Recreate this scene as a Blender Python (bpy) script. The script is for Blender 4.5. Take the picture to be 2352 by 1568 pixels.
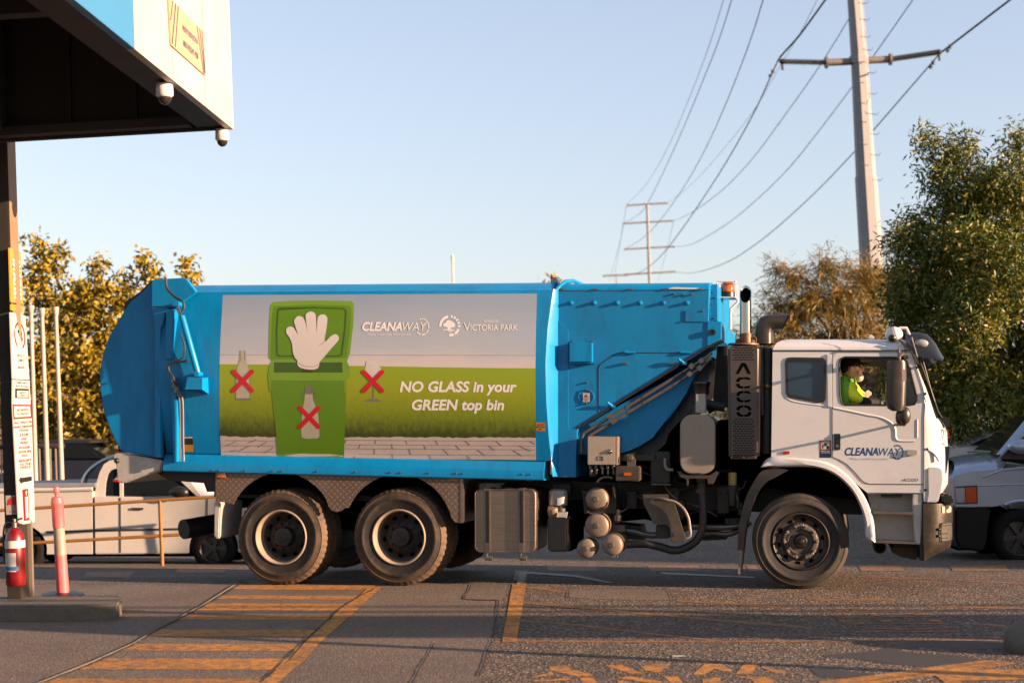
import bpy, bmesh, math, random
from mathutils import Vector, Matrix, noise, Quaternion
random.seed(7)
S = bpy.context.scene
for o in list(bpy.data.objects): bpy.data.objects.remove(o)
R = math.radians
# ------------------------------------------------------------------ camera
# World frame: X along the lorry towards its cab, Y away from the viewer, Z up, origin where the
# front wheel meets the road.  The photograph was measured at 2352 x 1568.
W, H, FOC = 2352., 1568., 3266.
CX, CY = W/2, H/2
_Yc = Vector((735, 189, FOC)).normalized()
_Xc = Vector((14476, 27, -FOC)).normalized()
_Xc = (_Xc - _Yc*_Xc.dot(_Yc)).normalized()
_Zc = _Xc.cross(_Yc)
RIGHT = Vector((_Xc.x, _Yc.x, _Zc.x)); DOWN = Vector((_Xc.y, _Yc.y, _Zc.y)); FWD = Vector((_Xc.z, _Yc.z, _Zc.z))
_o = 14.4
CAM = -(RIGHT*((1840-CX)/FOC) + DOWN*((1353-CY)/FOC) + FWD)*_o
cam = bpy.data.cameras.new('camera'); camo = bpy.data.objects.new('camera', cam); S.collection.objects.link(camo)
M = Matrix.Identity(4)
for i in range(3):
    M[i][0] = RIGHT[i]; M[i][1] = -DOWN[i]; M[i][2] = -FWD[i]; M[i][3] = CAM[i]
camo.matrix_world = M
cam.sensor_width = 36; cam.lens = 36*FOC/W; cam.clip_start = .1; cam.clip_end = 3000
cam.dof.use_dof = True; cam.dof.focus_distance = 14.4; cam.dof.aperture_fstop = 1.8
S.camera = camo
S.render.resolution_x = 1024; S.render.resolution_y = 682
# ------------------------------------------------------------------ light
SUN_A, SUN_E = R(10), R(13)            # sun off the lorry's axis towards the viewer, and its height
sdir = Vector((math.cos(SUN_A)*math.cos(SUN_E), -math.sin(SUN_A)*math.cos(SUN_E), math.sin(SUN_E)))   # towards the sun
w = bpy.data.worlds.new('World'); S.world = w; w.use_nodes = True
nt = w.node_tree; bg = nt.nodes['Background']
sky = nt.nodes.new('ShaderNodeTexSky'); sky.sky_type = 'NISHITA'; sky.sun_disc = False
sky.sun_elevation = SUN_E; sky.sun_rotation = math.atan2(sdir.x, sdir.y)
sky.air_density = 1.0; sky.dust_density = 1.7; sky.ozone_density = 1.2; sky.altitude = 50
hs_ = nt.nodes.new('ShaderNodeMix'); hs_.data_type = 'RGBA'; hs_.blend_type = 'MULTIPLY'; hs_.inputs[0].default_value = 1; hs_.inputs[7].default_value = (1.05, 1.0, 1.06, 1)   # air a little greyer than the model's
gm_ = nt.nodes.new('ShaderNodeGamma'); gm_.inputs[1].default_value = .62      # flattens the sky gradient: less difference between zenith and horizon
nt.links.new(sky.outputs[0], gm_.inputs[0]); nt.links.new(gm_.outputs[0], hs_.inputs[6]); nt.links.new(hs_.outputs[2], bg.inputs[0]); bg.inputs[1].default_value = .102
sl = bpy.data.lights.new('sun', 'SUN'); sl.energy = 5.; sl.angle = R(.5); sl.color = (1, .64, .40)
so = bpy.data.objects.new('sun', sl); S.collection.objects.link(so)
so.rotation_euler = (-sdir).to_track_quat('-Z', 'Y').to_euler()
S.view_settings.view_transform = 'Standard'; S.view_settings.look = 'None'
S.view_settings.exposure = 2.0; S.view_settings.gamma = 1
# ------------------------------------------------------------------ pixel helpers
def ray(x, y): return RIGHT*((x-CX)/FOC) + DOWN*((y-CY)/FOC) + FWD
def at(x, y, Y=0.):
    d = ray(x, y); return CAM + d*((Y-CAM.y)/d.y)
def dist(x, y, t): return CAM + ray(x, y)*t
def sstep(a, b, x):
    t = min(1, max(0, (x-a)/(b-a))); return t*t*(3-2*t)
def gz(x, y): return .032*min(40, max(-40, x))-(.030+.034*sstep(-5.4, -7.4, x))*min(8, max(0, y-.4))      # the site slopes gently, and falls away behind the drive
def gnd(x, y, z=0.):
    d = ray(x, y); t = (z-CAM.z)/d.z
    if t < 0 or t > 400: t = 400
    for _ in range(25):
        p = CAM + d*t; t2 = (gz(p.x, p.y)+z-CAM.z)/d.z; t = .5*t+.5*t2
    return CAM + d*t
def ground_under(x, D):
    p = dist(x, 1000, D); p.z = gz(p.x, p.y); return p
def crop(x0, y0, s):
    k = 1/(s*1.0884); a, b = x0/1.0884, y0/1.0884
    return lambda x, y: (a+x*k, b+y*k)
k1 = crop(1340, 680, 3.734); k2 = crop(1380, 1020, 3.733); k3 = crop(1780, 700, 3.734); k4 = crop(1820, 1040, 3.563)
k5 = crop(520, 1140, 3.459); k6 = crop(1500, 0, 2.2189); k7 = crop(2200, 960, 3.2667); k8 = crop(2060, 860, 7.84)
kA = crop(0, 0, 3.672); kB = crop(0, 600, 3.92); kC = crop(0, 1000, 3.672); kD = crop(0, 1300, 1.8375); kE = crop(1280, 1300, 1.8375)
kF = crop(240, 680, 3.016); kG = crop(540, 720, 2.8683); kH = crop(1180, 1180, 6.533)
kI = crop(2060, 1500, 4.704); kJ = crop(1280, 1560, 3.0154); kS = crop(0, 760, 5.225); kT = crop(0, 1040, 5.225); kU = crop(400, 0, 7.84)
kW = crop(2320, 1030, 15.68)
def pp(k, *pts): return [k(*p) for p in pts]
UP = Vector((-.059, -.015, 1)).normalized()       # posts and poles stand plumb; the drive slopes
def inset(poly, f):
    cx = sum(p[0] for p in poly)/len(poly); cy = sum(p[1] for p in poly)/len(poly)
    return [(cx+(p[0]-cx)*f, cy+(p[1]-cy)*f) for p in poly]
def circ(cx, cy, rx, ry=None, n=32, a0=0., a1=360.):
    ry = rx if ry is None else ry
    m = n if abs(a1-a0) >= 360 else n+1
    return [(cx+rx*math.cos(R(a0+(a1-a0)*i/n)), cy+ry*math.sin(R(a0+(a1-a0)*i/n))) for i in range(m)]
def rrect(x0, y0, x1, y1, r, n=5):
    o = []
    for cx, cy, a in ((x1-r, y1-r, 0), (x0+r, y1-r, 90), (x0+r, y0+r, 180), (x1-r, y0+r, 270)):
        for i in range(n+1):
            t = R(a+90*i/n); o.append((cx+r*math.cos(t), cy+r*math.sin(t)))
    return o
def catmull(pts, n=6):
    P = [Vector(p) for p in pts]; out = []
    for i in range(len(P)-1):
        a, b, c, d = P[max(i-1, 0)], P[i], P[i+1], P[min(i+2, len(P)-1)]
        for j in range(n):
            t = j/n
            out.append(.5*((2*b)+(c-a)*t+(2*a-5*b+4*c-d)*t*t+(3*b-a-3*c+d)*t**3))
    out.append(P[-1]); return out
def lerp(a, b, t): return a+(b-a)*t
def interp(tab, x):
    if x <= tab[0][0]: return tab[0][1]
    for (a, u), (b, v) in zip(tab, tab[1:]):
        if x <= b: return u+(v-u)*(x-a)/(b-a)
    return tab[-1][1]
# ------------------------------------------------------------------ mesh builder
class MB:
    def __init__(s): s.bm = bmesh.new(); s.mi = 0
    def _new(s, n0):
        s.bm.verts.ensure_lookup_table(); return s.bm.verts[n0:]
    def face(s, pts):
        vs = [s.bm.verts.new(p) for p in pts]
        f = s.bm.faces.new(vs); f.material_index = s.mi; return f
    def grid(s, rows, closed_u=False, closed_v=False):
        V = [[s.bm.verts.new(p) for p in r] for r in rows]
        n, m = len(V), len(V[0])
        for i in range(n if closed_v else n-1):
            for j in range(m if closed_u else m-1):
                q = [V[i][j], V[i][(j+1) % m], V[(i+1) % n][(j+1) % m], V[(i+1) % n][j]]
                try:
                    f = s.bm.faces.new(q); f.material_index = s.mi
                except ValueError: pass
        return V
    def prism(s, pts, vec, bev=0., seg=2):
        vec = Vector(vec); pts = [Vector(p) for p in pts]; n = len(pts)
        a = [s.bm.verts.new(p) for p in pts]; b = [s.bm.verts.new(p+vec) for p in pts]
        fs = [s.bm.faces.new(a), s.bm.faces.new(b[::-1])]
        for i in range(n): fs.append(s.bm.faces.new([a[i], b[i], b[(i+1) % n], a[(i+1) % n]]))
        for f in fs: f.material_index = s.mi
        bmesh.ops.recalc_face_normals(s.bm, faces=fs)
        if bev:
            es = list({e for f in fs for e in f.edges})
            bmesh.ops.bevel(s.bm, geom=es, offset=bev, segments=seg, affect='EDGES', clamp_overlap=True)
    def ext(s, px, y0, y1, bev=0., seg=2):
        s.prism([at(x, y, y0) for x, y in px], (0, y1-y0, 0), bev, seg)
    def pbox(s, x0, ya, x1, yb, y0, y1, bev=0.): s.ext([(x0, ya), (x1, ya), (x1, yb), (x0, yb)], y0, y1, bev)
    def box(s, x0, x1, y0, y1, z0, z1, bev=0.):
        s.prism([(x0, y0, z0), (x1, y0, z0), (x1, y0, z1), (x0, y0, z1)], (0, y1-y0, 0), bev)
    def tube(s, pts, r, seg=10, caps=True):
        P = [Vector(p) for p in pts]; n = len(P)
        rr = r if isinstance(r, (list, tuple)) else [r]*n
        rows = []; ref = None
        for i in range(n):
            t = (P[min(i+1, n-1)]-P[max(i-1, 0)]).normalized()
            if ref is None:
                ref = t.cross(Vector((0, 0, 1)))
                if ref.length < .1: ref = t.cross(Vector((1, 0, 0)))
            ref = (ref - t*ref.dot(t)).normalized(); b = t.cross(ref)
            rows.append([P[i]+(ref*math.cos(2*math.pi*k/seg)+b*math.sin(2*math.pi*k/seg))*rr[i] for k in range(seg)])
        V = s.grid(rows, closed_u=True)
        if caps:
            for v in (V[0][::-1], V[-1]):
                try: f = s.bm.faces.new(v); f.material_index = s.mi
                except ValueError: pass
    def lathe(s, prof, c, axis=(0, -1, 0), seg=40, sweep=1.):
        c = Vector(c); a = Vector(axis).normalized()
        u = a.orthogonal().normalized() if abs(a.z) > .9 else a.cross(Vector((0, 0, 1))).normalized()
        v = a.cross(u)
        rows = [[c+a*t+(u*math.cos(2*math.pi*k/seg)+v*math.sin(2*math.pi*k/seg))*max(r, 1e-4) for k in range(seg)] for r, t in prof]
        s.grid(rows, closed_u=True)
    def ball(s, c, r, seg=16, rings=10, zmin=-1., zmax=1.):
        c = Vector(c); r = Vector(r) if not isinstance(r, (int, float)) else Vector((r, r, r))
        rows = []
        for i in range(rings+1):
            z = zmin+(zmax-zmin)*i/rings; q = math.sqrt(max(1e-6, 1-z*z))
            rows.append([c+Vector((r.x*q*math.cos(2*math.pi*k/seg), r.y*q*math.sin(2*math.pi*k/seg), r.z*z)) for k in range(seg)])
        s.grid(rows, closed_u=True)
    def sheet(s, outer, holes=(), fn=None, cutsy=0., cutsx=0., thick=0.):
        """flat filled outline (with holes) in pixel space, cut into strips, then carried to 3D by fn"""
        if cutsy and not cutsx: cutsx = cutsy*4
        b2 = bmesh.new()
        for loop in [outer]+list(holes):
            vs = [b2.verts.new((x, y, 0)) for x, y in loop]
            for i in range(len(vs)): b2.edges.new((vs[i], vs[(i+1) % len(vs)]))
        bmesh.ops.triangle_fill(b2, use_beauty=True, use_dissolve=False, edges=b2.edges[:])
        for ax, st in ((1, cutsy), (0, cutsx)):
            if st:
                lo = min(v.co[ax] for v in b2.verts); hi = max(v.co[ax] for v in b2.verts); k = math.ceil(lo/st)*st
                while k < hi:
                    co = [0, 0, 0]; co[ax] = k; no = [0, 0, 0]; no[ax] = 1
                    bmesh.ops.bisect_plane(b2, geom=b2.verts[:]+b2.edges[:]+b2.faces[:], plane_co=co, plane_no=no); k += st
        mp = {v: s.bm.verts.new(fn(v.co.x, v.co.y)) for v in b2.verts}
        nf = []
        for f in b2.faces:
            g = s.bm.faces.new([mp[v] for v in f.verts]); g.material_index = s.mi; nf.append(g)
        b2.free()
        # face the viewer
        for g in nf:
            g.normal_update()
            if g.normal.dot(CAM-g.calc_center_median()) < 0: g.normal_flip()
        if thick: bmesh.ops.solidify(s.bm, geom=nf, thickness=-thick)
    def text(s, body, fn, size=1., bold=0., shear=0., spacing=1., align='CENTER', sx=1., res=3, fit=None, cuts=0.):
        """built-in lettering, baseline at 0; fn(u, v) carries it to 3D (v up)"""
        cu = bpy.data.curves.new('lettering', 'FONT'); cu.body = body; cu.size = size; cu.shear = shear; cu.offset = bold
        cu.space_character = spacing; cu.align_x = align; cu.resolution_u = res; cu.fill_mode = 'FRONT'
        ob = bpy.data.objects.new('lettering', cu); S.collection.objects.link(ob)
        me = bpy.data.meshes.new_from_object(ob.evaluated_get(bpy.context.evaluated_depsgraph_get()))
        if fit:
            lo = min(v.co.x for v in me.vertices); hi = max(v.co.x for v in me.vertices); x0 = -fit/2 if align == 'CENTER' else 0
            for v in me.vertices: v.co.x = x0+(v.co.x-lo)/(hi-lo)*fit
            sx = 1.
        b2 = bmesh.new(); b2.from_mesh(me)
        if cuts:
            k = math.ceil(min(v.co.y for v in b2.verts)/cuts)*cuts; hi = max(v.co.y for v in b2.verts)
            while k < hi:
                bmesh.ops.bisect_plane(b2, geom=b2.verts[:]+b2.edges[:]+b2.faces[:], plane_co=(0, k, 0), plane_no=(0, 1, 0)); k += cuts
        vs = {v: s.bm.verts.new(fn(v.co.x*sx, v.co.y)) for v in b2.verts}
        for p in b2.faces:
            try:
                f = s.bm.faces.new([vs[v] for v in p.verts]); f.material_index = s.mi; f.normal_update()
                if f.normal.dot(CAM-f.calc_center_median()) < 0: f.normal_flip()
            except ValueError: pass
        b2.free()
        bpy.data.objects.remove(ob); bpy.data.curves.remove(cu); bpy.data.meshes.remove(me)
    def split(s):
        seen, out = set(), []
        for v in s.bm.verts:
            if v in seen: continue
            st, isl = [v], []; seen.add(v)
            while st:
                a = st.pop(); isl.append(a)
                for e in a.link_edges:
                    b = e.other_vert(a)
                    if b not in seen: seen.add(b); st.append(b)
            m = MB(); mp = {a: m.bm.verts.new(a.co) for a in isl}
            for f in {f for a in isl for f in a.link_faces}: m.bm.faces.new([mp[q] for q in f.verts])
            out.append(m)
        s.bm.free(); return out
    def build_each(s, name, mat, parent=None, smooth=35, **kw):
        return [m.build(name, mat, parent, smooth, **kw) for m in s.split()]
    def build(s, name, mat, parent=None, smooth=35, local=False, recalc=False, loc=None):
        bm = s.bm
        if recalc: bmesh.ops.recalc_face_normals(bm, faces=bm.faces[:])
        me = bpy.data.meshes.new(name)
        if parent is None and not local and loc is None and bm.verts:
            xs = [v.co for v in bm.verts]
            loc = Vector(((min(v.x for v in xs)+max(v.x for v in xs))/2, (min(v.y for v in xs)+max(v.y for v in xs))/2, min(v.z for v in xs)))
        if loc is not None: bmesh.ops.translate(bm, verts=bm.verts[:], vec=-Vector(loc))
        bm.to_mesh(me); bm.free()
        for m in (mat if isinstance(mat, (list, tuple)) else [mat]): me.materials.append(m)
        if smooth:
            me.polygons.foreach_set('use_smooth', [True]*len(me.polygons)); me.set_sharp_from_angle(angle=R(smooth))
        o = bpy.data.objects.new(name, me); S.collection.objects.link(o)
        if parent is not None:
            o.parent = parent
            if not local: o.location = -wloc(parent)
        elif loc is not None: o.location = loc
        return o
def wloc(o):
    v = Vector((0, 0, 0))
    while o is not None: v += o.location; o = o.parent
    return v
def tag(o, label=None, cat=None, group=None, kind=None):
    if label: o['label'] = label
    if cat: o['category'] = cat
    if group: o['group'] = group
    if kind: o['kind'] = kind
    return o
def empty(name, loc, label=None, cat=None, group=None):
    o = bpy.data.objects.new(name, None); S.collection.objects.link(o); o.location = loc; o.empty_display_size = .3
    return tag(o, label, cat, group)
def copy_tree(o, parent=None):
    c = o.copy(); S.collection.objects.link(c)
    if parent is not None: c.parent = parent
    for ch in list(o.children): copy_tree(ch, c)
    return c
# ------------------------------------------------------------------ materials
def nodes(name):
    m = bpy.data.materials.new(name); m.use_nodes = True; return m, m.node_tree, m.node_tree.nodes['Principled BSDF']
def mat(name, col, rough=.5, metal=0., col2=None, scale=3., amt=.5, detail=5., rvar=.1, bump=0., bscale=40., stretch=(1, 1, 1), coat=0., spec=.5, dirt=None, dscale=1.2, damt=.3):
    g = .50; col = tuple(x*g for x in col); col2 = tuple(x*g for x in col2) if col2 else None; dirt = tuple(x*g for x in dirt) if dirt else None     # every base colour lowered below real paint for deeper contrast
    m, t, b = nodes(name); N, L = t.nodes, t.links
    b.inputs['Roughness'].default_value = rough; b.inputs['Metallic'].default_value = metal
    b.inputs['Coat Weight'].default_value = coat; b.inputs['Specular IOR Level'].default_value = spec
    tc = N.new('ShaderNodeTexCoord'); mp = N.new('ShaderNodeMapping'); mp.inputs['Scale'].default_value = stretch
    L.new(tc.outputs['Object'], mp.inputs[0])
    nz = N.new('ShaderNodeTexNoise'); nz.inputs['Scale'].default_value = scale; nz.inputs['Detail'].default_value = detail; nz.inputs['Roughness'].default_value = .65
    L.new(mp.outputs[0], nz.inputs[0])
    c2 = col2 or tuple(max(0, x*.72) for x in col)
    rp = N.new('ShaderNodeValToRGB'); rp.color_ramp.elements[0].position = .5-.5*amt; rp.color_ramp.elements[1].position = .5+.5*amt
    rp.color_ramp.elements[0].color = (*c2, 1); rp.color_ramp.elements[1].color = (*col, 1)
    L.new(nz.outputs[0], rp.inputs[0]); out = rp.outputs[0]
    if dirt:
        n2 = N.new('ShaderNodeTexNoise'); n2.inputs['Scale'].default_value = dscale; n2.inputs['Detail'].default_value = 9; n2.inputs['Roughness'].default_value = .75
        L.new(mp.outputs[0], n2.inputs[0])
        r2 = N.new('ShaderNodeValToRGB'); r2.color_ramp.elements[0].position = .48; r2.color_ramp.elements[1].position = .72
        r2.color_ramp.elements[0].color = (0, 0, 0, 1); r2.color_ramp.elements[1].color = (damt, damt, damt, 1)
        L.new(n2.outputs[0], r2.inputs[0])
        mx = N.new('ShaderNodeMix'); mx.data_type = 'RGBA'; L.new(r2.outputs[0], mx.inputs[0]); L.new(out, mx.inputs[6]); mx.inputs[7].default_value = (*dirt, 1)
        out = mx.outputs[2]
    L.new(out, b.inputs['Base Color'])
    if rvar:
        mr = N.new('ShaderNodeMapRange'); mr.inputs[3].default_value = max(.02, rough-rvar); mr.inputs[4].default_value = min(1, rough+rvar)
        L.new(nz.outputs[0], mr.inputs[0]); L.new(mr.outputs[0], b.inputs['Roughness'])
    if bump:
        n3 = N.new('ShaderNodeTexNoise'); n3.inputs['Scale'].default_value = bscale; n3.inputs['Detail'].default_value = 6
        L.new(tc.outputs['Object'], n3.inputs[0])
        bp = N.new('ShaderNodeBump'); bp.inputs['Strength'].default_value = bump; bp.inputs['Distance'].default_value = .02
        L.new(n3.outputs[0], bp.inputs['Height']); L.new(bp.outputs[0], b.inputs['Normal'])
    return m
def glassy(name, col, alpha_rough=.03, trans=0., alpha=1.):
    m, t, b = nodes(name)
    b.inputs['Base Color'].default_value = (*col, 1); b.inputs['Roughness'].default_value = alpha_rough
    b.inputs['Transmission Weight'].default_value = trans; b.inputs['Alpha'].default_value = alpha; b.inputs['IOR'].default_value = 1.45
    return m
BLUE = (.0, .37, .86)
M_blue = mat('lorry blue paint', BLUE, .34, col2=(.0, .30, .70), scale=1.1, amt=.7, rvar=.12, spec=.3, bump=.10, bscale=1.6, dirt=(.008, .14, .36), dscale=3.2, damt=.55, stretch=(1.6, 1, .45))
M_blued = mat('weathered blue paint', (.0, .33, .76),   .5, spec=.3, col2=(.0, .255, .60), scale=1.4, amt=.8, rvar=.14, bump=.10, bscale=1.8, stretch=(1.3, 1, .5), dirt=(.012, .13, .32), dscale=3.5, damt=.6)
M_white = mat('white cab paint', (.93, .95, .98), .25, col2=(.86, .88, .91), scale=1.2, rvar=.06, coat=.4, dirt=(.50, .44, .38), dscale=2.5, damt=.22)
M_whited = mat('dusty white paint', (.72, .70, .67), .4, col2=(.62, .60, .56), scale=4, dirt=(.32, .27, .22), dscale=5, damt=.45)
M_dark = mat('grimy black steel', (.022, .021, .021), .55, col2=(.010, .010, .010), scale=5, amt=.6, dirt=(.06, .045, .035), dscale=6, damt=.5)
M_black = mat('black plastic', (.012, .012, .013), .4, scale=6)
M_blackfill = mat('painted dark gap', (.004, .004, .004), .9, scale=6, rvar=0, spec=0.)  # near-black colour stands in for the dark inside openings and underbody
M_hose = mat('dusty black hose', (.035, .030, .027), .55, col2=(.018, .017, .016), scale=9, bump=.2, bscale=60)
M_alu = mat('brushed aluminium', (.56, .45, .36), .36, .9, col2=(.42, .33, .26), scale=5, stretch=(.6, 1, 7), rvar=.12, dirt=(.22, .16, .12), dscale=3, damt=.4)
M_tank = mat('grey painted steel', (.40, .33, .27), .4, .25, col2=(.33, .27, .22), scale=7, dirt=(.24, .18, .14), dscale=4, damt=.35)
M_chrome = mat('chrome', (.75, .73, .70), .10, 1., col2=(.66, .62, .58), scale=2, rvar=.05)
M_steel = mat('dull steel', (.33, .31, .29), .38, .75, col2=(.22, .19, .17), scale=8, dirt=(.16, .09, .05), dscale=5, damt=.5)
M_pipe = mat('hydraulic pipe', (.30, .25, .21), .35, .6, col2=(.2, .16, .14), scale=8)
M_shield = mat('brown grey heat shield', (.17, .145, .13), .42, .55, col2=(.12, .10, .09), scale=2, dirt=(.16, .09, .06), dscale=3, damt=.4)
M_bronze = mat('scuffed dark bumper', (.075, .065, .048), .34, .5, col2=(.04, .035, .028), scale=6, dirt=(.2, .17, .13), dscale=9, damt=.35)
M_mirror = mat('dusty mirror shell', (.050, .036, .026), .42, 0, col2=(.030, .022, .017), scale=7, dirt=(.13, .10, .07), dscale=7, damt=.4)
M_guard = mat('dusty brown mudguard', (.065, .048, .035), .6, col2=(.038, .029, .022), scale=5, dirt=(.12, .085, .06), dscale=7, damt=.5)
M_amber = mat('amber lens', (.85, .17, .01), .15, scale=4, rvar=0, coat=.5)
M_beacon = mat('orange beacon lens', (.85, .16, .005), .12, scale=4, rvar=0, coat=.6)
M_redlens = mat('red lens', (.65, .03, .015), .2, scale=4, rvar=0)
M_clear = mat('clear lamp lens', (.72, .70, .68), .12, .3, scale=14, rvar=.05)
M_glass = glassy('blue tinted glass', (.014, .035, .065), .04)
M_seal = mat('rubber window seal', (.012, .012, .012), .5, scale=8)
M_visor = glassy('smoked visor', (.012, .014, .018), .05, alpha=.93)
M_int = mat('dark cab interior', (.02, .019, .018), .7, scale=5)
# ================================================================== REFUSE LORRY
LOC = Vector((-2.6, 1.25, 0))
lorry = empty('garbage_truck', LOC, 'blue and white garbage truck with a printed picture on its side, crossing the paved drive', 'garbage truck')
def ramp_mat(name, stops, axis, lo, hi, rough=.4, noise_amt=0., nscale=20, bump=0., hstretch=(1, 1, 1)):
    """colours printed along one axis, broken up by noise"""
    m, t, b = nodes(name); N, L = t.nodes, t.links
    tc = N.new('ShaderNodeTexCoord'); sp = N.new('ShaderNodeSeparateXYZ'); L.new(tc.outputs['Object'], sp.inputs[0])
    mr = N.new('ShaderNodeMapRange'); mr.inputs[1].default_value = lo; mr.inputs[2].default_value = hi
    L.new(sp.outputs[axis], mr.inputs[0])
    mp = N.new('ShaderNodeMapping'); mp.inputs['Scale'].default_value = hstretch; L.new(tc.outputs['Object'], mp.inputs[0])
    nz = N.new('ShaderNodeTexNoise'); nz.inputs['Scale'].default_value = nscale; nz.inputs['Detail'].default_value = 8; nz.inputs['Roughness'].default_value = .75
    L.new(mp.outputs[0], nz.inputs[0])
    ma = N.new('ShaderNodeMath'); ma.operation = 'MULTIPLY_ADD'; L.new(nz.outputs[0], ma.inputs[0]); ma.inputs[1].default_value = noise_amt; L.new(mr.outputs[0], ma.inputs[2])
    ms = N.new('ShaderNodeMath'); ms.operation = 'SUBTRACT'; L.new(ma.outputs[0], ms.inputs[0]); ms.inputs[1].default_value = noise_amt*.5
    rp = N.new('ShaderNodeValToRGB'); L.new(ms.outputs[0], rp.inputs[0]); e = rp.color_ramp.elements
    while len(e) < len(stops): e.new(.5)
    for i, (p, c) in enumerate(stops): e[i].position = p; e[i].color = (*c, 1)
    L.new(rp.outputs[0], b.inputs['Base Color']); b.inputs['Roughness'].default_value = rough
    return m
def part(mb, name, m, parent=None, smooth=35, label=None, **kw):
    o = mb.build(name, m, parent or lorry, smooth, **kw)
    if label: o['label'] = label
    return o
# ---- body: barrel sided compaction box
ZB, ZT = at(900, 1050).z, at(900, 668).z
BULGE = .13
def yb(z):
    u = (z-(ZB+ZT)/2)/((ZT-ZB)/2); return -BULGE*(1-min(1, u*u))
def on_body(x, y, off=0.):
    Y = -.05
    for _ in range(8):
        p = at(x, y, Y); Y = yb(p.z)-off*.25
    return at(x, y, Y)
Ztop = at(900, 652).z
XB0 = at(375, 860).x
front_px = [(640, 1278), (667, 1270.6), (750, 1258), (834, 1252.5), (920, 1254.5), (1010, 1261), (1052, 1266), (1100, 1270)]
near = [(1.25, Ztop+.055), (.7, Ztop+.05), (.35, Ztop+.035), (.20, Ztop+.01), (.11, Ztop-.03), (.04, Ztop-.07), (0.0, ZT)]
for i in range(1, 40):
    z = lerp(ZT, ZB, i/40); near.append((yb(z), z))
zr0, zr1, zr2 = at(900, 1052).z, at(900, 1073).z, at(900, 1094).z
body_n = len(near)
near += [(0.0, ZB)]
def xend(z, y):
    lo, hi = 600., 1150.
    for _ in range(30):
        mid = (lo+hi)/2
        if at(interp(front_px, mid), mid, y).z > z: lo = mid
        else: hi = mid
    return at(interp(front_px, lo), lo, y).x
mb = MB()
rows = []
for y, z in near:
    xe = xend(z, y) if y < .2 else xend(Ztop, .2)
    rows.append([Vector((lerp(XB0, xe, k/24), y, z)) for k in range(25)])
far = [[Vector((p.x, 2.5-p.y, p.z)) for p in r] for r in rows[::-1]]
mb.grid(rows[::-1][:] + [] ); mb.grid(far[::-1])
# rear and front closing plates
mb.face([r[0] for r in rows] + [r[0] for r in far])
mb.face([Vector((r[-1].x-.004, r[-1].y, r[-1].z)) for r in rows] + [Vector((r[-1].x-.004, r[-1].y, r[-1].z)) for r in far])
part(mb, 'body', M_blue, recalc=True, smooth=40)
# bottom rail with its studs
mb = MB()
xr0, xr1 = at(375, 1080, -.07).x, at(1249, 1090, -.07).x
def rail(xa, xb):
    pr = [(.30, zr0), (-.002, zr0), (-.035, zr0-.012), (-.075, zr1+.01), (-.082, zr1-.01), (-.08, zr2+.01), (-.07, zr2), (.30, zr2)]
    mb.prism([(xa, y, z) for y, z in pr], (xb-xa, 0, 0))
rail(xr0, xr1); part(mb, 'bottom_rail', M_blue, smooth=40)
mb = MB()
for cx in (40, 98, 322, 560, 643, 943, 1278, 1578, 1668, 1912, 2145, 2208, 2720, 2790):
    x, y = k5(cx, 120+cx*.0125); p = at(x, y, -.08); mb.lathe([(0.001, .012), (.008, .011), (.011, 0)], p, seg=8)
mb.build_each('rail_stud', M_steel, lorry)
# lit end strip: body shoulder turning in to the hopper
mb = MB(); a = []; b = []; xh = at(1283, 834, .07).x
for i in range(25):
    y = lerp(664, 1094, i/24); z = at(interp(front_px, y), y, -.05).z
    if z < ZB-.0: Y = lerp(0, -.06, min(1, (ZB-z)/.1))
    else: Y = yb(z) if z < ZT else 0
    a.append(at(interp(front_px, y), y, Y)); b.append(Vector((at(1283, y, .07).x, .07, a[-1].z)))
mb.grid([a, [q.lerp(s_, .5)+Vector((.012, -.006, 0)) for q, s_ in zip(a, b)], b]); part(mb, 'end_strip', M_blue, recalc=False)
# roof hoop and lifting eye
mb = MB()
mb.tube([Vector((xh-.03+.13*t, y, z)) for t, y, z in ((0, .05, ZT+.0), (.2, .10, Ztop-.03), (.5, .2, Ztop+.03), (.9, .4, Ztop+.06), (1, 1.25, Ztop+.075), (1, 2.1, Ztop+.06))], .022, 8)
part(mb, 'roof_hoop', M_blue)
mb = MB(); mb.ext(pp(k1, (138, 135), (138, 75), (155, 50), (190, 50), (207, 75), (207, 135)), .28, .30)
part(mb, 'lifting_eye', M_blue)
mb = MB(); mb.lathe([(.001, .02), (.028, .02), (.028, 0)], at(*k1(172, 72), .27), seg=14); part(mb, 'eye_bolt', M_steel)
# ---- hopper
HY, HY2 = .07, 2.36
mb = MB()
hop = pp(k1, (212, 163), (1612, 163), (1604, 640), (1596, 694), (1470, 775), (380, 1452))+pp(k2, (240, 190), (226, 400), (222, 643))+[(1283, 1095.5)]
mb.ext(hop, HY, HY2)
part(mb, 'hopper', M_blued, smooth=20)
mb = MB(); za = at(1450, 665.3, HY).z; xa, xb = at(1283, 665, HY).x, at(*k1(1612, 163), HY).x
pr = [(HY-.002, za), (HY+.01, za+.03), (HY+.05, za+.058), (HY+.12, za+.078), (.5, za+.11), (1.25, za+.125)]
pr += [(2.43-y, z) for y, z in pr[::-1][1:]]
mb.prism([(xa, y, z) for y, z in pr], (xb-xa, 0, 0)); part(mb, 'hopper_roof', M_blue, smooth=50)
mb = MB()
for cx in (235, 557, 880, 1205, 1535):
    p = at(*k1(cx, 162), HY-.004); mb.box(p.x-.022, p.x+.022, HY-.016, HY, p.z-.006, p.z+.010)
mb.box(xa, xb, HY-.005, HY, za-.007, za-.002)
part(mb, 'roof_seam', M_steel)
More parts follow.
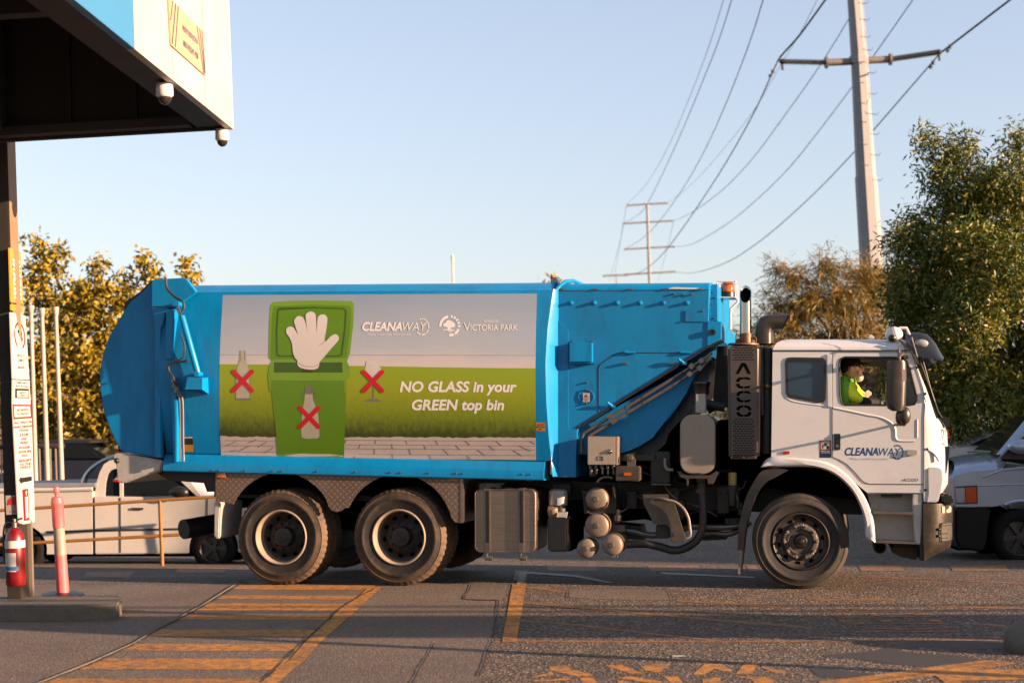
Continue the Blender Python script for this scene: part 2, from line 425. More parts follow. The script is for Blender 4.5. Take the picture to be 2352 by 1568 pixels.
# pale skylight strip in the hopper roof
mb = MB(); q = pp(k1, (1240, 151), (1290, 140), (1500, 146), (1565, 160), (1420, 160), (1240, 158)); mb.ext(q, HY-.012, HY+.02); part(mb, 'roof_flap', M_white)
# front wall pieces of the hopper
mb = MB(); mb.ext(pp(k1, (1603, 458), (1726, 462), (1726, 628), (1600, 690)), HY-.01, 2.3); part(mb, 'front_box', M_blue, smooth=20)
mb = MB(); mb.ext(pp(k1, (1614, 170), (1640, 120), (1690, 108), (1692, 455), (1612, 455)), HY+.25, 2.2); part(mb, 'front_wall', M_blue, smooth=20)
mb = MB()
for (x, y) in ((1635, 300), (1662, 432), (1672, 240), (1650, 190)):
    mb.lathe([(.001, .02), (.008, .018), (.01, 0)], at(*k1(x, y), HY+.25), seg=8)
mb.build_each('wall_bolt', M_steel, lorry)
mb = MB(); mb.lathe([(.001, .015), (.012, .015), (.016, .03), (.030, .03), (.034, 0)], at(*k1(1648, 560), HY-.01), seg=20); part(mb, 'round_port', M_black)
# near stiffener plate, access hatch seams
mb = MB(); mb.ext(pp(k1, (212, 460), (300, 548), (300, 1450))+pp(k2, (150, 190), (226, 190), (220, 641), (60, 641), (-4, 641)), HY-.012, HY-.001); part(mb, 'stiffener_plate', M_blued, smooth=20)
mb = MB(); mb.tube([at(*k1(*p), HY-.002) for p in ((590, 1312), (590, 895), (602, 862), (640, 832), (735, 768), (790, 752), (1450, 752), (1475, 768))], .0035, 6); part(mb, 'hatch_seam', M_dark)
for x0, x1 in ((830, 922), (1350, 1448)):
    mb = MB(); a, b = at(*k1(x0, 750), HY-.012), at(*k1(x1, 753), HY-.012); mb.tube([a, a.lerp(b, .48)], .017, 8); mb.tube([a.lerp(b, .52), b], .013, 8); part(mb, 'hinge', M_blue)
mb = MB()
for x in (830, 1266): mb.pbox(*k1(x-24, 842), *k1(x+24, 860), HY-.035, HY, .003)
mb.build_each('latch', M_steel, lorry)
for a, b in (((1330, 810), (1385, 852)), ((665, 1215), (720, 1255))):
    mb = MB(); p = at(*k1(*a), HY-.05); q = at(*k1(*b), HY-.01); mb.tube([p, q], .014, 8); mb.box(q.x-.02, q.x+.02, HY-.025, HY, q.z-.012, q.z+.012); part(mb, 'toggle_clamp', M_blue)
for x in (330, 545, 760, 974, 1192, 1412):
    mb = MB(); mb.lathe([(.001, .035), (.012, .034), (.017, .022), (.017, .006), (.026, .005), (.028, 0)], at(*k1(x, 288), HY), seg=12); part(mb, 'stud', M_blued)
mb = MB()
for x, y in ((1292, 204), (1378, 211), (1456, 209), (1560, 362), (1402, 455), (476, 1030), (470, 1100), (470, 1226), (345, 648), (530, 648)):
    mb.lathe([(.001, .022), (.009, .02), (.011, 0)], at(*k1(x, y), HY), seg=8)
mb.build_each('rivet', M_steel, lorry)
mb = MB(); mb.ext(pp(k1, (1393, 357), (1572, 357), (1572, 465), (1393, 465)), HY-.010, HY-.001, .003); part(mb, 'cover_plate', M_blued)
mb = MB(); mb.ext(pp(k1, (310, 655), (520, 655), (520, 838), (310, 838)), HY-.10, HY, .006); mb.ext(pp(k1, (312, 842), (522, 842), (540, 852), (330, 856)), HY-.07, HY); part(mb, 'junction_box', M_blue)
mb = MB(); mb.tube([at(*k1(*p), HY-.006) for p in circ(470, 1163, 72, 65, n=20, a0=-85, a1=85)], .004, 6); mb.tube([at(*k1(*p), HY-.006) for p in circ(470, 1163, 72, 65, n=20, a0=95, a1=265)], .004, 6); part(mb, 'round_cover', M_blue)
M_sticker = mat('white sticker', (.75, .74, .72), .4, scale=9)
M_prred = mat('printed red', (.58, .012, .02), .45, scale=8, rvar=0)
M_ink = mat('printed black', (.02, .02, .022), .5, scale=8, rvar=0)
M_oran = mat('orange sticker', (.85, .33, .02), .45, scale=8, rvar=0)
def plane_fn(k, x0, y0, Y):     # text in crop pixels standing on a flat panel
    return lambda u, v: at(*k(x0+u, y0-v), Y)
st = MB(); st.ext(pp(k1, (438, 1128), (500, 1128), (500, 1210), (438, 1210)), HY-.016, HY-.012); st = part(st, 'warning_sticker', M_sticker)
mb = MB(); mb.sheet([(468, 1135), (486, 1168), (451, 1168)], fn=lambda x, y: at(*k1(x, y), HY-.018)); part(mb, 'warning_triangle', M_prred, st)
mb = MB(); mb.text('!', plane_fn(k1, 468, 1166, HY-.020), 26); mb.text('STAY CLEAR', plane_fn(k1, 469, 1183, HY-.018), 10, .2); mb.text('MOVING', plane_fn(k1, 469, 1194, HY-.018), 10, .2); mb.text('PARTS', plane_fn(k1, 469, 1205, HY-.018), 10, .2); part(mb, 'warning_text', M_ink, st)
# ---- lower scoop below the sloping edge, hydraulic pipes
mb = MB()
arc = pp(k1, (1640, 790), (1600, 830), (1500, 905), (1462, 1000), (1405, 1125), (1335, 1235), (1240, 1360), (1160, 1450), (1080, 1555))+pp(k2, (960, 262), (830, 345), (730, 392), (640, 420), (400, 430), (240, 430), (236, 200))
mb.ext(arc+pp(k1, (400, 1440)), HY+.12, 2.2); part(mb, 'scoop', M_blued, smooth=30)
mb = MB(); mb.ext(pp(k1, (1650, 790), (1655, 880), (1600, 1020), (1520, 1180), (1440, 1290), (1330, 1400), (1240, 1500))+pp(k2, (1060, 330), (960, 420), (830, 440), (640, 440), (830, 345), (960, 262))+pp(k1, (1080, 1555), (1160, 1450), (1240, 1360), (1335, 1235), (1405, 1125), (1462, 1000), (1500, 905)), HY+.45, 2.1); part(mb, 'scoop_guard', mat('scuffed dark blue steel', (.012, .05, .11), .3, .2, col2=(.006, .02, .045), scale=6, stretch=(3, 1, .6), dirt=(.15, .25, .33), dscale=5, damt=.4)); 
mb = MB(); mb.tube([at(*k1(*p), HY-.004) for p in ((1735, 640), (1596, 700), (1470, 782), (380, 1460))], .012, 6); part(mb, 'edge_lip', M_dark)
for pts_ in (((1640, 750), (1600, 790), (1555, 818), (1455, 880), (700, 1348), (470, 1485), (440, 1520), (425, 1580), (424, 1680)), ((1640, 810), (1600, 830), (1555, 882), (1440, 955), (720, 1390), (520, 1510), (495, 1540))):
    mb = MB(); mb.tube(catmull([at(*k1(*p), HY+.04) for p in pts_], 4), .0165, 10)
    pp_ = part(mb, 'hydraulic_pipe', M_pipe)
    mb = MB()
    for t in (0.12, .22, .62, .82):
        a = Vector(pts_[3]).lerp(Vector(pts_[4]), t); p = at(a.x, a.y, 0) if 0 else at(*k1(a.x, a.y), HY+.04); d = (at(*k1(*pts_[4]), HY+.04)-at(*k1(*pts_[3]), HY+.04)).normalized()
        mb.tube([p-d*.006, p+d*.006], .0195, 10)
    mb.build_each('pipe_tie', M_hose, pp_)
for a in ((1455, 878), (1437, 952), (692, 1350), (720, 1390), (1545, 828), (1530, 895)):
    mb = MB(); mb.lathe([(.001, .04), (.036, .04), (.036, -.03), (.001, -.03)], at(*k1(*a), HY+.04), axis=(0, -1, 0), seg=4); part(mb, 'pipe_clamp', M_steel)
# struts from hopper to chassis behind the stack
mb = MB(); mb.ext(pp(k1, (1690, 690), (1785, 690), (1770, 1260), (1650, 1240)), .55, .9); part(mb, 'hopper_ram_cover', M_dark)
# ---- tailgate
mb = MB()
tg = pp(kF, (430, 78), (405, 88), (320, 170), (255, 222), (215, 280), (150, 390), (92, 490), (46, 620), (24, 760), (27, 900), (52, 1040), (96, 1180), (150, 1290), (188, 1350), (440, 1396), (500, 1396), (500, 120))
mb.ext(tg, -.04, 2.54, .02); part(mb, 'tailgate', M_blue, smooth=25)
mb = MB(); mb.ext(pp(kF, (420, 62), (330, 150), (215, 228), (212, 300), (330, 200), (420, 140)), .05, 2.4); part(mb, 'tailgate_top', M_black, smooth=20)
mb = MB(); mb.ext(pp(kF, (418, 262), (532, 262), (505, 395), (490, 420), (488, 1398), (440, 1396), (441, 420)), -.12, -.02, .008); part(mb, 'hinge_column', M_blue, smooth=25)
mb = MB(); mb.ext(pp(kF, (498, 380), (512, 370), (514, 1405), (492, 1400)), -.06, .0); part(mb, 'tailgate_gap', M_black)  # black strip stands for the dark gap beside the tailgate
mb = MB(); mb.ext(pp(kF, (418, 60), (520, 50), (640, 44), (676, 50), (750, 148), (655, 216), (612, 262), (418, 262)), -.13, -.05, .008); part(mb, 'pivot_bracket', M_blue, smooth=25)
mb = MB(); mb.ext(pp(kF, (527, 290), (592, 282), (566, 655), (520, 655)), -.17, -.02, .006); mb.ext(pp(kF, (560, 905), (606, 905), (608, 1430), (585, 1432)), -.14, .0, .006); part(mb, 'guide_channel', M_blue, smooth=25)
mb = MB(); mb.ext(pp(kF, (516, 650), (560, 660), (700, 660), (735, 770), (600, 790), (516, 920)), -.07, .02); part(mb, 'lower_bracket', M_blue, smooth=25)
a, b, c = at(*kF(608, 240), -.2), at(*kF(648, 332), -.2), at(*kF(770, 768), -.2)
mb = MB(); mb.tube([a, b.lerp(c, .2)], .022, 12); rod = part(mb, 'ram_rod', M_chrome)
mb = MB(); mb.tube([b, b.lerp(c, .06), b.lerp(c, .94), c], [.034, .036, .036, .028], 14); part(mb, 'tailgate_ram', M_blue)
mb = MB(); mb.lathe([(.001, .05), (.03, .05), (.03, -.08), (.001, -.08)], a, seg=14); mb.lathe([(.001, .05), (.03, .05), (.03, -.08), (.001, -.08)], c, seg=14); mb.build_each('ram_pin', M_blue, lorry)
mb = MB()
q0 = [at(*kF(*p), -.02) for p in ((660, 790), (875, 790), (878, 940), (640, 890))]; q1 = [at(*kF(*p), -.30) for p in ((690, 792), (800, 798), (800, 884), (672, 884))]
mb.face(q1); [mb.face([q1[i], q0[i], q0[(i+1) % 4], q1[(i+1) % 4]]) for i in range(4)]
part(mb, 'ram_bracket', M_blue, recalc=True, smooth=20)
for pts_, r in ((((525, 40), (535, 120), (590, 182), (650, 220), (662, 260), (648, 300)), .014), (((690, 668), (640, 676), (590, 680), (548, 706), (552, 750), (580, 790), (598, 850)), .013), (((640, 470), (668, 560), (655, 640), (600, 676)), .009)):
    mb = MB(); mb.tube(catmull([at(*kF(*p), -.24) for p in pts_], 6), r, 8); part(mb, 'hydraulic_hose', M_hose)
mb = MB()
for dx in (0, 22):
    mb = MB(); mb.tube(catmull([at(*kF(x+dx, y), -.17) for x, y in ((590, 840), (606, 900), (628, 950), (634, 1050), (636, 1250), (640, 1425))], 4), .010, 8); part(mb, 'hydraulic_pipe', M_tank)
mb = MB()
for y in (812, 850, 888): mb.lathe([(.001, .03), (.03, .03), (.03, -.03), (.001, -.03)], at(*kF(588+(y-812)*.3, y), -.18), axis=(.2, 0, 1), seg=8)
mb.build_each('pipe_union', M_steel, lorry)
fb_ = lambda off: (lambda x, y: on_body(*kF(x, y), off))
st = MB(); st.sheet([(664, 1238), (730, 1238), (735, 1356), (668, 1356)], fn=fb_(.008), cutsy=30); st = part(st, 'label_sticker', M_ink)
mb = MB(); mb.sheet([(666, 1300), (732, 1300), (735, 1354), (669, 1354)], fn=fb_(.014), cutsy=30); part(mb, 'orange_label', M_oran, st)
mb = MB(); mb.sheet([(666, 1240), (729, 1240), (729, 1253), (666, 1253)], fn=fb_(.014)); part(mb, 'white_label', M_sticker, st)
# white tail bar with its lamps
mb = MB(); mb.ext(pp(kC, (1040, 492), (1060, 486), (1105, 488), (1492, 552), (1472, 640), (1300, 700), (1130, 762), (1045, 745), (1038, 715), (1072, 700), (1062, 585), (1036, 520)), -.06, 2.5, .015); part(mb, 'tail_bar', M_whited, smooth=25)
mb = MB(); mb.ext(pp(kC, (1033, 728), (1088, 728), (1084, 750), (1036, 750)), -.075, -.05, .004); part(mb, 'tail_lamp', M_redlens)
mb = MB(); mb.lathe([(.001, .03), (.02, .028), (.03, .012), (.032, 0)], at(*kC(1072, 554), -.06), seg=14); part(mb, 'work_lamp', M_black)
# bumper step under the tail
mb = MB(); mb.ext(pp(kC, (1500, 655), (1985, 655), (1985, 840), (1900, 840), (1870, 760), (1550, 735), (1430, 660)), .1, 2.3); part(mb, 'rear_underframe', M_dark)
mb = MB(); mb.tube([at(*kC(1700, 1185), .5)+Vector((-.02, 0, 0)), at(*kC(1990, 1130), .9)], [.115, .115], 16); part(mb, 'tow_buffer', M_dark)
# ---- printed picture on the side
def onb(off): return lambda x, y: on_body(x, y, off)
def gb(off): return lambda x, y: on_body(*kG(x, y), off)
zt_, zb_ = on_body(900, 678).z, on_body(900, 1050).z
xl_, xr_ = on_body(505, 860).x, on_body(1232, 860).x
M_psky = ramp_mat('printed pale sky', [(0, (.42, .385, .385)), (.22, (.29, .325, .38)), (1, (.17, .225, .305))], 2, on_body(900, 838).z, zt_, .45, .55, 1.1, hstretch=(.6, 1, 1.6))
M_pgrass = ramp_mat('printed lawn', [(0, (.026, .036, .004)), (.10, (.058, .082, .004)), (.3, (.125, .175, .003)), (.62, (.19, .23, .003)), (1, (.17, .25, .006))], 2, on_body(900, 1000).z, on_body(900, 838).z, .5, .55, 22, hstretch=(1, 1, .55))
M_ppave = mat('printed paving', (.78, .69, .66), .45, col2=(.66, .58, .56), scale=7)
M_pbin = mat('printed bin green', (.15, .36, .010), .42, col2=(.13, .31, .008), scale=2)
M_pbinl = mat('printed light green', (.24, .47, .035), .42, col2=(.20, .42, .02), scale=2)
M_pbind = mat('printed dark green', (.065, .16, .008), .42, col2=(.05, .13, .006), scale=3)
M_pwhite = mat('printed white', (1.22, 1.15, 1.13), .42, col2=(1.15, 1.08, 1.06), scale=3)
M_pglass = mat('printed bottle glass', (.62, .60, .50), .4, col2=(.50, .50, .38), scale=9)
M_pgrey = mat('printed grey outline', (.28, .27, .24), .4, scale=9)
M_pred = mat('printed red cross', (.85, .008, .03), .42, scale=5)
edgeL = lambda y: interp([(675, 512), (760, 507), (870, 503), (960, 504), (1050, 508)], y)
edgeR = lambda y: interp([(672, 1233.5), (760, 1231), (870, 1229.5), (960, 1230), (1056, 1231)], y)
def band(ya0, ya1, yb0, yb1):     # panel strip between two sloping lines (left y, right y)
    L = [(edgeL(lerp(ya0, yb0, t/8)), lerp(ya0, yb0, t/8)) for t in range(9)]; Rr = [(edgeR(lerp(ya1, yb1, t/8)), lerp(ya1, yb1, t/8)) for t in range(9)]
    return L+Rr[::-1]
pm = MB(); pm.sheet(band(677.5, 674, 1049, 1056), fn=onb(.003), cutsy=14); panel = part(pm, 'printed_panel', M_psky)
mb = MB(); top = [(edgeL(836), 836), (620, 837), (820, 840), (1000, 843), (1150, 845), (edgeR(845), 845.5)]
bot = [(edgeR(1005), 1005)]+[(x, 1002+(x-520)*.004+random.uniform(-1.6, 1.6)) for x in range(1220, 515, -9)]+[(edgeL(1000), 1000)]
mb.sheet(top+bot, fn=onb(.0085), cutsy=14); part(mb, 'printed_lawn', M_pgrass, panel)
mb = MB(); mb.sheet([(edgeL(996), 997), (edgeR(1000), 1003), (edgeR(1055), 1055.5), (edgeL(1048.5), 1048.5)], fn=onb(.0055), cutsy=14); part(mb, 'printed_paving', M_ppave, panel)
mb = MB()
def gline(pts_, wd, off=.010): # line strip in kG pixels
    for (x0, y0), (x1, y1) in zip(pts_, pts_[1:]):
        L = math.hypot(x1-x0, y1-y0) or 1; nx, ny = -(y1-y0)/L*wd/2, (x1-x0)/L*wd/2
        mb.sheet([(x0+nx, y0+ny), (x1+nx, y1+ny), (x1-nx, y1-ny), (x0-nx, y0-ny)], fn=gb(off), cutsy=40)
for y, x0, x1 in ((1092, 60, 430), (1128, 40, 430), (1172, 40, 430), (1089, 920, 2290), (1122, 930, 2290), (1150, 925, 2290), (1190, 925, 2290)): gline([(x0, y), (x1, y+(x1-x0)*.006)], 2.5)
for a, b in (((935, 1090), (918, 1118)), ((1035, 1117), (1022, 1150)), ((1135, 1152), (1135, 1192)), ((1000, 1188), (988, 1218)), ((1145, 1086), (1142, 1116)), ((1258, 1118), (1266, 1152)), ((1360, 1090), (1370, 1118)), ((1382, 1153), (1398, 1195)), ((1264, 1192), (1266, 1222)), ((1488, 1120), (1505, 1155)), ((1572, 1092), (1592, 1122)), ((1630, 1156), (1670, 1198)), ((1532, 1196), (1542, 1226)), ((1715, 1124), (1750, 1160)), ((1785, 1094), (1820, 1125)), ((1875, 1160), (1930, 1200)), ((1800, 1200), (1830, 1230)), ((1955, 1128), (1998, 1162)), ((2005, 1094), (2045, 1128)), ((2130, 1164), (2195, 1202)), ((2175, 1130), (2255, 1168)), ((2250, 1098), (2288, 1118)), ((70, 1128), (140, 1102)), ((160, 1170), (235, 1130)), ((230, 1110), (290, 1086)), ((300, 1140), (365, 1102)), ((345, 1180), (415, 1142)), ((90, 1172), (150, 1160))): gline([a, b], 5)
part(mb, 'printed_joint', M_pgrey, panel)
# the bin
mb = MB(); mb.sheet([(385, 655), (935, 655), (918, 1214), (442, 1210), (425, 980)], fn=gb(.014), cutsy=30, cutsx=60); pb = part(mb, 'printed_bin', M_pbin, panel)
mb = MB(); mb.sheet([(372, 640), (380, 560), (400, 525), (940, 525), (958, 565), (958, 640), (930, 660), (930, 750), (920, 750), (915, 662), (395, 660), (392, 748), (384, 748)], fn=gb(.016), cutsy=45); part(mb, 'printed_bin_rim', M_pbinl, panel)
mb = MB(); mb.sheet([(418, 532), (905, 532), (908, 604), (418, 604)], fn=gb(.020), cutsy=45); part(mb, 'printed_bin_mouth', M_pbind, panel)
mb = MB(); mb.sheet([(375, 500), (380, 240), (388, 130), (408, 100), (500, 92), (720, 88), (970, 92), (990, 115), (985, 260), (960, 470), (940, 525), (400, 525)], fn=gb(.008), cutsy=45); part(mb, 'printed_lid', M_pbinl, panel)
mb = MB(); mb.sheet([(392, 490), (400, 220), (412, 128), (700, 118), (955, 126), (972, 145), (962, 300), (935, 500), (400, 512)], fn=gb(.010), cutsy=45); part(mb, 'printed_lid_field', M_pbin, panel)
mb = MB(); mb.sheet([(430, 480), (428, 300), (438, 150), (460, 138), (700, 134), (920, 142), (938, 165), (930, 300), (905, 480), (880, 492), (450, 492)], fn=gb(.012), cutsy=45); part(mb, 'printed_lid_recess', M_pbind, panel)
mb = MB(); mb.sheet([(442, 472), (440, 300), (450, 160), (700, 146), (912, 154), (922, 170), (915, 300), (892, 474), (870, 482), (460, 482)], fn=gb(.014), cutsy=45); part(mb, 'printed_lid_inside', M_pbin, panel)
# white glove, one outline with five fingers
mb = MB(); mb.sheet([(620, 575), (690, 580), (690, 604), (616, 604)], fn=gb(.024), cutsy=45); part(mb, 'printed_sleeve', mat('printed brown', (.09, .05, .035), .5, scale=6), panel)
mb = MB(); mb.sheet([(v.x, v.y) for v in catmull([(590, 338), (566, 262), (560, 232), (585, 202), (620, 208), (642, 250), (656, 318), (644, 220), (647, 184), (680, 168), (711, 184), (718, 230), (722, 320), (728, 220), (744, 195), (776, 189), (797, 212), (795, 270), (780, 380), (826, 342), (860, 330), (880, 350), (876, 376), (820, 440), (782, 486), (745, 528), (738, 556), (726, 576), (690, 584), (640, 580), (598, 566), (583, 545), (584, 522), (566, 498), (552, 460), (544, 395), (524, 350), (505, 322), (506, 290), (530, 276), (558, 284)], 5)], fn=gb(.028), cutsy=45); part(mb, 'printed_glove', mat('printed glove white', (.92, .87, .86), .42, col2=(.84, .79, .78), scale=3), panel)
mb = MB(); gline([(v.x, v.y) for v in catmull([(740, 410), (765, 395), (784, 374)], 4)], 4, .031); gline([(v.x, v.y) for v in catmull([(590, 538), (640, 560), (700, 562), (732, 545)], 4)], 4, .031); part(mb, 'printed_crease', mat('printed pale grey', (.50, .47, .48), .45, scale=5), panel)
# bottles, wine glass and crosses
def bottle(pts_, off): 
    m_ = MB(); m_.sheet(pts_, fn=gb(off), cutsy=45); return m_
b1 = [(172, 447), (212, 447), (216, 520), (240, 590), (244, 640), (244, 796), (142, 798), (144, 620), (150, 580), (168, 520)]
part(bottle(b1, .012), 'printed_bottle', M_pglass, panel)
mb = MB(); gline(b1[4:9], 3, .015); gline([(180, 450), (178, 520)], 3, .015); gline([(205, 450), (208, 520)], 3, .015); mb.sheet([(142, 788), (244, 788), (240, 802), (146, 802)], fn=gb(.015)); part(mb, 'printed_bottle_edge', M_pgrey, panel)
b2_ = [(640, 742), (690, 742), (696, 800), (718, 860), (734, 910), (742, 1060), (730, 1076), (660, 1080), (616, 1072), (610, 1040), (618, 880), (632, 820)]
part(bottle(b2_, .017), 'printed_bottle', M_pglass, panel)
mb = MB(); mb.sheet([(640, 705), (690, 705), (694, 728), (688, 760), (644, 760), (637, 728)], fn=gb(.019)); gline([(632, 735), (620, 760), (624, 800)], 4, .019); gline([(696, 735), (709, 760), (702, 800)], 4, .019); part(mb, 'printed_stopper', M_pgrey, panel)
mb = MB(); mb.sheet([(1080, 520), (1150, 545), (1185, 575), (1165, 640), (1130, 655), (1090, 640), (1066, 590)], fn=gb(.012), cutsy=45); part(mb, 'printed_wine_glass', mat('printed glass white', (.9, .86, .85), .42, scale=3), panel)
mb = MB(); gline([(1126, 650), (1128, 785)], 7, .013); mb.sheet([(1070, 806), (1110, 792), (1145, 792), (1185, 806), (1180, 812), (1076, 812)], fn=gb(.013)); part(mb, 'printed_glass_stem', M_pgrey, panel)
for cx, cy in ((191, 666), (668, 926), (1125, 668)):
    mb = MB()
    for s_ in (1, -1):
        L = 94; c_, s2 = math.cos(R(46)), math.sin(R(46))*s_; hw = 16
        cap = []
        for sg, a0 in ((1, 0), (-1, 180)):
            for i in range(9):
                t = R(a0-90+180*i/8); lx, ly = sg*L+hw*math.cos(t), hw*math.sin(t); cap.append((cx+lx*c_-ly*s2, cy+lx*s2+ly*c_))
        mb.sheet(cap, fn=gb(.022 if s_ > 0 else .024), cutsy=45)
    part(mb, 'printed_cross', M_pred, panel)
def gtext(s, x, y, size, bold=0., shear=.18, sx=1., align='CENTER', off=.013, m=None, name='printed_lettering', spacing=1., fit=None):
    m_ = MB(); m_.text(s, lambda u, v: on_body(*kG(x+u, y-v), off), size, bold, shear, spacing, align, sx, fit=fit, cuts=24); return part(m_, name, m or M_pwhite, panel)
gtext('NO GLASS in your', 1737, 742, 104, 3.2, .16, fit=838)
gtext('GREEN top bin', 1735, 872, 104, 3.2, .16, fit=662)
gtext('CLEANA', 1048, 305, 86, 2.6, .22, .80, 'LEFT', fit=288); gtext('WAY', 1336, 305, 86, 0, .22, .80, 'LEFT', fit=176)
gtext('Making a sustainable future possible', 1242, 340, 24, 0, .2, .80, fit=310)
gtext('TOWN OF', 1972, 248, 27, 0, 0, 1.0, fit=105); gtext('V', 1777, 304, 80, 0, 0, .84, 'LEFT', fit=46); gtext('ICTORIA PARK', 1826, 304, 62, .3, 0, .80, 'LEFT', fit=338)
def ringpieces(fn_, cx, cy, r0, r1, arcs, ry=1.):
    m_ = MB()
    for a0, a1 in arcs:
        n = max(3, int((a1-a0)/8)); o = [(cx+r1*math.cos(R(lerp(a0, a1, i/n))), cy-ry*r1*math.sin(R(lerp(a0, a1, i/n)))) for i in range(n+1)]
        i_ = [(cx+r0*math.cos(R(lerp(a0, a1, i/n))), cy-ry*r0*math.sin(R(lerp(a0, a1, i/n)))) for i in range(n, -1, -1)]
        m_.sheet(o+i_, fn=fn_)
    return m_
part(ringpieces(gb(.010), 1478, 277, 44, 51, ((-12, 50), (56, 72), (78, 92), (98, 112), (-50, -20), (-95, -58), (-140, -102)), 1.2), 'printed_emblem', M_pwhite, panel)
part(ringpieces(gb(.010), 1676, 270, 58, 76, ((100, 185), (72, 84), (52, 64), (32, 44), (12, 24), (-8, 4), (-58, -20), (-95, -64))), 'printed_emblem', M_pwhite, panel)
mb = MB(); mb.sheet([(v.x, v.y) for v in catmull([(1632, 275), (1628, 258), (1645, 250), (1655, 235), (1680, 232), (1700, 244), (1715, 260), (1708, 278), (1688, 282), (1680, 292), (1702, 300), (1650, 302), (1662, 290), (1655, 280), (1632, 275)], 3)][:-1], fn=gb(.010)); gline([(v.x, v.y) for v in catmull([(1630, 304), (1652, 296), (1675, 312), (1700, 302), (1712, 306)], 4)], 6, .010); part(mb, 'printed_emblem', M_pwhite, panel)
mb = MB(); gline([(20, 478), (2290, 482)], 2.2, .0055); part(mb, 'panel_seam', M_pgrey, panel)
st = MB(); st.sheet([(1231, 970), (1252, 970.5), (1252, 989.5), (1231, 989)], fn=onb(.006)); st = part(st, 'caution_sticker', M_oran)
mb = MB()
for i, t_ in enumerate(('USE PROPS', 'BODY RAISED', 'FIRST')): mb.text(t_, lambda u, v, i=i: on_body(1241.5+u, 976.5+i*5.2-v, .008), 4.4, .1, sx=.75)
part(mb, 'sticker_text', M_ink, st)
# ---- chequer plate mudguards
def chequer(name):
    m, t, b = nodes(name); N, L = t.nodes, t.links
    tc = N.new('ShaderNodeTexCoord'); sp = N.new('ShaderNodeSeparateXYZ'); L.new(tc.outputs['Object'], sp.inputs[0])
    def mth(op, a, b_=None):
        n = N.new('ShaderNodeMath'); n.operation = op
        for i, v in enumerate((a, b_)):
            if v is None: continue
            if isinstance(v, (int, float)): n.inputs[i].default_value = v
            else: L.new(v, n.inputs[i])
        return n.outputs[0]
    u = mth('MULTIPLY', mth('ADD', sp.outputs[0], sp.outputs[2]), 90.); v = mth('MULTIPLY', mth('SUBTRACT', sp.outputs[0], sp.outputs[2]), 90.)
    par = mth('GREATER_THAN', mth('MULTIPLY', mth('SINE', mth('MULTIPLY', u, .5)), mth('SINE', mth('MULTIPLY', v, .5))), 0.)
    b1 = mth('MULTIPLY', mth('GREATER_THAN', mth('ABSOLUTE', mth('SINE', mth('MULTIPLY', u, .5))), .45), mth('GREATER_THAN', mth('ABSOLUTE', mth('SINE', mth('MULTIPLY', v, .5))), .86))
    b2 = mth('MULTIPLY', mth('GREATER_THAN', mth('ABSOLUTE', mth('SINE', mth('MULTIPLY', v, .5))), .45), mth('GREATER_THAN', mth('ABSOLUTE', mth('SINE', mth('MULTIPLY', u, .5))), .86))
    bar = mth('ADD', mth('MULTIPLY', par, b1), mth('MULTIPLY', mth('SUBTRACT', 1., par), b2))
    nz = N.new('ShaderNodeTexNoise'); nz.inputs['Scale'].default_value = 4; nz.inputs['Detail'].default_value = 8; L.new(tc.outputs['Object'], nz.inputs[0])
    rp = N.new('ShaderNodeValToRGB'); rp.color_ramp.elements[0].color = (.075, .050, .037, 1); rp.color_ramp.elements[1].color = (.165, .122, .094, 1); L.new(nz.outputs[0], rp.inputs[0])
    mx = N.new('ShaderNodeMix'); mx.data_type = 'RGBA'; L.new(mth('MULTIPLY', bar, .45), mx.inputs[0]); L.new(rp.outputs[0], mx.inputs[6]); mx.inputs[7].default_value = (.29, .22, .175, 1)
    L.new(mx.outputs[2], b.inputs['Base Color']); b.inputs['Metallic'].default_value = .5; b.inputs['Roughness'].default_value = .45
    bp = N.new('ShaderNodeBump'); bp.inputs['Strength'].default_value = .6; bp.inputs['Distance'].default_value = .006; L.new(bar, bp.inputs['Height']); L.new(bp.outputs[0], b.inputs['Normal'])
    return m
M_cheq = chequer('dusty chequer plate')
mb = MB()
gp = [(65, 130), (65, 390), (140, 397)]+[(632+465*math.cos(R(a)), 640+500*math.sin(R(a))) for a in (207, 215, 223, 231, 240, 250, 260, 270, 280, 290, 300, 310, 318, 326)]
gp = pp(k5, *gp)
gp += pp(k5, (1045, 438), (1070, 466), (1110, 482), (1150, 472), (1185, 445))
gp += pp(k5, *[(1645+475*math.cos(R(a)), 655+500*math.sin(R(a))) for a in (205, 214, 222, 231, 240, 250, 260, 270, 280, 290, 300, 310, 320, 330, 339, 346)])
gp += pp(k5, (2140, 572), (2196, 578), (2182, 165), (2182, 130))
mb.sheet(gp, fn=lambda x, y: at(x, y, -.03), thick=-.012)
part(mb, 'chequer_mudguard', M_cheq)
mb = MB(); mb.ext(pp(k5, (2180, 160), (2206, 190), (2206, 560), (2194, 580), (2180, 575)), -.035, .5, .004); part(mb, 'mudguard_end', M_alu)
mb = MB(); mb.ext(pp(k5, (52, 392), (108, 398), (100, 560), (98, 700), (78, 718), (50, 690)), .0, .62, .012); part(mb, 'mud_flap', M_whited)
mb = MB(); mb.pbox(*k5(78, 145), *k5(154, 185), -.05, -.03, .004); part(mb, 'marker_lamp', M_amber)
mb = MB(); mb.pbox(*k5(2088, 172), *k5(2165, 212), -.05, -.03, .004); part(mb, 'marker_lamp', M_amber)
# inner wheel boxes so nothing bright shows behind the wheels
mb = MB(); mb.ext(pp(k5, (75, 150), (2200, 165), (2200, 560), (1990, 440), (1300, 330), (1110, 500), (900, 330), (190, 330), (75, 480)), .72, 1.85); part(mb, 'wheel_box', M_blackfill)
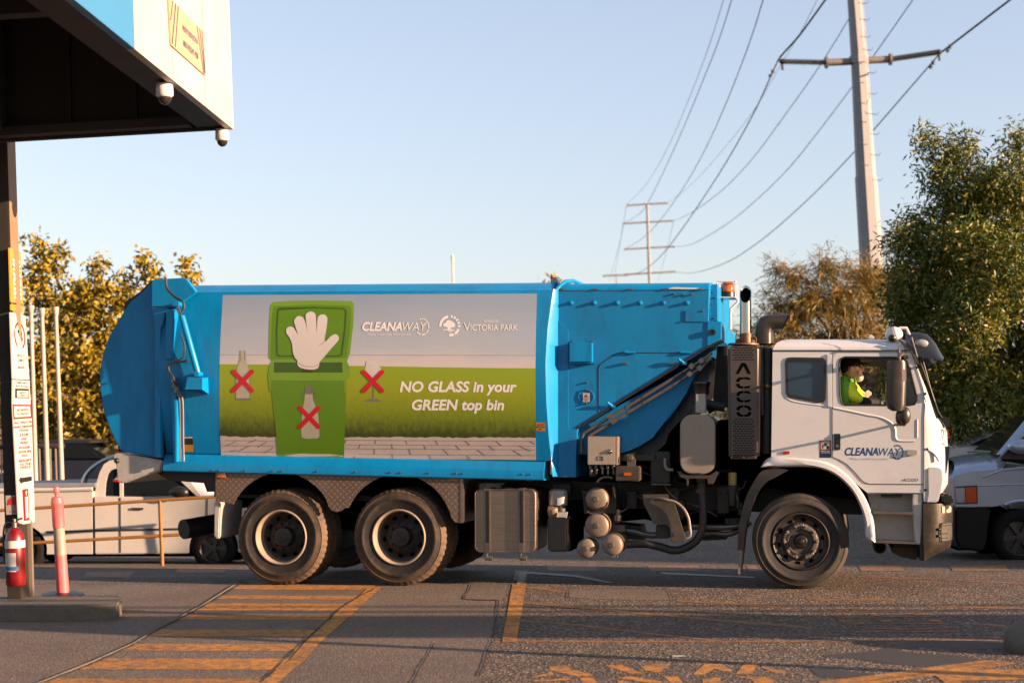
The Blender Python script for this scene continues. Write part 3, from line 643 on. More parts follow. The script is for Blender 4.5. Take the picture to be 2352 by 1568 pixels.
# ---- wheels
def tyre_mat(name, dust, dk, amt):
    m, t, b = nodes(name); N, L = t.nodes, t.links
    tc = N.new('ShaderNodeTexCoord'); nz = N.new('ShaderNodeTexNoise'); nz.inputs['Scale'].default_value = 3.5; nz.inputs['Detail'].default_value = 10; nz.inputs['Roughness'].default_value = .75
    L.new(tc.outputs['Object'], nz.inputs[0])
    sp = N.new('ShaderNodeSeparateXYZ'); L.new(tc.outputs['Object'], sp.inputs[0])
    ln = N.new('ShaderNodeVectorMath'); ln.operation = 'LENGTH'
    cb = N.new('ShaderNodeCombineXYZ'); L.new(sp.outputs[0], cb.inputs[0]); L.new(sp.outputs[2], cb.inputs[1]); L.new(cb.outputs[0], ln.inputs[0])
    mr = N.new('ShaderNodeMapRange'); mr.inputs[1].default_value = .36; mr.inputs[2].default_value = .52; mr.inputs[3].default_value = -.18; mr.inputs[4].default_value = .16
    L.new(ln.outputs['Value'], mr.inputs[0])
    ad = N.new('ShaderNodeMath'); ad.operation = 'ADD'; L.new(nz.outputs[0], ad.inputs[0]); L.new(mr.outputs[0], ad.inputs[1])
    rp = N.new('ShaderNodeValToRGB'); e = rp.color_ramp.elements; e[0].position = .36; e[0].color = (*dk, 1); e[1].position = .68; e[1].color = (*dust, 1); L.new(ad.outputs[0], rp.inputs[0])
    L.new(rp.outputs[0], b.inputs['Base Color']); b.inputs['Roughness'].default_value = .75
    bp = N.new('ShaderNodeBump'); bp.inputs['Strength'].default_value = .35; bp.inputs['Distance'].default_value = .006
    n2 = N.new('ShaderNodeTexNoise'); n2.inputs['Scale'].default_value = 45; L.new(tc.outputs['Object'], n2.inputs[0]); L.new(n2.outputs[0], bp.inputs['Height']); L.new(bp.outputs[0], b.inputs['Normal'])
    return m
M_tyre = tyre_mat('mud dusted rubber', (.080, .050, .028), (.0065, .005, .004), 1)
M_tyref = tyre_mat('dusty front rubber', (.046, .033, .024), (.0045, .004, .0038), 1)
M_rim = mat('dark oily rim', (.045, .042, .042), .5, .4, col2=(.022, .02, .02), scale=7, dirt=(.12, .08, .05), dscale=8, damt=.5)
M_rimb = mat('bare rim barrel', (.58, .47, .36), .5, .2, col2=(.42, .33, .25), scale=6)
def tyre(mb, r, wd, rb, y0=0., seg=144, tread=True, sw=0.03):
    prof = [(rb, y0+.035), (rb+.012, y0+.012), (rb+.05, y0+.002), (lerp(rb, r, .45), y0-.006), (lerp(rb, r, .47), y0-.010), (lerp(rb, r, .53), y0-.010), (lerp(rb, r, .55), y0-.006), (lerp(rb, r, .78), y0+.004), (lerp(rb, r, .80), y0+.001), (r-.035, y0+.014), (r-.012, y0+.028), (r-.003, y0+.045)]
    k = 4; grooves = []
    for i in range(k):
        a, b = y0+.05+(wd-.10)*i/k, y0+.05+(wd-.10)*(i+1)/k
        grooves += [(r, a), (r, b-.012), (r-.014, b-.011), (r-.014, b-.001)]
    prof += grooves[:-2]+[(r-.003, y0+wd-.045), (r-.012, y0+wd-.028), (r-.05, y0+wd-.008), (rb+.05, y0+wd-.002), (rb, y0+wd-.04)]
    rows = []
    for j, (rr, y) in enumerate(prof):
        row = []
        for q in range(seg):
            lug = tread and (9 <= j <= len(prof)-4) and (q % 3 == 0)
            R_ = rr-(.009 if lug and rr > r-.04 else 0); t = 2*math.pi*q/seg
            row.append(Vector((R_*math.cos(t), y, R_*math.sin(t))))
        rows.append(row)
    mb.grid(rows, closed_u=True)
def disc(mb, prof, seg=48): mb.lathe([(r, -y) for r, y in prof], (0, 0, 0), axis=(0, -1, 0), seg=seg)
def holes(mb, n, rad, hr, y, off=0., sx=1.):  # flat black faces drawn in place of open holes
    for i in range(n):
        t = 2*math.pi*(i+off)/n; c = Vector((rad*math.cos(t), y, rad*math.sin(t)))
        mb.face([c+Vector((hr*math.cos(q*math.pi/6)*math.cos(t)*1-sx*hr*math.sin(q*math.pi/6)*math.sin(t), 0, hr*math.cos(q*math.pi/6)*math.sin(t)+sx*hr*math.sin(q*math.pi/6)*math.cos(t))) for q in range(12)])
def nuts(mb, n, rad, r, y0, y1, off=0.):
    for i in range(n):
        t = 2*math.pi*(i+off)/n; mb.lathe([(.001, y1), (r*.55, y1), (r*.6, y1*.55+y0*.45), (r, y1*.5+y0*.5), (r, y0)], (rad*math.cos(t), 0, rad*math.sin(t)), axis=(0, -1, 0), seg=8)
def rear_wheel(c, rot):
    w_ = empty('wheel', c-LOC); w_.parent = lorry; r = .525
    def sub(m_, n, mt, sm=35):
        if n in ('wheel_nut', 'hand_hole'): return m_.build_each(n, mt, w_, sm, local=True)
        o = m_.build(n, mt, w_, sm, local=True); return o
    m_ = MB(); tyre(m_, r, .27, .298); o = sub(m_, 'tyre', M_tyre); o.rotation_euler.y = rot
    m_ = MB(); tyre(m_, r, .27, .298, y0=.33); sub(m_, 'tyre', M_tyre)
    m_ = MB(); disc(m_, [(.305, .02), (.302, .002), (.292, -.004), (.283, .002)]); sub(m_, 'rim_lip', M_rimb)
    m_ = MB(); disc(m_, [(.284, .002), (.276, .02), (.272, .05), (.268, .185)]); sub(m_, 'rim_barrel', M_rimb)
    m_ = MB(); disc(m_, [(.268, .182), (.24, .190), (.20, .182), (.165, .158), (.14, .154), (.001, .154)]); o = sub(m_, 'wheel_disc', M_rim)
    m_ = MB(); holes(m_, 10, .216, .022, .180, .3, 1.25); sub(m_, 'hand_hole', M_blackfill)
    m_ = MB(); nuts(m_, 10, .147, .019, -.154, -.115, .1); sub(m_, 'wheel_nut', M_rim)
    m_ = MB(); disc(m_, [(.112, .154), (.108, .08), (.098, .065), (.05, .060), (.048, .054), (.001, .054)]); sub(m_, 'hub', mat('oily grey hub', (.07, .065, .07), .45, .5, col2=(.035, .033, .035), scale=9, dirt=(.15, .10, .06), dscale=8, damt=.4))
    return w_
for cx, cy, rot in ((628, 702, .2), (1648, 702, 2.1)):
    p = at(*k5(cx, cy), 0); zc = gz(p.x, 0)+.525; rear_wheel(Vector((p.x, -.0, zc)), rot)
    q = MB(); qq = empty('wheel', Vector((p.x, 2.5, zc))-LOC); qq.parent = lorry
    tyre(q, .525, .27, .298, y0=-.27, seg=72); tyre(q, .525, .27, .298, y0=-.60, seg=72); q.build_each('tyre', M_tyre, qq, 35, local=True)
    q = MB(); disc(q, [(.30, -.6), (.001, -.5)]); disc(q, [(.30, -.02), (.001, -.1)]); q.build_each('wheel_disc', M_rim, qq, 35, local=True)
# front wheel, steered a little
pf = at(*k4(650, 1130), 0)
def front_wheel(c, steer, near_):
    w_ = empty('wheel', c-LOC); w_.parent = lorry; w_.rotation_euler.z = steer; r = .482
    def sub(m_, n, mt, sm=35): return (m_.build_each if n in ('wheel_nut', 'hand_hole', 'nut_indicator') else m_.build)(n, mt, w_, sm, local=True)
    m_ = MB(); tyre(m_, r, .28, .287, tread=False, seg=96); o = sub(m_, 'tyre', M_tyref); o.rotation_euler.y = .8
    if not near_: w_.scale = (1, -1, 1)
    m_ = MB(); disc(m_, [(.292, .02), (.289, .004), (.278, .000), (.270, .006), (.262, .03), (.24, .045), (.225, .048), (.218, .052)]); sub(m_, 'rim_lip', M_rim)
    m_ = MB(); disc(m_, [(.225, .048), (.20, .052), (.18, .03), (.168, .012), (.16, .006), (.128, .004), (.122, .010), (.118, .030), (.001, .03)]); sub(m_, 'wheel_disc', mat('dusty dark wheel disc', (.10, .085, .07), .5, .35, col2=(.055, .048, .042), scale=9, dirt=(.2, .15, .1), dscale=8, damt=.4) if near_ else M_rim)
    if near_:
        m_ = MB(); holes(m_, 10, .222, .020, .046, .3, 1.35); sub(m_, 'hand_hole', M_blackfill)
        m_ = MB(); nuts(m_, 10, .162, .017, -.006, .030, .05); sub(m_, 'wheel_nut', M_tank)
        m_ = MB()
        for i in range(10):
            if i % 5 == 2 and False: continue
            t0, t1 = 2*math.pi*(i+.22)/10, 2*math.pi*(i+.88)/10
            if i % 2 == 0:
                m_.tube([Vector(((.165+(.014 if j % 2 else -.010))*math.cos(lerp(t0, t1, j/6)), -.02, (.165+(.014 if j % 2 else -.010))*math.sin(lerp(t0, t1, j/6)))) for j in range(7)], .004, 6)
            tn = 2*math.pi*(i+.05)/10; a = .024 if i % 2 == 0 else -.024
            c0 = Vector((.162*math.cos(tn), -.012, .162*math.sin(tn))); td = Vector((-math.sin(tn), 0, math.cos(tn)))*a; rd = Vector((math.cos(tn), 0, math.sin(tn)))*.018
            m_.face([c0+rd, c0+td*1.5, c0-rd, c0-td*.9])
        sub(m_, 'nut_indicator', M_tank)
        m_ = MB(); disc(m_, [(.075, .03), (.066, -.002), (.055, -.012), (.034, -.014), (.03, -.03), (.022, -.038), (.001, -.04)]); sub(m_, 'hub', mat('oily black hub', (.03, .028, .027), .35, .4, scale=9, dirt=(.12, .09, .06), dscale=9, damt=.4))
front_wheel(Vector((pf.x, 0.0, .482)), R(5), True)
front_wheel(Vector((pf.x, 2.44, .482)), R(5), False)
# ---- chassis, axles and the dark clutter under the body
def X(px, Y=0.): return at(px, 1200, Y).x
mb = MB()
for ya in (.80, 1.62): mb.box(X(490, .8), X(2120, .8), ya, ya+.08, .72, 1.0)
for px in (560, 780, 1040, 1300, 1500, 1690, 1900): mb.box(X(px, .8), X(px, .8)+.12, .88, 1.62, .76, .96)
part(mb, 'chassis_rail', M_dark)
mb = MB()
for cx in (628, 1648): p = at(*k5(cx, 702), 0); mb.tube([(p.x, .3, .38), (p.x, .9, .38), (p.x, 1.05, .39), (p.x, 1.45, .39), (p.x, 1.6, .38), (p.x, 2.2, .38)], [.09, .09, .2, .2, .09, .09], 16)
mb.tube([(pf.x, .35, .46), (pf.x, 2.1, .46)], .07, 10); mb.build_each('axle', M_dark, lorry)
mb = MB(); mb.ext([(1064, 1096), (1700, 1090), (1710, 1200), (1600, 1215), (1480, 1192), (1400, 1200), (1300, 1215), (1064, 1180)], .86, 1.6); mb.ext([(1375, 1000), (1690, 960), (1690, 1096), (1330, 1100)], .78, 1.7); part(mb, 'underbody', M_blackfill)
mb = MB(); mb.ext([(1700, 1040), (2090, 1060), (2120, 1160), (2000, 1215), (1980, 1150), (1760, 1120), (1700, 1180)], .42, 2.1); part(mb, 'engine_bay', M_blackfill)
# propshaft, pipes crossing low behind
mb = MB()
mb.tube(catmull([at(*k2(*p), .55) for p in ((590, 1130), (760, 1150), (930, 1185), (1150, 1160), (1280, 1105), (1440, 1110), (1640, 1110), (1760, 1090))], 4), .035, 10); mb.tube(catmull([at(*k2(*p), .6) for p in ((1380, 1180), (1500, 1165), (1640, 1175), (1760, 1130), (1850, 1060))], 4), .03, 10)
part(mb, 'exhaust_pipe', M_steel)
mb = MB(); mb.ext(pp(k2, (600, 1080), (820, 1100), (860, 1230), (690, 1220), (600, 1170)), .6, 1.0); mb.ext(pp(k2, (1380, 1120), (1620, 1180), (1625, 1225), (1390, 1235)), .7, 1.0); part(mb, 'underbody_bracket', M_dark)
# ---- fuel tank with straps
mb = MB(); mb.ext([kH(*p) for p in rrect(45, 272, 1050, 1310, 95)], .015, .62, .014, 3); tank = part(mb, 'fuel_tank', M_alu)
mb = MB(); mb.tube([at(*kH(*p), .013) for p in rrect(58, 285, 1030, 1298, 90)]+[at(*kH(1030, 1208), .013)], .008, 6); part(mb, 'tank_seam', M_alu, tank)
for x in (240, 795):
    mb = MB(); 
    mb.ext(pp(kH, (x-52, 262), (x+50, 262), (x+52, 1318), (x-48, 1318)), -.012, .60, .006); part(mb, 'tank_strap', M_steel, tank)
    mb = MB(); mb.ext(pp(kH, (x-20, 300), (x+36, 300), (x+40, 1150), (x-12, 1150)), -.014, -.008); part(mb, 'strap_rubber', M_black, tank)
    mb = MB(); mb.tube([at(*kH(x, 1310), .02), at(*kH(x+10, 1450), .02)], .010, 8); mb.lathe([(.001, .05), (.025, .05), (.03, .02), (.03, -.02), (.001, -.04)], at(*kH(x+20, 1395), .03), axis=(1, 0, 0), seg=10); mb.box(*[v for v in (at(*kH(x-40, 1400), .02).x, at(*kH(x+60, 1400), .02).x)], .0, .05, at(*kH(x, 1410), .02).z, at(*kH(x, 1385), .02).z); part(mb, 'strap_bolt', M_steel, tank)
mb = MB(); mb.lathe([(.001, .065), (.05, .06), (.062, .05), (.062, .012), (.05, .01), (.05, -.03)], at(*kH(560, 270), .30)+Vector((0, 0, -.02)), axis=(.15, -.4, 1), seg=18); part(mb, 'fuel_cap', M_steel, tank)
mb = MB(); mb.ext(pp(kH, (840, 68), (1010, 68), (985, 142), (870, 138)), -.02, .1, .004); part(mb, 'body_bracket', M_steel)
# black battery box with caps and bottle
mb = MB(); mb.ext(pp(kH, (1222, 735), (1550, 735), (1560, 1300), (1240, 1300)), .05, .55, .02); bx = part(mb, 'urea_tank', M_black)
mb = MB(); mb.ext(pp(kH, (1530, 480), (1715, 480), (1710, 1240), (1600, 1290), (1560, 1290)), .35, .8); part(mb, 'battery_box', M_blackfill)
mb = MB(); c = at(*kH(1405, 530), .22); mb.lathe([(.001, .17), (.07, .168), (.098, .15), (.10, .11), (.10, 0), (.001, 0)], c, axis=(0, 0, 1), seg=22); part(mb, 'filter_canister', mat('white canister', (.42, .42, .45), .4, scale=6), bx)
mb = MB(); mb.lathe([(.001, 0), (.11, 0), (.11, -.06), (.001, -.06)], c-Vector((0, 0, .005)), axis=(0, 0, 1), seg=18); part(mb, 'canister_base', M_black, bx)
mb = MB(); mb.pbox(*kH(1364, 432), *kH(1386, 530), .118, .125); part(mb, 'canister_stripe', mat('blue ink', (.01, .03, .22), .4, scale=5), bx)
mb = MB(); mb.lathe([(.001, .06), (.05, .055), (.062, .02), (.058, -.01), (.054, -.10)], at(*kH(1325, 640), .14), axis=(0, -.55, 1), seg=20); part(mb, 'filler_cap', M_tank, bx)
mb = MB(); mb.ext(pp(kH, (1420, 650), (1560, 650), (1540, 745), (1400, 745)), .08, .1); part(mb, 'tank_label', M_sticker, bx)
# ---- round air tanks
M_airt = mat('dusty tan tank end', (.34, .27, .21), .5, .1, col2=(.26, .20, .16), scale=9, dirt=(.14, .10, .07), dscale=9, damt=.6)
for cx, cy, r, L_, y0 in ((412, 848, 108, .7, .10), (413, 1097, 115, .75, .08), (313, 1310, 90, .35, .03), (557, 1277, 100, .55, .03)):
    c = at(*k2(cx, cy), y0); rr = r*.24613*(c-CAM).dot(FWD)/FOC
    mb = MB(); mb.lathe([(.001, .0), (rr*.3, -.001), (rr*.6, -.006), (rr*.82, -.014), (rr*.93, -.024), (rr*.99, -.040), (rr, -.055), (rr, -L_+.08), (rr*.85, -L_+.03), (.001, -L_)], c, seg=36); tk = part(mb, 'air_tank', M_airt, smooth=50)
    mb = MB(); mb.lathe([(.001, .034), (.022, .034), (.026, .02), (.030, -.003)], c, seg=12); part(mb, 'tank_plug', M_steel, tk)
    mb = MB()
    for dx in (-.02, .0, .03): p = c+Vector((dx+.02, .09, -rr)); mb.tube([p, p-Vector((0, 0, .018))], .006, 6)
    mb.build_each('drain_valve', M_steel, tk)
mb = MB(); mb.ext(pp(k2, (280, 760), (300, 980), (600, 980), (600, 740), (560, 740), (560, 830)), .30, .45); part(mb, 'tank_bracket', M_dark)
mb = MB(); mb.tube([at(*k2(572, 730), .2), at(*k2(590, 830), .2)], .006, 6); mb.tube([at(*k2(330, 965), .12), at(*k2(370, 985), .12), at(*k2(480, 975), .12)], .012, 8); mb.build_each('air_line', M_steel, lorry)
# ---- grey control cabinet
mb = MB(); mb.ext(pp(k2, (330, 262), (610, 266), (608, 530), (330, 526)), -.06, .20, .005); cb_ = part(mb, 'control_cabinet', M_tank)
mb = MB(); mb.pbox(*k2(334, 266), *k2(586, 526), -.072, -.061, .003); part(mb, 'cabinet_door', mat('beige cabinet door', (.54, .46, .38), .4, .1, col2=(.48, .41, .34), scale=4, dirt=(.25, .2, .16), dscale=4, damt=.3), cb_)
mb = MB(); mb.lathe([(.001, .018), (.014, .018), (.018, .008), (.026, .006), (.026, 0)], at(*k2(541, 403), -.072), seg=16); part(mb, 'cabinet_lock', M_chrome, cb_)
mb = MB(); 
for q in (((430, 450), (470, 450), (480, 458), (480, 486), (430, 486)),): mb.tube([at(*k2(*p), -.074) for p in q+(q[0],)], .003, 5)
mb.text('LH', plane_fn(k2, 455, 478, -.075), 30, .4); part(mb, 'cabinet_mark', M_ink, cb_)
mb = MB()
for x in (360, 412, 466, 518, 570): mb.tube([at(*k2(x, 530), .03), at(*k2(x, 560), .03), at(*k2(x+(6 if x != 412 else 4), 566), .03), at(*k2(x+6, 615), .02)], [.019, .019, .014, .012], 10)
mb.build_each('cable_gland', M_steel, cb_)
mb = MB(); mb.tube(catmull([at(*k2(*p), .1) for p in ((420, 690), (460, 650), (520, 640), (565, 650))], 4), .012, 8); part(mb, 'cable', M_tank)
mb = MB(); mb.pbox(*k2(592, 540), *k2(815, 680), -.05, .22, .01); jb = part(mb, 'side_box', mat('dusty dark box', (.10, .078, .058), .5, .2, col2=(.06, .05, .04), scale=8, dirt=(.2, .15, .1), dscale=6, damt=.4))
mb = MB(); mb.pbox(*k2(670, 600), *k2(736, 630), -.062, -.05, .002); part(mb, 'marker_lamp', M_amber, jb)
mb = MB(); mb.ext(pp(k2, (700, 430), (750, 430), (778, 480), (778, 545), (702, 545)), .02, .05); mb.lathe([(.001, .03), (.02, .03), (.028, .01), (.03, -.03)], at(*k2(735, 465), .01), seg=12); mb.ext(pp(k2, (640, 436), (780, 410), (770, 430), (700, 490), (642, 490)), .3, .32); mb.build_each('arm_lever', M_pipe, lorry)
mb = MB(); mb.pbox(*k2(745, 432), *k2(960, 490), .18, .3, .01); mb.pbox(*k2(920, 405), *k2(1100, 700), .22, .5, .01); part(mb, 'valve_block', M_dark)
mb = MB(); mb.tube(catmull([at(*k2(*p), .16) for p in ((1055, 465), (1055, 530), (1075, 570), (1130, 575))], 4), .017, 8); part(mb, 'hydraulic_elbow', M_tank)
mb = MB(); mb.box(*[at(*k2(925, 700), .18).x, at(*k2(1105, 700), .18).x], .17, .5, at(*k2(925, 712), .18).z, at(*k2(925, 704), .18).z); part(mb, 'valve_tray', M_steel)
# ---- air cleaner drum with its stand
mb = MB(); mb.ext(pp(k2, *rrect(1194, 58, 1520, 612, 110, 8)), .02, .12, .03, 4); mb2 = part(mb, 'filter_drum_lid', mat('beige grey drum lid', (.46, .38, .31), .36, .15, col2=(.40, .33, .27), scale=2, dirt=(.26, .2, .15), dscale=3, damt=.3))
mb = MB(); mb.ext(pp(k2, *rrect(1206, 64, 1530, 606, 110, 8)), .12, .62, .02); part(mb, 'filter_drum', M_black)
mb = MB(); mb.ext(pp(k2, (1165, 590), (1200, 590), (1250, 625), (1470, 625), (1530, 590), (1555, 600), (1500, 705), (1455, 705), (1450, 655), (1275, 655), (1268, 722), (1258, 722), (1255, 660), (1200, 640)), .04, .5); part(mb, 'drum_cradle', M_guard)
mb = MB(); mb.ext(pp(k1, (1490, 1136), (1582, 1136), (1580, 1312), (1488, 1312)), .06, .25, .004); part(mb, 'white_duct', mat('grey white duct', (.55, .53, .52), .45, scale=6))
mb = MB(); mb.lathe([(.001, .13), (.095, .13), (.10, .11), (.085, .08), (.085, 0)], at(*k1(1540, 1140), .16), axis=(0, 0, 1), seg=20); part(mb, 'breather_cap', M_black)
mb = MB(); mb.tube([at(*k1(1590, 1230), .3), at(*k1(1760, 1262), .3)], .05, 10); mb.tube([at(*k1(1600, 1290), .35), at(*k1(1700, 1240), .35)], .04, 8); part(mb, 'hydraulic_fitting', M_dark)
mb = MB(); mb.tube([at(*k2(1395, 690), .2), at(*k2(1395, 770), .2), at(*k2(1390, 800), .2)], [.05, .05, .045], 14); mb.tube([at(*k2(1390, 755), .2), at(*k2(1390, 790), .2)], .06, 14); part(mb, 'drum_outlet', M_guard)
mb = MB(); mb.tube(catmull([at(*k2(*p), .2) for p in ((1400, 800), (1410, 950), (1400, 1130), (1340, 1240), (1240, 1305), (1130, 1325), (1000, 1290), (860, 1265), (700, 1270))], 5), .042, 12); part(mb, 'intake_hose', M_hose)
mb = MB(); mb.ext(pp(k2, (845, 805), (1082, 802), (1082, 862), (1145, 892), (1246, 1215), (1240, 1246), (1105, 1246), (1100, 1125), (1075, 1087), (950, 1082), (852, 885)), .05, .09, .004); sb = part(mb, 'step_bracket', mat('worn dark bracket', (.15, .125, .10), .45, .4, col2=(.09, .075, .06), scale=6, dirt=(.28, .22, .16), dscale=5, damt=.4))
mb = MB(); mb.pbox(*k2(970, 1085), *k2(1090, 1215), .2, .4, .01); mb.pbox(*k2(1150, 860), *k2(1240, 1040), .3, .5, .02); part(mb, 'bracket_motor', M_dark)
mb = MB(); mb.lathe([(.010, .008), (.020, .008), (.022, 0)], at(*k2(1131, 1181), .05), seg=12); mb.tube([at(*k2(955, 842), .02), at(*k2(1000, 838), .0), at(*k2(1050, 850), .0), at(*k2(1075, 856), .0)], [.028, .024, .024, .018], 10); part(mb, 'bracket_fitting', M_steel, sb)
mb = MB(); mb.tube(catmull([at(*k2(*p), .0) for p in ((1070, 855), (1150, 875), (1225, 935), (1270, 1020), (1285, 1110), (1290, 1185), (1255, 1212))], 5), .0155, 10); part(mb, 'braided_hose', M_tank, sb)
# ---- exhaust stack behind its pierced shield
mb = MB(); mb.ext(pp(k1, (1786, 688), (1940, 684), (2095, 688))+pp(k2, (1935, 472), (1648, 474)), .0, .34, .03, 3); sh = part(mb, 'heat_shield', M_shield)
mb = MB()
def slots(rows_, y0, dy, k, xa, xb, Y=-.002):
    for r_ in range(rows_):
        n = 5 if r_ % 2 == 0 else 6; sp_ = (xb-xa)/6
        for i in range(n):
            x = xa+sp_*(i+.5+(.5 if n == 5 else 0)); y = y0+dy*r_
            mb.sheet([(x-sp_*.38, y-3.6), (x+sp_*.38, y-3.6), (x+sp_*.38, y+3.6), (x-sp_*.38, y+3.6)], fn=lambda a, b: at(*k(a, b), Y))
slots(6, 707, 22, k1, 1832, 2040); slots(16, 103, 22.2, k2, 1685, 1892)
def cutout(outer, holes_=()): mb.sheet(outer, holes_, fn=lambda a, b: at(*k1(a, b), -.002))
cutout([(1865, 950), (1918, 850), (1938, 845), (1960, 852), (2006, 950), (1980, 950), (1938, 872), (1890, 950)])
def cee(cy, closed):
    for s_ in (-1, 1):
        for h in (-1, 1):
            if True:
                a = [(1940+s_*4, cy+h*54), (1940+s_*50, cy+h*48), (1940+s_*68, cy+h*26), (1940+s_*70, cy+h*8)] if closed or s_ < 0 else [(1940+s_*4, cy+h*54), (1940+s_*45, cy+h*50), (1940+s_*65, cy+h*34), (1940+s_*66, cy+h*28)]
                b = [(1940+s_*40, cy+h*8), (1940+s_*38, cy+h*22), (1940+s_*28, cy+h*30), (1940+s_*4, cy+h*33)] if closed or s_ < 0 else [(1940+s_*38, cy+h*28), (1940+s_*34, cy+h*32), (1940+s_*24, cy+h*33), (1940+s_*4, cy+h*33)]
                cutout(a+b)
cee(1032, False); cee(1162, False); cee(1296, True)
part(mb, 'painted_cutout', M_blackfill, sh)  # black faces laid on the shield instead of cut openings
mb = MB()
for x in (1675, 1788, 1897): mb.lathe([(.001, .012), (.012, .011), (.014, 0)], at(*k2(x, 460), .0), seg=10)
mb.build_each('shield_bolt', M_steel, sh)
mb = MB(); mb.lathe([(.001, .02), (.16, .018), (.165, .0)], at(*k1(1940, 682), .17), axis=(0, 0, 1), seg=24); part(mb, 'shield_cap', mat('rusty cap', (.30, .15, .08), .5, .6, col2=(.2, .1, .06), scale=8), sh)
# stack pipe with slanted mouth
ps = at(*k1(1957, 400), .17); r = .060; zb, z0, z1 = at(*k1(1957, 660), .17).z, at(*k1(1957, 290), .17).z, at(*k1(1957, 120), .17).z
def lean(z): return ps.x+(z-ps.z)*-.012
rows = []
for t in (0., .4, .8, 1.): rows.append([Vector((lean(lerp(zb, z0, t))+r*math.cos(a), .17+r*math.sin(a), lerp(zb, z0, t)+(0 if t < 1 else 0))) for a in [2*math.pi*q/28 for q in range(28)]])
def ztop(a): return lerp(z0, z1, .5-.5*math.cos(a-math.radians(90)+0) if False else (.5+.5*math.sin(a)))
top = [Vector((lean(ztop(a))+r*math.cos(a), .17+r*math.sin(a), ztop(a))) for a in [2*math.pi*q/28 for q in range(28)]]
mb = MB(); mb.grid(rows+[top, [Vector((lerp(v.x, lean(v.z), .1), lerp(v.y, .17, .1), v.z)) for v in top]], closed_u=True); sk = part(mb, 'exhaust_stack', M_chrome, smooth=60)
mb = MB(); mb.face([Vector((lerp(v.x, lean(v.z), .08), lerp(v.y, .17, .08)+.012, v.z-.012)) for v in top][::-1]); part(mb, 'stack_mouth', M_blackfill, sk)
mb = MB(); mb.lathe([(r+.004, 0), (r+.004, .09), (r, .1)], (lean(zb), .17, zb), axis=(0, 0, 1), seg=24); mb.tube(catmull([at(*k1(*p), .14) for p in ((2012, 620), (2040, 608), (2055, 625), (2050, 660))], 4), .010, 8); mb.tube(catmull([at(*k1(*p), .14) for p in ((1865, 660), (1890, 630), (1930, 640), (1990, 632))], 4), .012, 8); part(mb, 'stack_clamp', mat('rusted clamp', (.25, .12, .06), .5, .5, col2=(.12, .07, .05), scale=20), sk)
# air intake snorkel with black canister behind
mb = MB()
sn = [((575, 600), (405, 600)), ((574, 520), (402, 500)), ((572, 470), (408, 425)), ((585, 466), (450, 350)), ((620, 464), (520, 325)), ((655, 462), (725, 318))]
rows = []
for (a, b) in sn:
    p, q = at(*k3(*a), .3), at(*k3(*b), .3); dp = (q-p); c = (p+q)/2
    rows.append([c+dp*.5*math.copysign(abs(math.cos(t))**.6, math.cos(t))+Vector((0, .17*math.copysign(abs(math.sin(t))**.6, math.sin(t)), 0)) for t in [2*math.pi*k/20 for k in range(20)]])
mb.grid(rows, closed_u=True); sn_ = part(mb, 'air_intake', M_mirror, smooth=50, recalc=True)
mb = MB(); mb.face([(rows[-1][0]+rows[-1][10])/2+(v-(rows[-1][0]+rows[-1][10])/2)*.94+Vector((-.01, 0, 0)) for v in rows[-1]]); part(mb, 'intake_mouth', M_blackfill, sn_)
mb = MB(); p = at(*k3(515, 640), .4); mb.lathe([(.001, 0), (.16, 0), (.16, -1.1), (.001, -1.1)], p, axis=(0, 0, 1), seg=24); part(mb, 'intake_canister', M_black)
mb = MB(); mb.ext(pp(k3, (452, 615), (475, 630), (482, 1260), (462, 1260)), .10, .2); part(mb, 'shield_bracket', M_black)
mb = MB(); p = at(*k3(515, 1000), .26); mb.lathe([(.07, .03), (.07, 0), (.06, 0)], p, axis=(0, 0, 1), seg=18); part(mb, 'brass_band', mat('brass', (.5, .33, .08), .3, .8, scale=6))
mb = MB(); mb.ext(pp(k3, (440, 640), (560, 660))+pp(k4, (385, 380), (290, 380)), .45, 2.1); part(mb, 'bulkhead', M_blackfill)
# small yellow filter hanging beside the wheel
mb = MB(); p = at(*k4(40, 500), .12); mb.lathe([(.001, 0), (.04, 0), (.045, -.01), (.045, -.13), (.001, -.13)], p, axis=(0, 0, 1), seg=16); part(mb, 'fuel_filter', mat('yellow filter', (.36, .24, .05), .4, scale=5))
mb = MB(); mb.lathe([(.001, 0), (.05, 0), (.04, -.10), (.03, -.2), (.001, -.2)], p-Vector((0, 0, .14)), axis=(0, 0, 1), seg=14); mb.tube([p-Vector((-.06, .02, .25)), p-Vector((-.06, .02, .36))], .015, 8); part(mb, 'filter_bracket', M_dark)
# beacon on its wire guard
by = 1.0
mb = MB(); c = at(*k1(1787, 232), by); mb.lathe([(.001, .0), (.085, 0), (.085, .05), (.078, .055)], c, axis=(0, 0, 1), seg=28); bc = part(mb, 'beacon_base', M_black)
mb = MB(); mb.lathe([(.076, .05), (.078, .08), (.072, .14), (.058, .158), (.001, .165)], c, axis=(0, 0, 1), seg=28); part(mb, 'beacon_lens', M_beacon, bc, smooth=50)
mb = MB()
for yy in (by-.14, by+.14):
    mb.tube([at(*k1(*p), by)+Vector((0, yy-by, 0)) for p in ((1700, 240), (1702, 100), (1872, 100), (1868, 240))], .009, 8)
mb.tube([at(*k1(1872, 100), by)+Vector((0, -.14, 0)), at(*k1(1872, 100), by)+Vector((0, .14, 0))], .009, 8)
mb.tube([at(*k1(1702, 100), by)+Vector((0, -.14, 0)), at(*k1(1702, 100), by)+Vector((0, .14, 0))], .009, 8)
mb.tube([at(*k1(*p), by) for p in ((1868, 240), (1884, 262), (1880, 282), (1816, 345), (1816, 535))], .013, 8)
a = at(*k1(1690, 240), by); b = at(*k1(1870, 240), by); mb.box(a.x, b.x, by-.15, by+.15, a.z-.012, a.z)
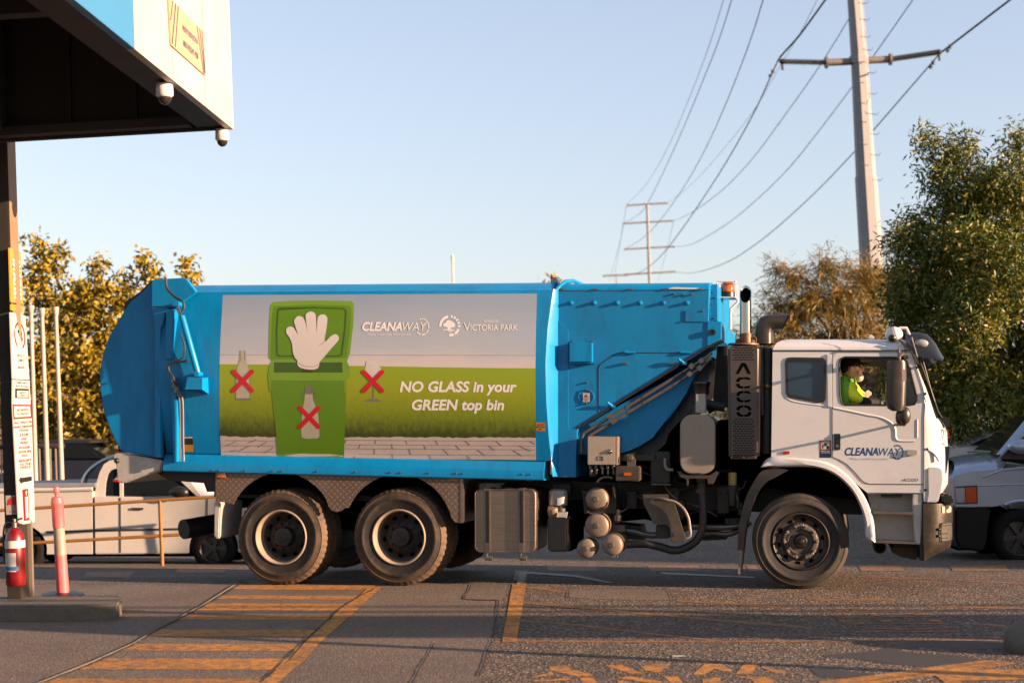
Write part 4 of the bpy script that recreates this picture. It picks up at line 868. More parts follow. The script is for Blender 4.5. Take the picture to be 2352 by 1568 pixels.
part(mb, 'beacon_guard', M_white, smooth=30)

# loose hoses, brackets and valve bodies among the chassis members
rg = random.Random(5)
for i in range(9):
    x0, x1 = rg.uniform(1385, 1520), rg.uniform(1560, 1700); y0, y1 = rg.uniform(1050, 1180), rg.uniform(1050, 1190); Y = rg.uniform(.42, .74)
    mb = MB(); mb.tube(catmull([at(x0, y0, Y), at(lerp(x0, x1, .3), lerp(y0, y1, .3)+rg.uniform(8, 34), Y-.05), at(lerp(x0, x1, .7), lerp(y0, y1, .7)+rg.uniform(0, 28), Y+.03), at(x1, y1, Y)], 5), rg.uniform(.009, .018), 8); part(mb, 'chassis_hose', rg.choice([M_hose, M_steel, M_guard]))
for x, y, w_, h_, Y in ((1440, 1128, 22, 40, .5), (1530, 1120, 30, 26, .55), (1648, 1118, 26, 60, .45), (1600, 1075, 20, 34, .5), (1405, 1205, 30, 16, .4), (1665, 1190, 34, 14, .5), (1100, 1110, 60, 12, .3), (1270, 1112, 40, 22, .35), (1352, 1068, 16, 26, .1), (1500, 1050, 24, 18, .4)):
    mb = MB(); mb.pbox(x, y, x+w_, y+h_, Y, Y+.14, .008)
    for q in (.2, .8): mb.lathe([(.001, .016), (.010, .015), (.013, 0)], at(x+w_*q, y+h_*.25, Y), seg=8)
    part(mb, 'chassis_bracket', rg.choice([M_dark, M_steel, M_guard]))
for x, y, Y in ((1690, 1130, .3), (1704, 1165, .3), (1420, 1180, .3), (1545, 1190, .45)):
    mb = MB(); p = at(x, y, Y); mb.lathe([(.001, .05), (.028, .05), (.03, .0), (.045, -.01), (.045, -.07), (.025, -.09), (.001, -.09)], p, axis=(0, 0, 1), seg=14); mb.tube([p+Vector((.02, 0, .02)), p+Vector((.08, 0, .05)), p+Vector((.1, .1, .12))], .010, 7); part(mb, 'air_valve', rg.choice([M_dark, M_steel]))
# ---- cab
CY0, CY1 = .03, 2.42
c3f = lambda Y: (lambda x, y: at(x, y, Y))
side = pp(k4, (385, 364))+pp(k3, (562, 1000), (566, 660))+pp(k3, (1852, 660), (1900, 800), (1960, 985), (1990, 1100))+[(2122, 925)]+pp(k4, (1746, 682), (1236, 678), (1130, 590), (1000, 470), (850, 398), (650, 372))
hole_r = pp(k3, *[(690, 760), (708, 732), (745, 728), (1020, 732), (1050, 752), (1056, 800), (1050, 1100), (1032, 1130), (1000, 1136), (720, 1086), (700, 1055)])
hole_d = pp(k3, *[(1186, 775), (1198, 735), (1240, 718), (1640, 720), (1780, 724), (1818, 758), (1850, 830), (1905, 1050), (1914, 1120), (1890, 1160), (1840, 1168), (1240, 1166), (1206, 1140), (1192, 1060)])
mb = MB(); mb.sheet(side, (hole_r, hole_d), fn=c3f(CY0), thick=-.04); cab = part(mb, 'cab', M_white, smooth=30)
# far side of the cab, same openings carried straight across
def across(Y0, Y1): return lambda x, y: at(x, y, Y0)+Vector((0, Y1-Y0, 0))
mb = MB(); mb.sheet(side, (hole_d,), fn=across(CY0, CY1)); part(mb, 'cab_far_side', M_white, cab)
# floor, back wall and dash
def A0(k, x, y, Y=CY0): return at(*k(x, y), Y)
mb = MB()
b0, b1 = A0(k4, 387, 366), A0(k3, 567, 662)
mb.face([b0, b1, b1+Vector((0, CY1-CY0, 0)), b0+Vector((0, CY1-CY0, 0))]); part(mb, 'cab_back', M_white, cab)
mb = MB(); f0, f1 = A0(k4, 400, 372), A0(k4, 1744, 676); zf = A0(k4, 1000, 300).z
mb.box(f0.x, f1.x, CY0+.05, CY1-.05, zf-.04, zf); mb.box(f0.x+.01, f0.x+.05, CY0+.05, CY1-.05, zf, b1.z); part(mb, 'cab_interior', M_int, cab)
# roof
mb = MB(); z0_ = A0(k3, 1000, 658).z
prof = [(CY0-.006, 655, 563, 1856), (CY0-.004, 636, 572, 1852), (CY0+.01, 612, 582, 1846), (CY0+.045, 585, 606, 1838), (CY0+.10, 562, 650, 1826), (CY0+.20, 549, 720, 1810), (CY0+.4, 541, 760, 1800)]
rows = []
for Y, y, xa_, xb_ in prof:
    a, b = at(*k3(xa_, y), Y if Y < CY0+.15 else CY0+.12), at(*k3(xb_, y), Y if Y < CY0+.15 else CY0+.12)
    rows.append([Vector((lerp(a.x, b.x, t/10), Y, a.z)) for t in range(11)])
last = rows[-1]; rows.append([Vector((v.x, (CY0+CY1)/2, v.z+.02)) for v in last])
rows += [[Vector((v.x, CY0+CY1-v.y, v.z)) for v in r] for r in rows[:-1][::-1]]
mb.grid(rows); mb.face([r[0] for r in rows]); mb.face([r[-1] for r in rows]); part(mb, 'cab_roof', M_white, cab, recalc=True, smooth=50)
mb = MB(); mb.tube([A0(k3, 563, 657, CY0-.004), A0(k3, 1856, 657, CY0-.004)], .007, 8); part(mb, 'roof_gutter', M_steel, cab)
# front corner: rounded panel turning to the front
tab = [(804, 2092, 2096), (821, 2096, 2100), (845, 2103, 2110), (864, 2109, 2118), (890, 2116, 2130), (921, 2120, 2143), (945, 2121.5, 2153), (960, 2122, 2160), (972, 2122, 2170), (990, 2122, 2178), (1045, 2122, 2181), (1080, 2122, 2181), (1112, 2122, 2180), (1128, 2122, 2171), (1140, 2122, 2163), (1152, 2122, 2161)]
rows = []; 
for y, xa_, xf in tab:
    a = at(xa_, y, CY0); f = at(xf, y, CY0+.25); row = []
    for t in range(9):
        q = R(90*t/8); row.append(Vector((lerp(a.x, max(f.x, a.x+.02), math.sin(q)), CY0+.42*(1-math.cos(q)), a.z)))
    rows.append(row)
ix = [y for y, _, _ in tab].index(1112)
iu = [y for y, _, _ in tab].index(960)
M_wscreen = glassy('clear windscreen', (.02, .03, .03), .02, 0, .18)
for far_ in (0, 1):
    rr_ = [[Vector((v.x, CY0+CY1-v.y, v.z)) for v in r] for r in rows] if far_ else rows
    mb = MB(); mb.grid([r[:5] for r in rr_[:iu+1]]); mb.grid(rr_[iu:]); bmesh.ops.remove_doubles(mb.bm, verts=mb.bm.verts[:], dist=1e-4); part(mb, 'front_corner', M_white, cab, smooth=60)
    mb = MB(); mb.grid([r[4:] for r in rr_[:iu+1]]); part(mb, 'windscreen_corner', M_wscreen, cab, smooth=60)
mb = MB(); mb.grid([[r[-1], Vector((r[-1].x+.03, (CY0+CY1)/2, r[-1].z)), Vector((r[-1].x, CY1-.42, r[-1].z))] for r in rows[:9]]); part(mb, 'windscreen', M_wscreen, cab, smooth=60)
mb = MB(); mb.grid([[r[-1], Vector((r[-1].x+.03, (CY0+CY1)/2, r[-1].z)), Vector((r[-1].x, CY1-.42, r[-1].z))] for r in rows[8:]]); part(mb, 'grille', M_black, cab, smooth=60)
# windscreen rubber and wiper along the pillar, dark grille edge
mb = MB(); mb.tube([at(*k3(*p), CY0+.24) for p in ((1925, 720), (1985, 880), (2060, 1080), (2110, 1235), (2150, 1290))], .012, 8); mb.tube([at(*k3(*p), CY0+.2) for p in ((1960, 720), (2000, 860), (2040, 1010), (2078, 1130))], .006, 6); part(mb, 'wiper', M_black, cab)
mb = MB(); mb.ext(pp(kW, (465, 205), (860, 195), (865, 270), (860, 575), (720, 575), (680, 530), (620, 400), (500, 250)), CY0+.18, CY0+.3, .003); mb.ext(pp(kW, (640, 1340), (800, 1340), (850, 1320), (830, 1600), (720, 2400), (690, 2400)), CY0+.18, CY0+.3, .003); mb.build_each('grille_edge', M_black, cab)
# corner panel swage (bulge at the indicator)
mb = MB(); mb.ext(pp(k4, (1776, 470), (1790, 455), (1850, 450), (1905, 470), (1915, 560), (1890, 700), (1870, 765), (1765, 770), (1780, 690)), CY0-.006, CY0+.06, .01); mb.tube(catmull([A0(k4, *p, CY0+.015) for p in ((1772, 295), (1815, 318), (1850, 350), (1880, 400))], 4), .014, 8); part(mb, 'corner_swage', M_white, cab, smooth=50)
mb = MB()
for p in ((1775, 292), (1762, 655)): mb.lathe([(.001, .01), (.012, .009), (.013, 0)], A0(k4, *p), seg=10)
mb.build_each('corner_bolt', M_black, cab)
# door: seams, pressings, handle
mb = MB()
mb.tube([A0(k3, 1127, 672, CY0-.001)]+[A0(k4, *p, CY0-.001) for p in ((930, 20), (932, 362), (985, 385), (1060, 430), (1130, 500), (1180, 560), (1215, 590), (1260, 604), (1744, 606))], .0045, 6)
mb.tube([A0(k4, 1745, 678, CY0-.001), A0(k4, 1746, 20, CY0-.001), A0(k3, 1992, 1120, CY0-.001), A0(k3, 1965, 985, CY0-.001), A0(k3, 1905, 800, CY0-.001), A0(k3, 1862, 672, CY0-.001)], .0045, 6)
mb.tube([A0(k3, 1860, 674, CY0-.001), A0(k3, 1130, 674, CY0-.001)], .003, 6)
mb.build_each('door_seam', M_seal, cab)
def swage(k, pts_, r=.012):
    mb.tube(catmull([at(*k(*p), CY0+r*.45) for p in pts_], 5), r, 10)
mb = MB(); swage(k3, ((1130, 1190), (1300, 1225), (1450, 1258), (1560, 1278), (1640, 1310), (1690, 1350), (1708, 1400), (1712, 1460), (1725, 1490), (1770, 1500), (1890, 1500)), .014); swage(k3, ((1075, 1175), (900, 1155), (760, 1130), (690, 1095)), .010); swage(k3, ((1915, 1300), (1915, 1470)), .01)
mb.ext(pp(k3, (1072, 690), (1122, 690), (1122, 1190), (1078, 1180)), CY0-.012, CY0, .005)
part(mb, 'door_pressing', M_white, cab, smooth=60)
mb = MB(); mb.ext(pp(k4, *rrect(945, 155, 1001, 300, 10)), CY0-.012, CY0, .003); mb.ext(pp(k4, (955, 168), (990, 168), (990, 235), (955, 235)), CY0-.02, CY0-.01, .003); dh = part(mb, 'door_handle', M_black, cab)
mb = MB(); mb.lathe([(.001, .008), (.014, .008), (.018, 0)], A0(k4, 972, 265, CY0-.012), seg=14); part(mb, 'door_lock', M_chrome, cab)
mb = MB(); mb.ext(pp(k4, (1594, 296), (1686, 302), (1682, 342), (1650, 352), (1588, 350)), CY0-.03, CY0, .006); part(mb, 'side_repeater', M_clear, cab)
mb = MB(); mb.pbox(*k4(489, 310), *k4(548, 337), CY0-.012, CY0, .003); part(mb, 'marker_lamp', M_redlens, cab)
# quarter window
mb = MB(); mb.sheet(pp(k3, *[(680, 760), (700, 724), (740, 719), (1030, 723), (1060, 745), (1068, 800), (1060, 1110), (1040, 1140), (1000, 1146), (712, 1094), (688, 1060)]), (pp(k3, *[(704, 770), (718, 750), (745, 746), (1015, 750), (1036, 765), (1042, 810), (1036, 1090), (1022, 1112), (1000, 1116), (730, 1068), (712, 1045)]),), fn=c3f(CY0-.008), thick=-.016); part(mb, 'window_seal', M_seal, cab)
mb = MB(); mb.sheet(hole_r, fn=c3f(CY0+.012)); part(mb, 'quarter_window', M_glass, cab)
# door window: seal round the opening, fixed glass ahead of the mirror
mb = MB(); mb.tube([at(x, y, CY0+.004) for x, y in hole_d+hole_d[:1]], .010, 8); part(mb, 'window_seal', M_seal, cab)
mb = MB(); mb.sheet(pp(k3, (1790, 735), (1818, 760), (1850, 830), (1905, 1050), (1912, 1120), (1888, 1158), (1800, 1166)), fn=c3f(CY0+.015)); part(mb, 'quarter_window', glassy('blue quarter glass', (.02, .045, .075), .04, 0, .55), cab)
# seat, dash, wheel
mb = MB(); s0 = A0(k3, 1215, 1000, .55); mb.box(s0.x-.30, s0.x-.16, .42, .95, zf, s0.z+.30, .05); mb.box(s0.x-.22, s0.x+.32, .42, .95, zf+.1, zf+.28, .05); part(mb, 'seat', M_int, cab)
mb = MB(); d0 = A0(k3, 1800, 1120, .5); mb.ext(pp(k3, (1700, 1230), (1760, 1110), (1850, 1075), (1960, 1110), (1990, 1300)), .25, 2.2, .03); mb.lathe([(.205, .012), (.217, 0), (.205, -.012), (.193, 0), (.205, .012)], A0(k3, 1640, 1150, .68), axis=(-.75, 0, .65), seg=28); part(mb, 'dashboard', M_int, cab)
# lettering on the door
M_ltblue = mat('lettering blue', (.004, .10, .33), .35, scale=5, rvar=0)
M_ltpale = mat('lettering pale', (.42, .47, .55), .4, scale=5, rvar=0)
pf4 = lambda x0, y0: plane_fn(k4, x0, y0, CY0-.0012)
mb = MB(); mb.text('CLEANA', pf4(1040, 348), 98, 2.6, .22, 1., 'LEFT', fit=300); mb.text('WAY', pf4(1342, 350), 98, 0, .22, 1., 'LEFT', fit=198); part(mb, 'door_lettering', M_ltblue, cab)
part(ringpieces(lambda x, y: at(*k4(x, y), CY0-.0012), 1508, 320, 44, 55, ((-12, 44), (50, 66), (72, 86), (92, 106), (112, 124), (-48, -20), (-95, -58), (-140, -102)), 1.22), 'door_emblem', M_ltblue, cab)
mb = MB(); mb.text('Making a sustainable future possible', pf4(1252, 388), 27, 0, .2, 1., 'CENTER', fit=338); part(mb, 'door_lettering', M_ltpale, cab)
mb = MB(); mb.text('ACCO', lambda u, v: at(*k4(1552+u, 578-v), CY0-.004), 34, .8, .25, 1.15, 'LEFT', fit=142); part(mb, 'maker_badge', M_chrome, cab)
st = MB(); st.pbox(*k4(816, 213), *k4(919, 369), CY0-.0015, CY0); st = part(st, 'notice_sticker', mat('sticker navy', (.01, .03, .09), .4, scale=5), cab)
mb = MB(); mb.pbox(*k4(816, 213), *k4(919, 297), CY0-.0022, CY0-.0014); part(mb, 'sticker_band', mat('sticker red', (.55, .10, .04), .4, scale=5), cab)
mb = MB(); mb.pbox(*k4(828, 222), *k4(905, 293), CY0-.0030, CY0-.0021); part(mb, 'sticker_picture', M_sticker, cab)
mb = MB(); mb.ext(pp(k4, *circ(868, 252, 14, 16, 14)), CY0-.0038, CY0-.0029); mb.ext(pp(k4, (878, 288), (880, 262), (892, 258), (900, 270), (900, 288)), CY0-.0038, CY0-.0029); mb.ext(pp(k4, (838, 285), (842, 250), (850, 250), (850, 285)), CY0-.0038, CY0-.0029); part(mb, 'sticker_figure', M_ink, cab)
mb = MB(); mb.text('SAFETY 24/7', plane_fn(k4, 868, 315, CY0-.0022), 16, .4); mb.text('NO EXCUSES', plane_fn(k4, 868, 328, CY0-.0022), 13, .3); part(mb, 'sticker_text', M_sticker, cab)
def on_corner(x, y):
    Y = CY0+.1
    for _ in range(12):
        p = at(x, y, Y)
        # find panel depth at this X
        rx = [(r[0].z, r) for r in rows]; best = min(rows, key=lambda r: abs(r[0].z-p.z)); Yn = interp([(v.x, v.y) for v in best], p.x); Y = .5*Y+.5*(Yn-.006)
    return at(x, y, Y)
mb = MB(); mb.text('DUAL', lambda u, v: on_corner(*kW(525+u, 1020-v)), 520, 4, 0, 1., 'LEFT', .24); part(mb, 'front_lettering', M_prred, cab)
mb = MB(); mb.text('SUCT', lambda u, v: on_corner(*kW(545+u, 1285-v)), 250, 2, 0, 1., 'LEFT', .30); part(mb, 'front_lettering', M_ink, cab)
# wheel arch and mud wing
arch_o = catmull([k4(*p)+(0,) for p in ((292, 452), (330, 395), (385, 364), (500, 360), (650, 370), (850, 396), (1000, 468), (1130, 588), (1230, 738), (1290, 900), (1308, 1020), (1312, 1122))], 4)
arch_i = catmull([k4(*p)+(0,) for p in ((294, 454), (400, 452), (600, 450), (720, 452), (820, 466), (920, 505), (1020, 575), (1120, 690), (1190, 840), (1220, 960), (1226, 1075), (1308, 1124))], 4)
mb = MB(); n = len(arch_o)
mb.grid([[at(a.x, a.y, CY0+.01), at(lerp(a.x, b.x, .25), lerp(a.y, b.y, .25), CY0-.055), at(lerp(a.x, b.x, .75), lerp(a.y, b.y, .75), CY0-.06), at(b.x, b.y, CY0-.03), at(b.x, b.y, CY0-.03)+Vector((0, .40, 0))] for a, b in zip(arch_o, arch_i)])
part(mb, 'wheel_arch', M_white, cab, smooth=60, recalc=False)
wing_o = catmull([k4(*p)+(0,) for p in ((420, 452), (300, 490), (232, 580), (160, 720), (112, 900), (90, 1040), (84, 1190))], 4)
wing_i = catmull([k4(*p)+(0,) for p in ((540, 480), (420, 545), (340, 590), (258, 690), (196, 850), (160, 990), (136, 1192))], 4)
mb = MB(); mb.grid([[at(a.x, a.y, .02)+Vector((0, .35, 0)), at(a.x, a.y, .02), at(b.x, b.y, .0), at(b.x, b.y, .0)+Vector((0, .35, 0))] for a, b in zip(wing_o, wing_i)]); part(mb, 'front_mudguard', M_guard, smooth=50)
mb = MB(); mb.ext(pp(k4, (94, 1192), (134, 1192), (122, 1300), (106, 1410), (84, 1404), (90, 1290)), .01, .42, .004); part(mb, 'mud_flap', mat('worn mudflap', (.36, .31, .27), .6, col2=(.2, .17, .15), scale=12))
# steps under the door
mb = MB(); mb.sheet(pp(k4, (1238, 680), (1744, 682), (1744, 1140), (1660, 1140), (1650, 1105), (1320, 1105), (1290, 900)), fn=c3f(CY0+.24)); mb.ext(pp(k4, (1645, 685), (1732, 685), (1720, 1140), (1668, 1140), (1640, 760)), CY0+.01, CY0+.24, .01); mb.sheet(pp(k4, (1236, 678), (1744, 680), (1744, 690), (1240, 690)), fn=c3f(CY0+.02)); part(mb, 'step_well', M_whited, cab)
for y0, y1, xa_, xb_ in ((842, 878, 1292, 1652), (1106, 1138, 1312, 1664)):
    mb = MB(); a, b = A0(k4, xa_, y0, CY0), A0(k4, xb_, y1, CY0); mb.box(a.x, b.x, CY0-.01, CY0+.24, b.z, a.z-.006, .004)
    n = 26
    for i in range(n): x = lerp(a.x, b.x, (i+.5)/n); mb.box(x-.006, x+.006, CY0-.012, CY0+.02, a.z-.008, a.z+.002)
    part(mb, 'cab_step', M_alu, cab)
mb = MB(); mb.ext(pp(k4, (1362, 690), (1552, 690), (1548, 722), (1366, 720)), CY0+.12, CY0+.24, .006); part(mb, 'step_light', M_black, cab)
# bumper corner
mb = MB(); bo = [(776, 1735, 2008), (800, 1735, 2010), (950, 1736, 2012), (1100, 1738, 2004), (1180, 1742, 1990), (1225, 1745, 1900), (1288, 1748, 1770)]
brow = []
for y, xa_, xf in bo:
    a, f = at(*k4(xa_, y), CY0+.0), at(*k4(xf, y), CY0+.25)
    brow.append([Vector((lerp(a.x, f.x, math.sin(R(90*t/8))), CY0-.02+.40*(1-math.cos(R(90*t/8))), a.z)) for t in range(9)])
mb.grid(brow); mb.grid([[r[-1], Vector((r[-1].x, CY1-.4, r[-1].z))] for r in brow]); mb.grid([[Vector((v.x, CY0+CY1-v.y, v.z)) for v in r[::-1]] for r in brow]); mb.face(brow[0]+[Vector((v.x, CY0+CY1-v.y, v.z)) for v in brow[0][::-1]])
bump = part(mb, 'bumper', M_bronze, smooth=60)
mb = MB(); mb.ext(pp(k4, (1708, 1140), (1740, 776), (1748, 1284), (1712, 1284)), CY0+.02, CY0+.3); mb.ext(pp(k4, (1905, 690), (1975, 690), (2005, 720), (2010, 790), (1905, 780)), CY0+.05, 2.3, .02); part(mb, 'bumper_mount', M_black)
def bumpat(x, y, off=.012):
    Y = CY0+.1
    for _ in range(14):
        p = at(x, y, Y); best = min(brow, key=lambda r: abs(r[0].z-p.z)); Y = .5*Y+.5*(interp([(v.x, v.y) for v in best], p.x)-off)
    return at(x, y, Y)
mb = MB(); mb.sheet(pp(k4, (1906, 802), (1980, 798), (1990, 815), (1988, 850), (1975, 858), (1908, 862)), fn=bumpat); part(mb, 'indicator_lamp', mat('pale pink lens', (.75, .60, .55), .15, scale=9), bump)
mb = MB(); mb.sheet(pp(k4, (1905, 958), (1930, 950), (1995, 945), (1998, 1090), (1960, 1108), (1905, 1110), (1898, 1030)), fn=bumpat, cutsx=3); hl = part(mb, 'headlight', mat('headlamp glass', (.42, .40, .34), .08, .6, col2=(.25, .24, .2), scale=30), bump)
mb = MB(); mb.tube([bumpat(*k4(*p), .02) for p in ((1905, 955), (1930, 948), (1995, 942), (2000, 1092), (1960, 1112), (1902, 1114), (1896, 1030), (1905, 955))], .006, 6)
for y in (975, 1045, 1085): mb.tube([bumpat(*k4(1900, y), .02), bumpat(*k4(1950, y-3), .02), bumpat(*k4(1992, y-6), .02)], .0035, 5)
for p in ((1880, 1005), (1878, 1065)): mb.ball(bumpat(*k4(*p), .015), .016, 10, 8)
part(mb, 'headlight_guard', M_black, bump)
mb = MB(); mb.ext(pp(k4, (1455, 1140), (1710, 1150), (1710, 1285), (1600, 1270), (1500, 1240), (1440, 1195)), .35, 2.0, .03); mb.lathe([(.05, .02), (.065, 0), (.065, -.3), (.001, -.3)], at(*k4(1352, 1168), .3), seg=18); part(mb, 'front_underrun', mat('muddy underside', (.09, .06, .04), .7, scale=6))
# mirrors
mb = MB(); mx0 = -.30
sect = [(750, 1648, 1800), (770, 1630, 1812), (900, 1622, 1815), (1050, 1620, 1810), (1160, 1624, 1806), (1200, 1640, 1800), (1222, 1680, 1780)]
rows2 = []
for y, xa_, xb_ in sect:
    a, b = at(*k3(xa_, y), mx0), at(*k3(xb_, y), mx0); c = (a+b)/2; hw = (b.x-a.x)/2
    rows2.append([Vector((c.x+hw*math.copysign(abs(math.cos(t))**.7, math.cos(t)), mx0+.09*math.copysign(abs(math.sin(t))**.7, math.sin(t))-.0, c.z)) for t in [2*math.pi*k/24 for k in range(24)]])
mb.grid(rows2, closed_u=True); mb.face(rows2[0]); mb.face(rows2[-1]); mir = part(mb, 'wing_mirror', M_mirror, recalc=True, smooth=55)
mb = MB(); mb.pbox(*k3(1770, 832), *k3(1806, 938), mx0-.085, mx0-.05, .003); part(mb, 'mirror_reflector', mat('reflector', (.75, .55, .5), .3, scale=9), mir)
mb = MB(); mb.tube(catmull([at(*k3(*p), mx0+.0) for p in ((1690, 760), (1684, 800), (1700, 900), (1712, 985), (1705, 1080), (1668, 1200))], 4), .012, 8); part(mb, 'mirror_ridge', M_mirror, mir)
mb = MB(); mb.tube(catmull([at(*k3(1748, 755), mx0), at(*k3(1750, 715), mx0), at(*k3(1775, 690), -.15), at(*k3(1800, 690), CY0)], 5), .016, 10); mb.tube([at(*k3(1740, 700), -.12), at(*k3(1820, 695), -.1), at(*k3(1822, 720), CY0)], .018, 8); mb.tube([at(*k3(1745, 640), -.1), at(*k3(1748, 705), -.1)], .014, 8); mb.tube([at(*k3(1690, 430), -.05), at(*k3(1725, 560), -.08), at(*k3(1745, 640), -.1)], .003, 5); mb.tube([at(*k3(1785, 1330), mx0), at(*k3(1800, 1345), -.1), at(*k3(1710, 1350), CY0)], .014, 8); part(mb, 'mirror_arm', M_steel, mir)
mb = MB(); mb.ball(at(*k3(1795, 1262), mx0), (.062, .06, .092), 18, 12); mb.ball(at(*k3(1760, 1280), mx0+.02), (.05, .04, .085), 14, 10); spot = part(mb, 'spot_mirror', M_mirror, mir, smooth=70)
mb = MB(); mb.tube(catmull([at(*k3(*p), mx0) for p in ((1740, 1300), (1755, 1330), (1780, 1352), (1800, 1350), (1812, 1325))], 4), .010, 8); part(mb, 'mirror_bracket', M_steel, mir)
# sun visor, lamp, roof camera, shark fin
vr = [((1800, 492), (1812, 600)), ((1870, 486), (1860, 660)), ((1940, 488), (1915, 705)), ((2010, 505), (1985, 728)), ((2080, 580), (2070, 738)), ((2130, 670), (2125, 752)), ((2165, 722), (2150, 758))]
rows3 = []
for (a, b) in vr: rows3.append([at(*k3(lerp(a[0], b[0], t/6), lerp(a[1], b[1], t/6)), CY0+.12-.16*math.sin(R(90*t/6))) for t in range(7)])
mb = MB()
full = [r[::-1]+[Vector((v.x, CY1+CY0-v.y, v.z)) for v in r] for r in rows3]
mb.grid(full); part(mb, 'sun_visor', M_visor, smooth=60, recalc=True)
mb = MB(); mb.ball(at(*k3(1955, 590), CY0-.0), (.068, .03, .042), 16, 10); part(mb, 'visor_lamp', M_clear, smooth=70)
mb = MB(); mb.tube([at(*k3(1862, 535), CY0-.05), at(*k3(1915, 718), CY0-.05)], .010, 8); mb.tube([at(*k3(1750, 555), CY0), at(*k3(1830, 640), CY0-.02)], .012, 8); mb.pbox(*k3(1800, 618), *k3(1850, 655), CY0-.03, CY0+.05, .005); part(mb, 'visor_stay', M_steel)
mb = MB(); p = at(*k3(1700, 512), CY0+.1); mb.ball(p, (.088, .088, .088), 20, 12); mb.tube([p+Vector((.05, 0, .07)), p+Vector((.12, 0, .07)), p+Vector((.15, 0, 0))], .016, 8); rc = part(mb, 'roof_camera', M_white, smooth=70)
mb = MB(); mb.ball(p+Vector((-.02, -.06, -.035)), (.042, .04, .042), 14, 8); part(mb, 'camera_lens', M_black, rc, smooth=70)
mb = MB(); mb.ext(pp(k3, (1448, 546), (1458, 518), (1478, 502), (1500, 512), (1528, 546)), .75, .82, .012); part(mb, 'roof_fin', M_white)
mb = MB()
for p in ((1915, 810), (1990, 1058)): mb.pbox(*k3(p[0]-12, p[1]-10), *k3(p[0]+14, p[1]+14), CY0-.03, CY0+.03, .004)
mb.tube([at(*k3(1975, 1070), CY0-.01), at(*k3(2000, 1135), CY0-.01)], .006, 6); mb.build_each('pillar_clip', M_black, lorry)
# ================================================================== driver
def skin(name, nds, edges, mt, parent=None, lvl=2, loc=None, label=None):
    """one continuous surface grown over a skeleton of (point, radius)"""
    bm = bmesh.new(); vs = [bm.verts.new(p) for p, r in nds]
    for a, b in edges: bm.edges.new((vs[a], vs[b]))
    me = bpy.data.meshes.new(name); base = Vector(loc) if loc else Vector((0, 0, 0))
    bmesh.ops.translate(bm, verts=bm.verts[:], vec=-base); bm.to_mesh(me); bm.free()
    o = bpy.data.objects.new(name, me); S.collection.objects.link(o)
    md = o.modifiers.new('skin', 'SKIN'); md.use_smooth_shade = True
    for i, (p, r) in enumerate(nds): me.skin_vertices[0].data[i].radius = (r, r) if isinstance(r, (int, float)) else r
    me.skin_vertices[0].data[0].use_root = True
    sb_ = o.modifiers.new('sub', 'SUBSURF'); sb_.levels = lvl; sb_.render_levels = lvl
    dg = bpy.context.evaluated_depsgraph_get(); m2 = bpy.data.meshes.new_from_object(o.evaluated_get(dg))
    bpy.data.objects.remove(o); o = bpy.data.objects.new(name, m2); S.collection.objects.link(o); m2.materials.clear(); m2.materials.append(mt)
    m2.polygons.foreach_set('use_smooth', [True]*len(m2.polygons))
    if parent is not None: o.parent = parent; o.location = -wloc(parent)
    else: o.location = base
    return o
DY = .44
d8 = lambda x, y, Y=DY: at(*k8(x, y), Y)
M_skin = mat('skin', (1.15, .62, .42), .5, col2=(1.0, .50, .33), scale=14)
M_hivis = mat('hi vis yellow', (1.3, 1.5, .05), .75, col2=(1.0, 1.25, .04), scale=12, bump=.3, bscale=30)
M_hivisg = mat('hi vis green', (.22, .66, .03), .75, col2=(.16, .52, .02), scale=9, bump=.3, bscale=30)
M_navy = mat('navy cloth', (.012, .014, .022), .8, scale=9)
hip = d8(430, 1700); hc = d8(545, 470)
J = [(hip, (.13, .15)), (d8(440, 1350), (.12, .16)), (d8(450, 1050), (.12, .17)), (d8(470, 830), (.08, .14)), (d8(495, 740), .060), (hc+Vector((-.01, 0, -.05)), .062),
    (d8(470, 850, DY-.20), .062), (d8(560, 1010, DY-.24), .046), (d8(760, 1130, DY-.20), .040), (d8(1010, 1150, DY-.13), .032), (d8(1080, 1150, DY-.11), (.020, .038)),
    (d8(470, 850, DY+.20), .062), (d8(640, 1000, DY+.22), .046), (d8(860, 1080, DY+.18), .040), (d8(1020, 1125, DY+.11), .032), (d8(1090, 1140, DY+.09), (.020, .038)),
    (d8(700, 1640, DY-.12), .08), (d8(1150, 1600, DY-.14), .06), (d8(1250, 2200, DY-.14), .048), (d8(1380, 2280, DY-.14), .04),
    (d8(700, 1640, DY+.12), .08), (d8(1150, 1600, DY+.14), .06), (d8(1250, 2200, DY+.14), .048), (d8(1380, 2280, DY+.14), .04)]
E = [(0, 1), (1, 2), (2, 3), (3, 4), (4, 5), (3, 6), (6, 7), (7, 8), (8, 9), (9, 10), (3, 11), (11, 12), (12, 13), (13, 14), (14, 15), (0, 16), (16, 17), (17, 18), (18, 19), (0, 20), (20, 21), (21, 22), (22, 23)]
for pi_, sd in ((10, 1), (15, -1)):
    c = J[pi_][0]
    for dy, L_ in ((-.027, .065), (-.009, .076), (.009, .070), (.027, .055)):
        n = len(J); b0 = c+Vector((.035, dy, .008))
        J += [(b0, .0115), (b0+Vector((L_*.45, 0, .006)), .0105), (b0+Vector((L_*.78, 0, -.020)), .0105), (b0+Vector((L_*.70, 0, -.048)), .0105)]; E += [(pi_, n), (n, n+1), (n+1, n+2), (n+2, n+3)]
    n = len(J); t0 = c+Vector((.0, sd*.036, 0)); J += [(t0, .012), (t0+Vector((.034, sd*.018, -.004)), .011), (t0+Vector((.060, sd*.010, -.020)), .0095)]; E += [(pi_, n), (n, n+1), (n+1, n+2)]
drv = skin('person', J, E, M_skin, None, 2, loc=tuple(hip))
tag(drv, 'bearded driver in a yellow and green hi-vis jacket sitting at the open cab window', 'person')
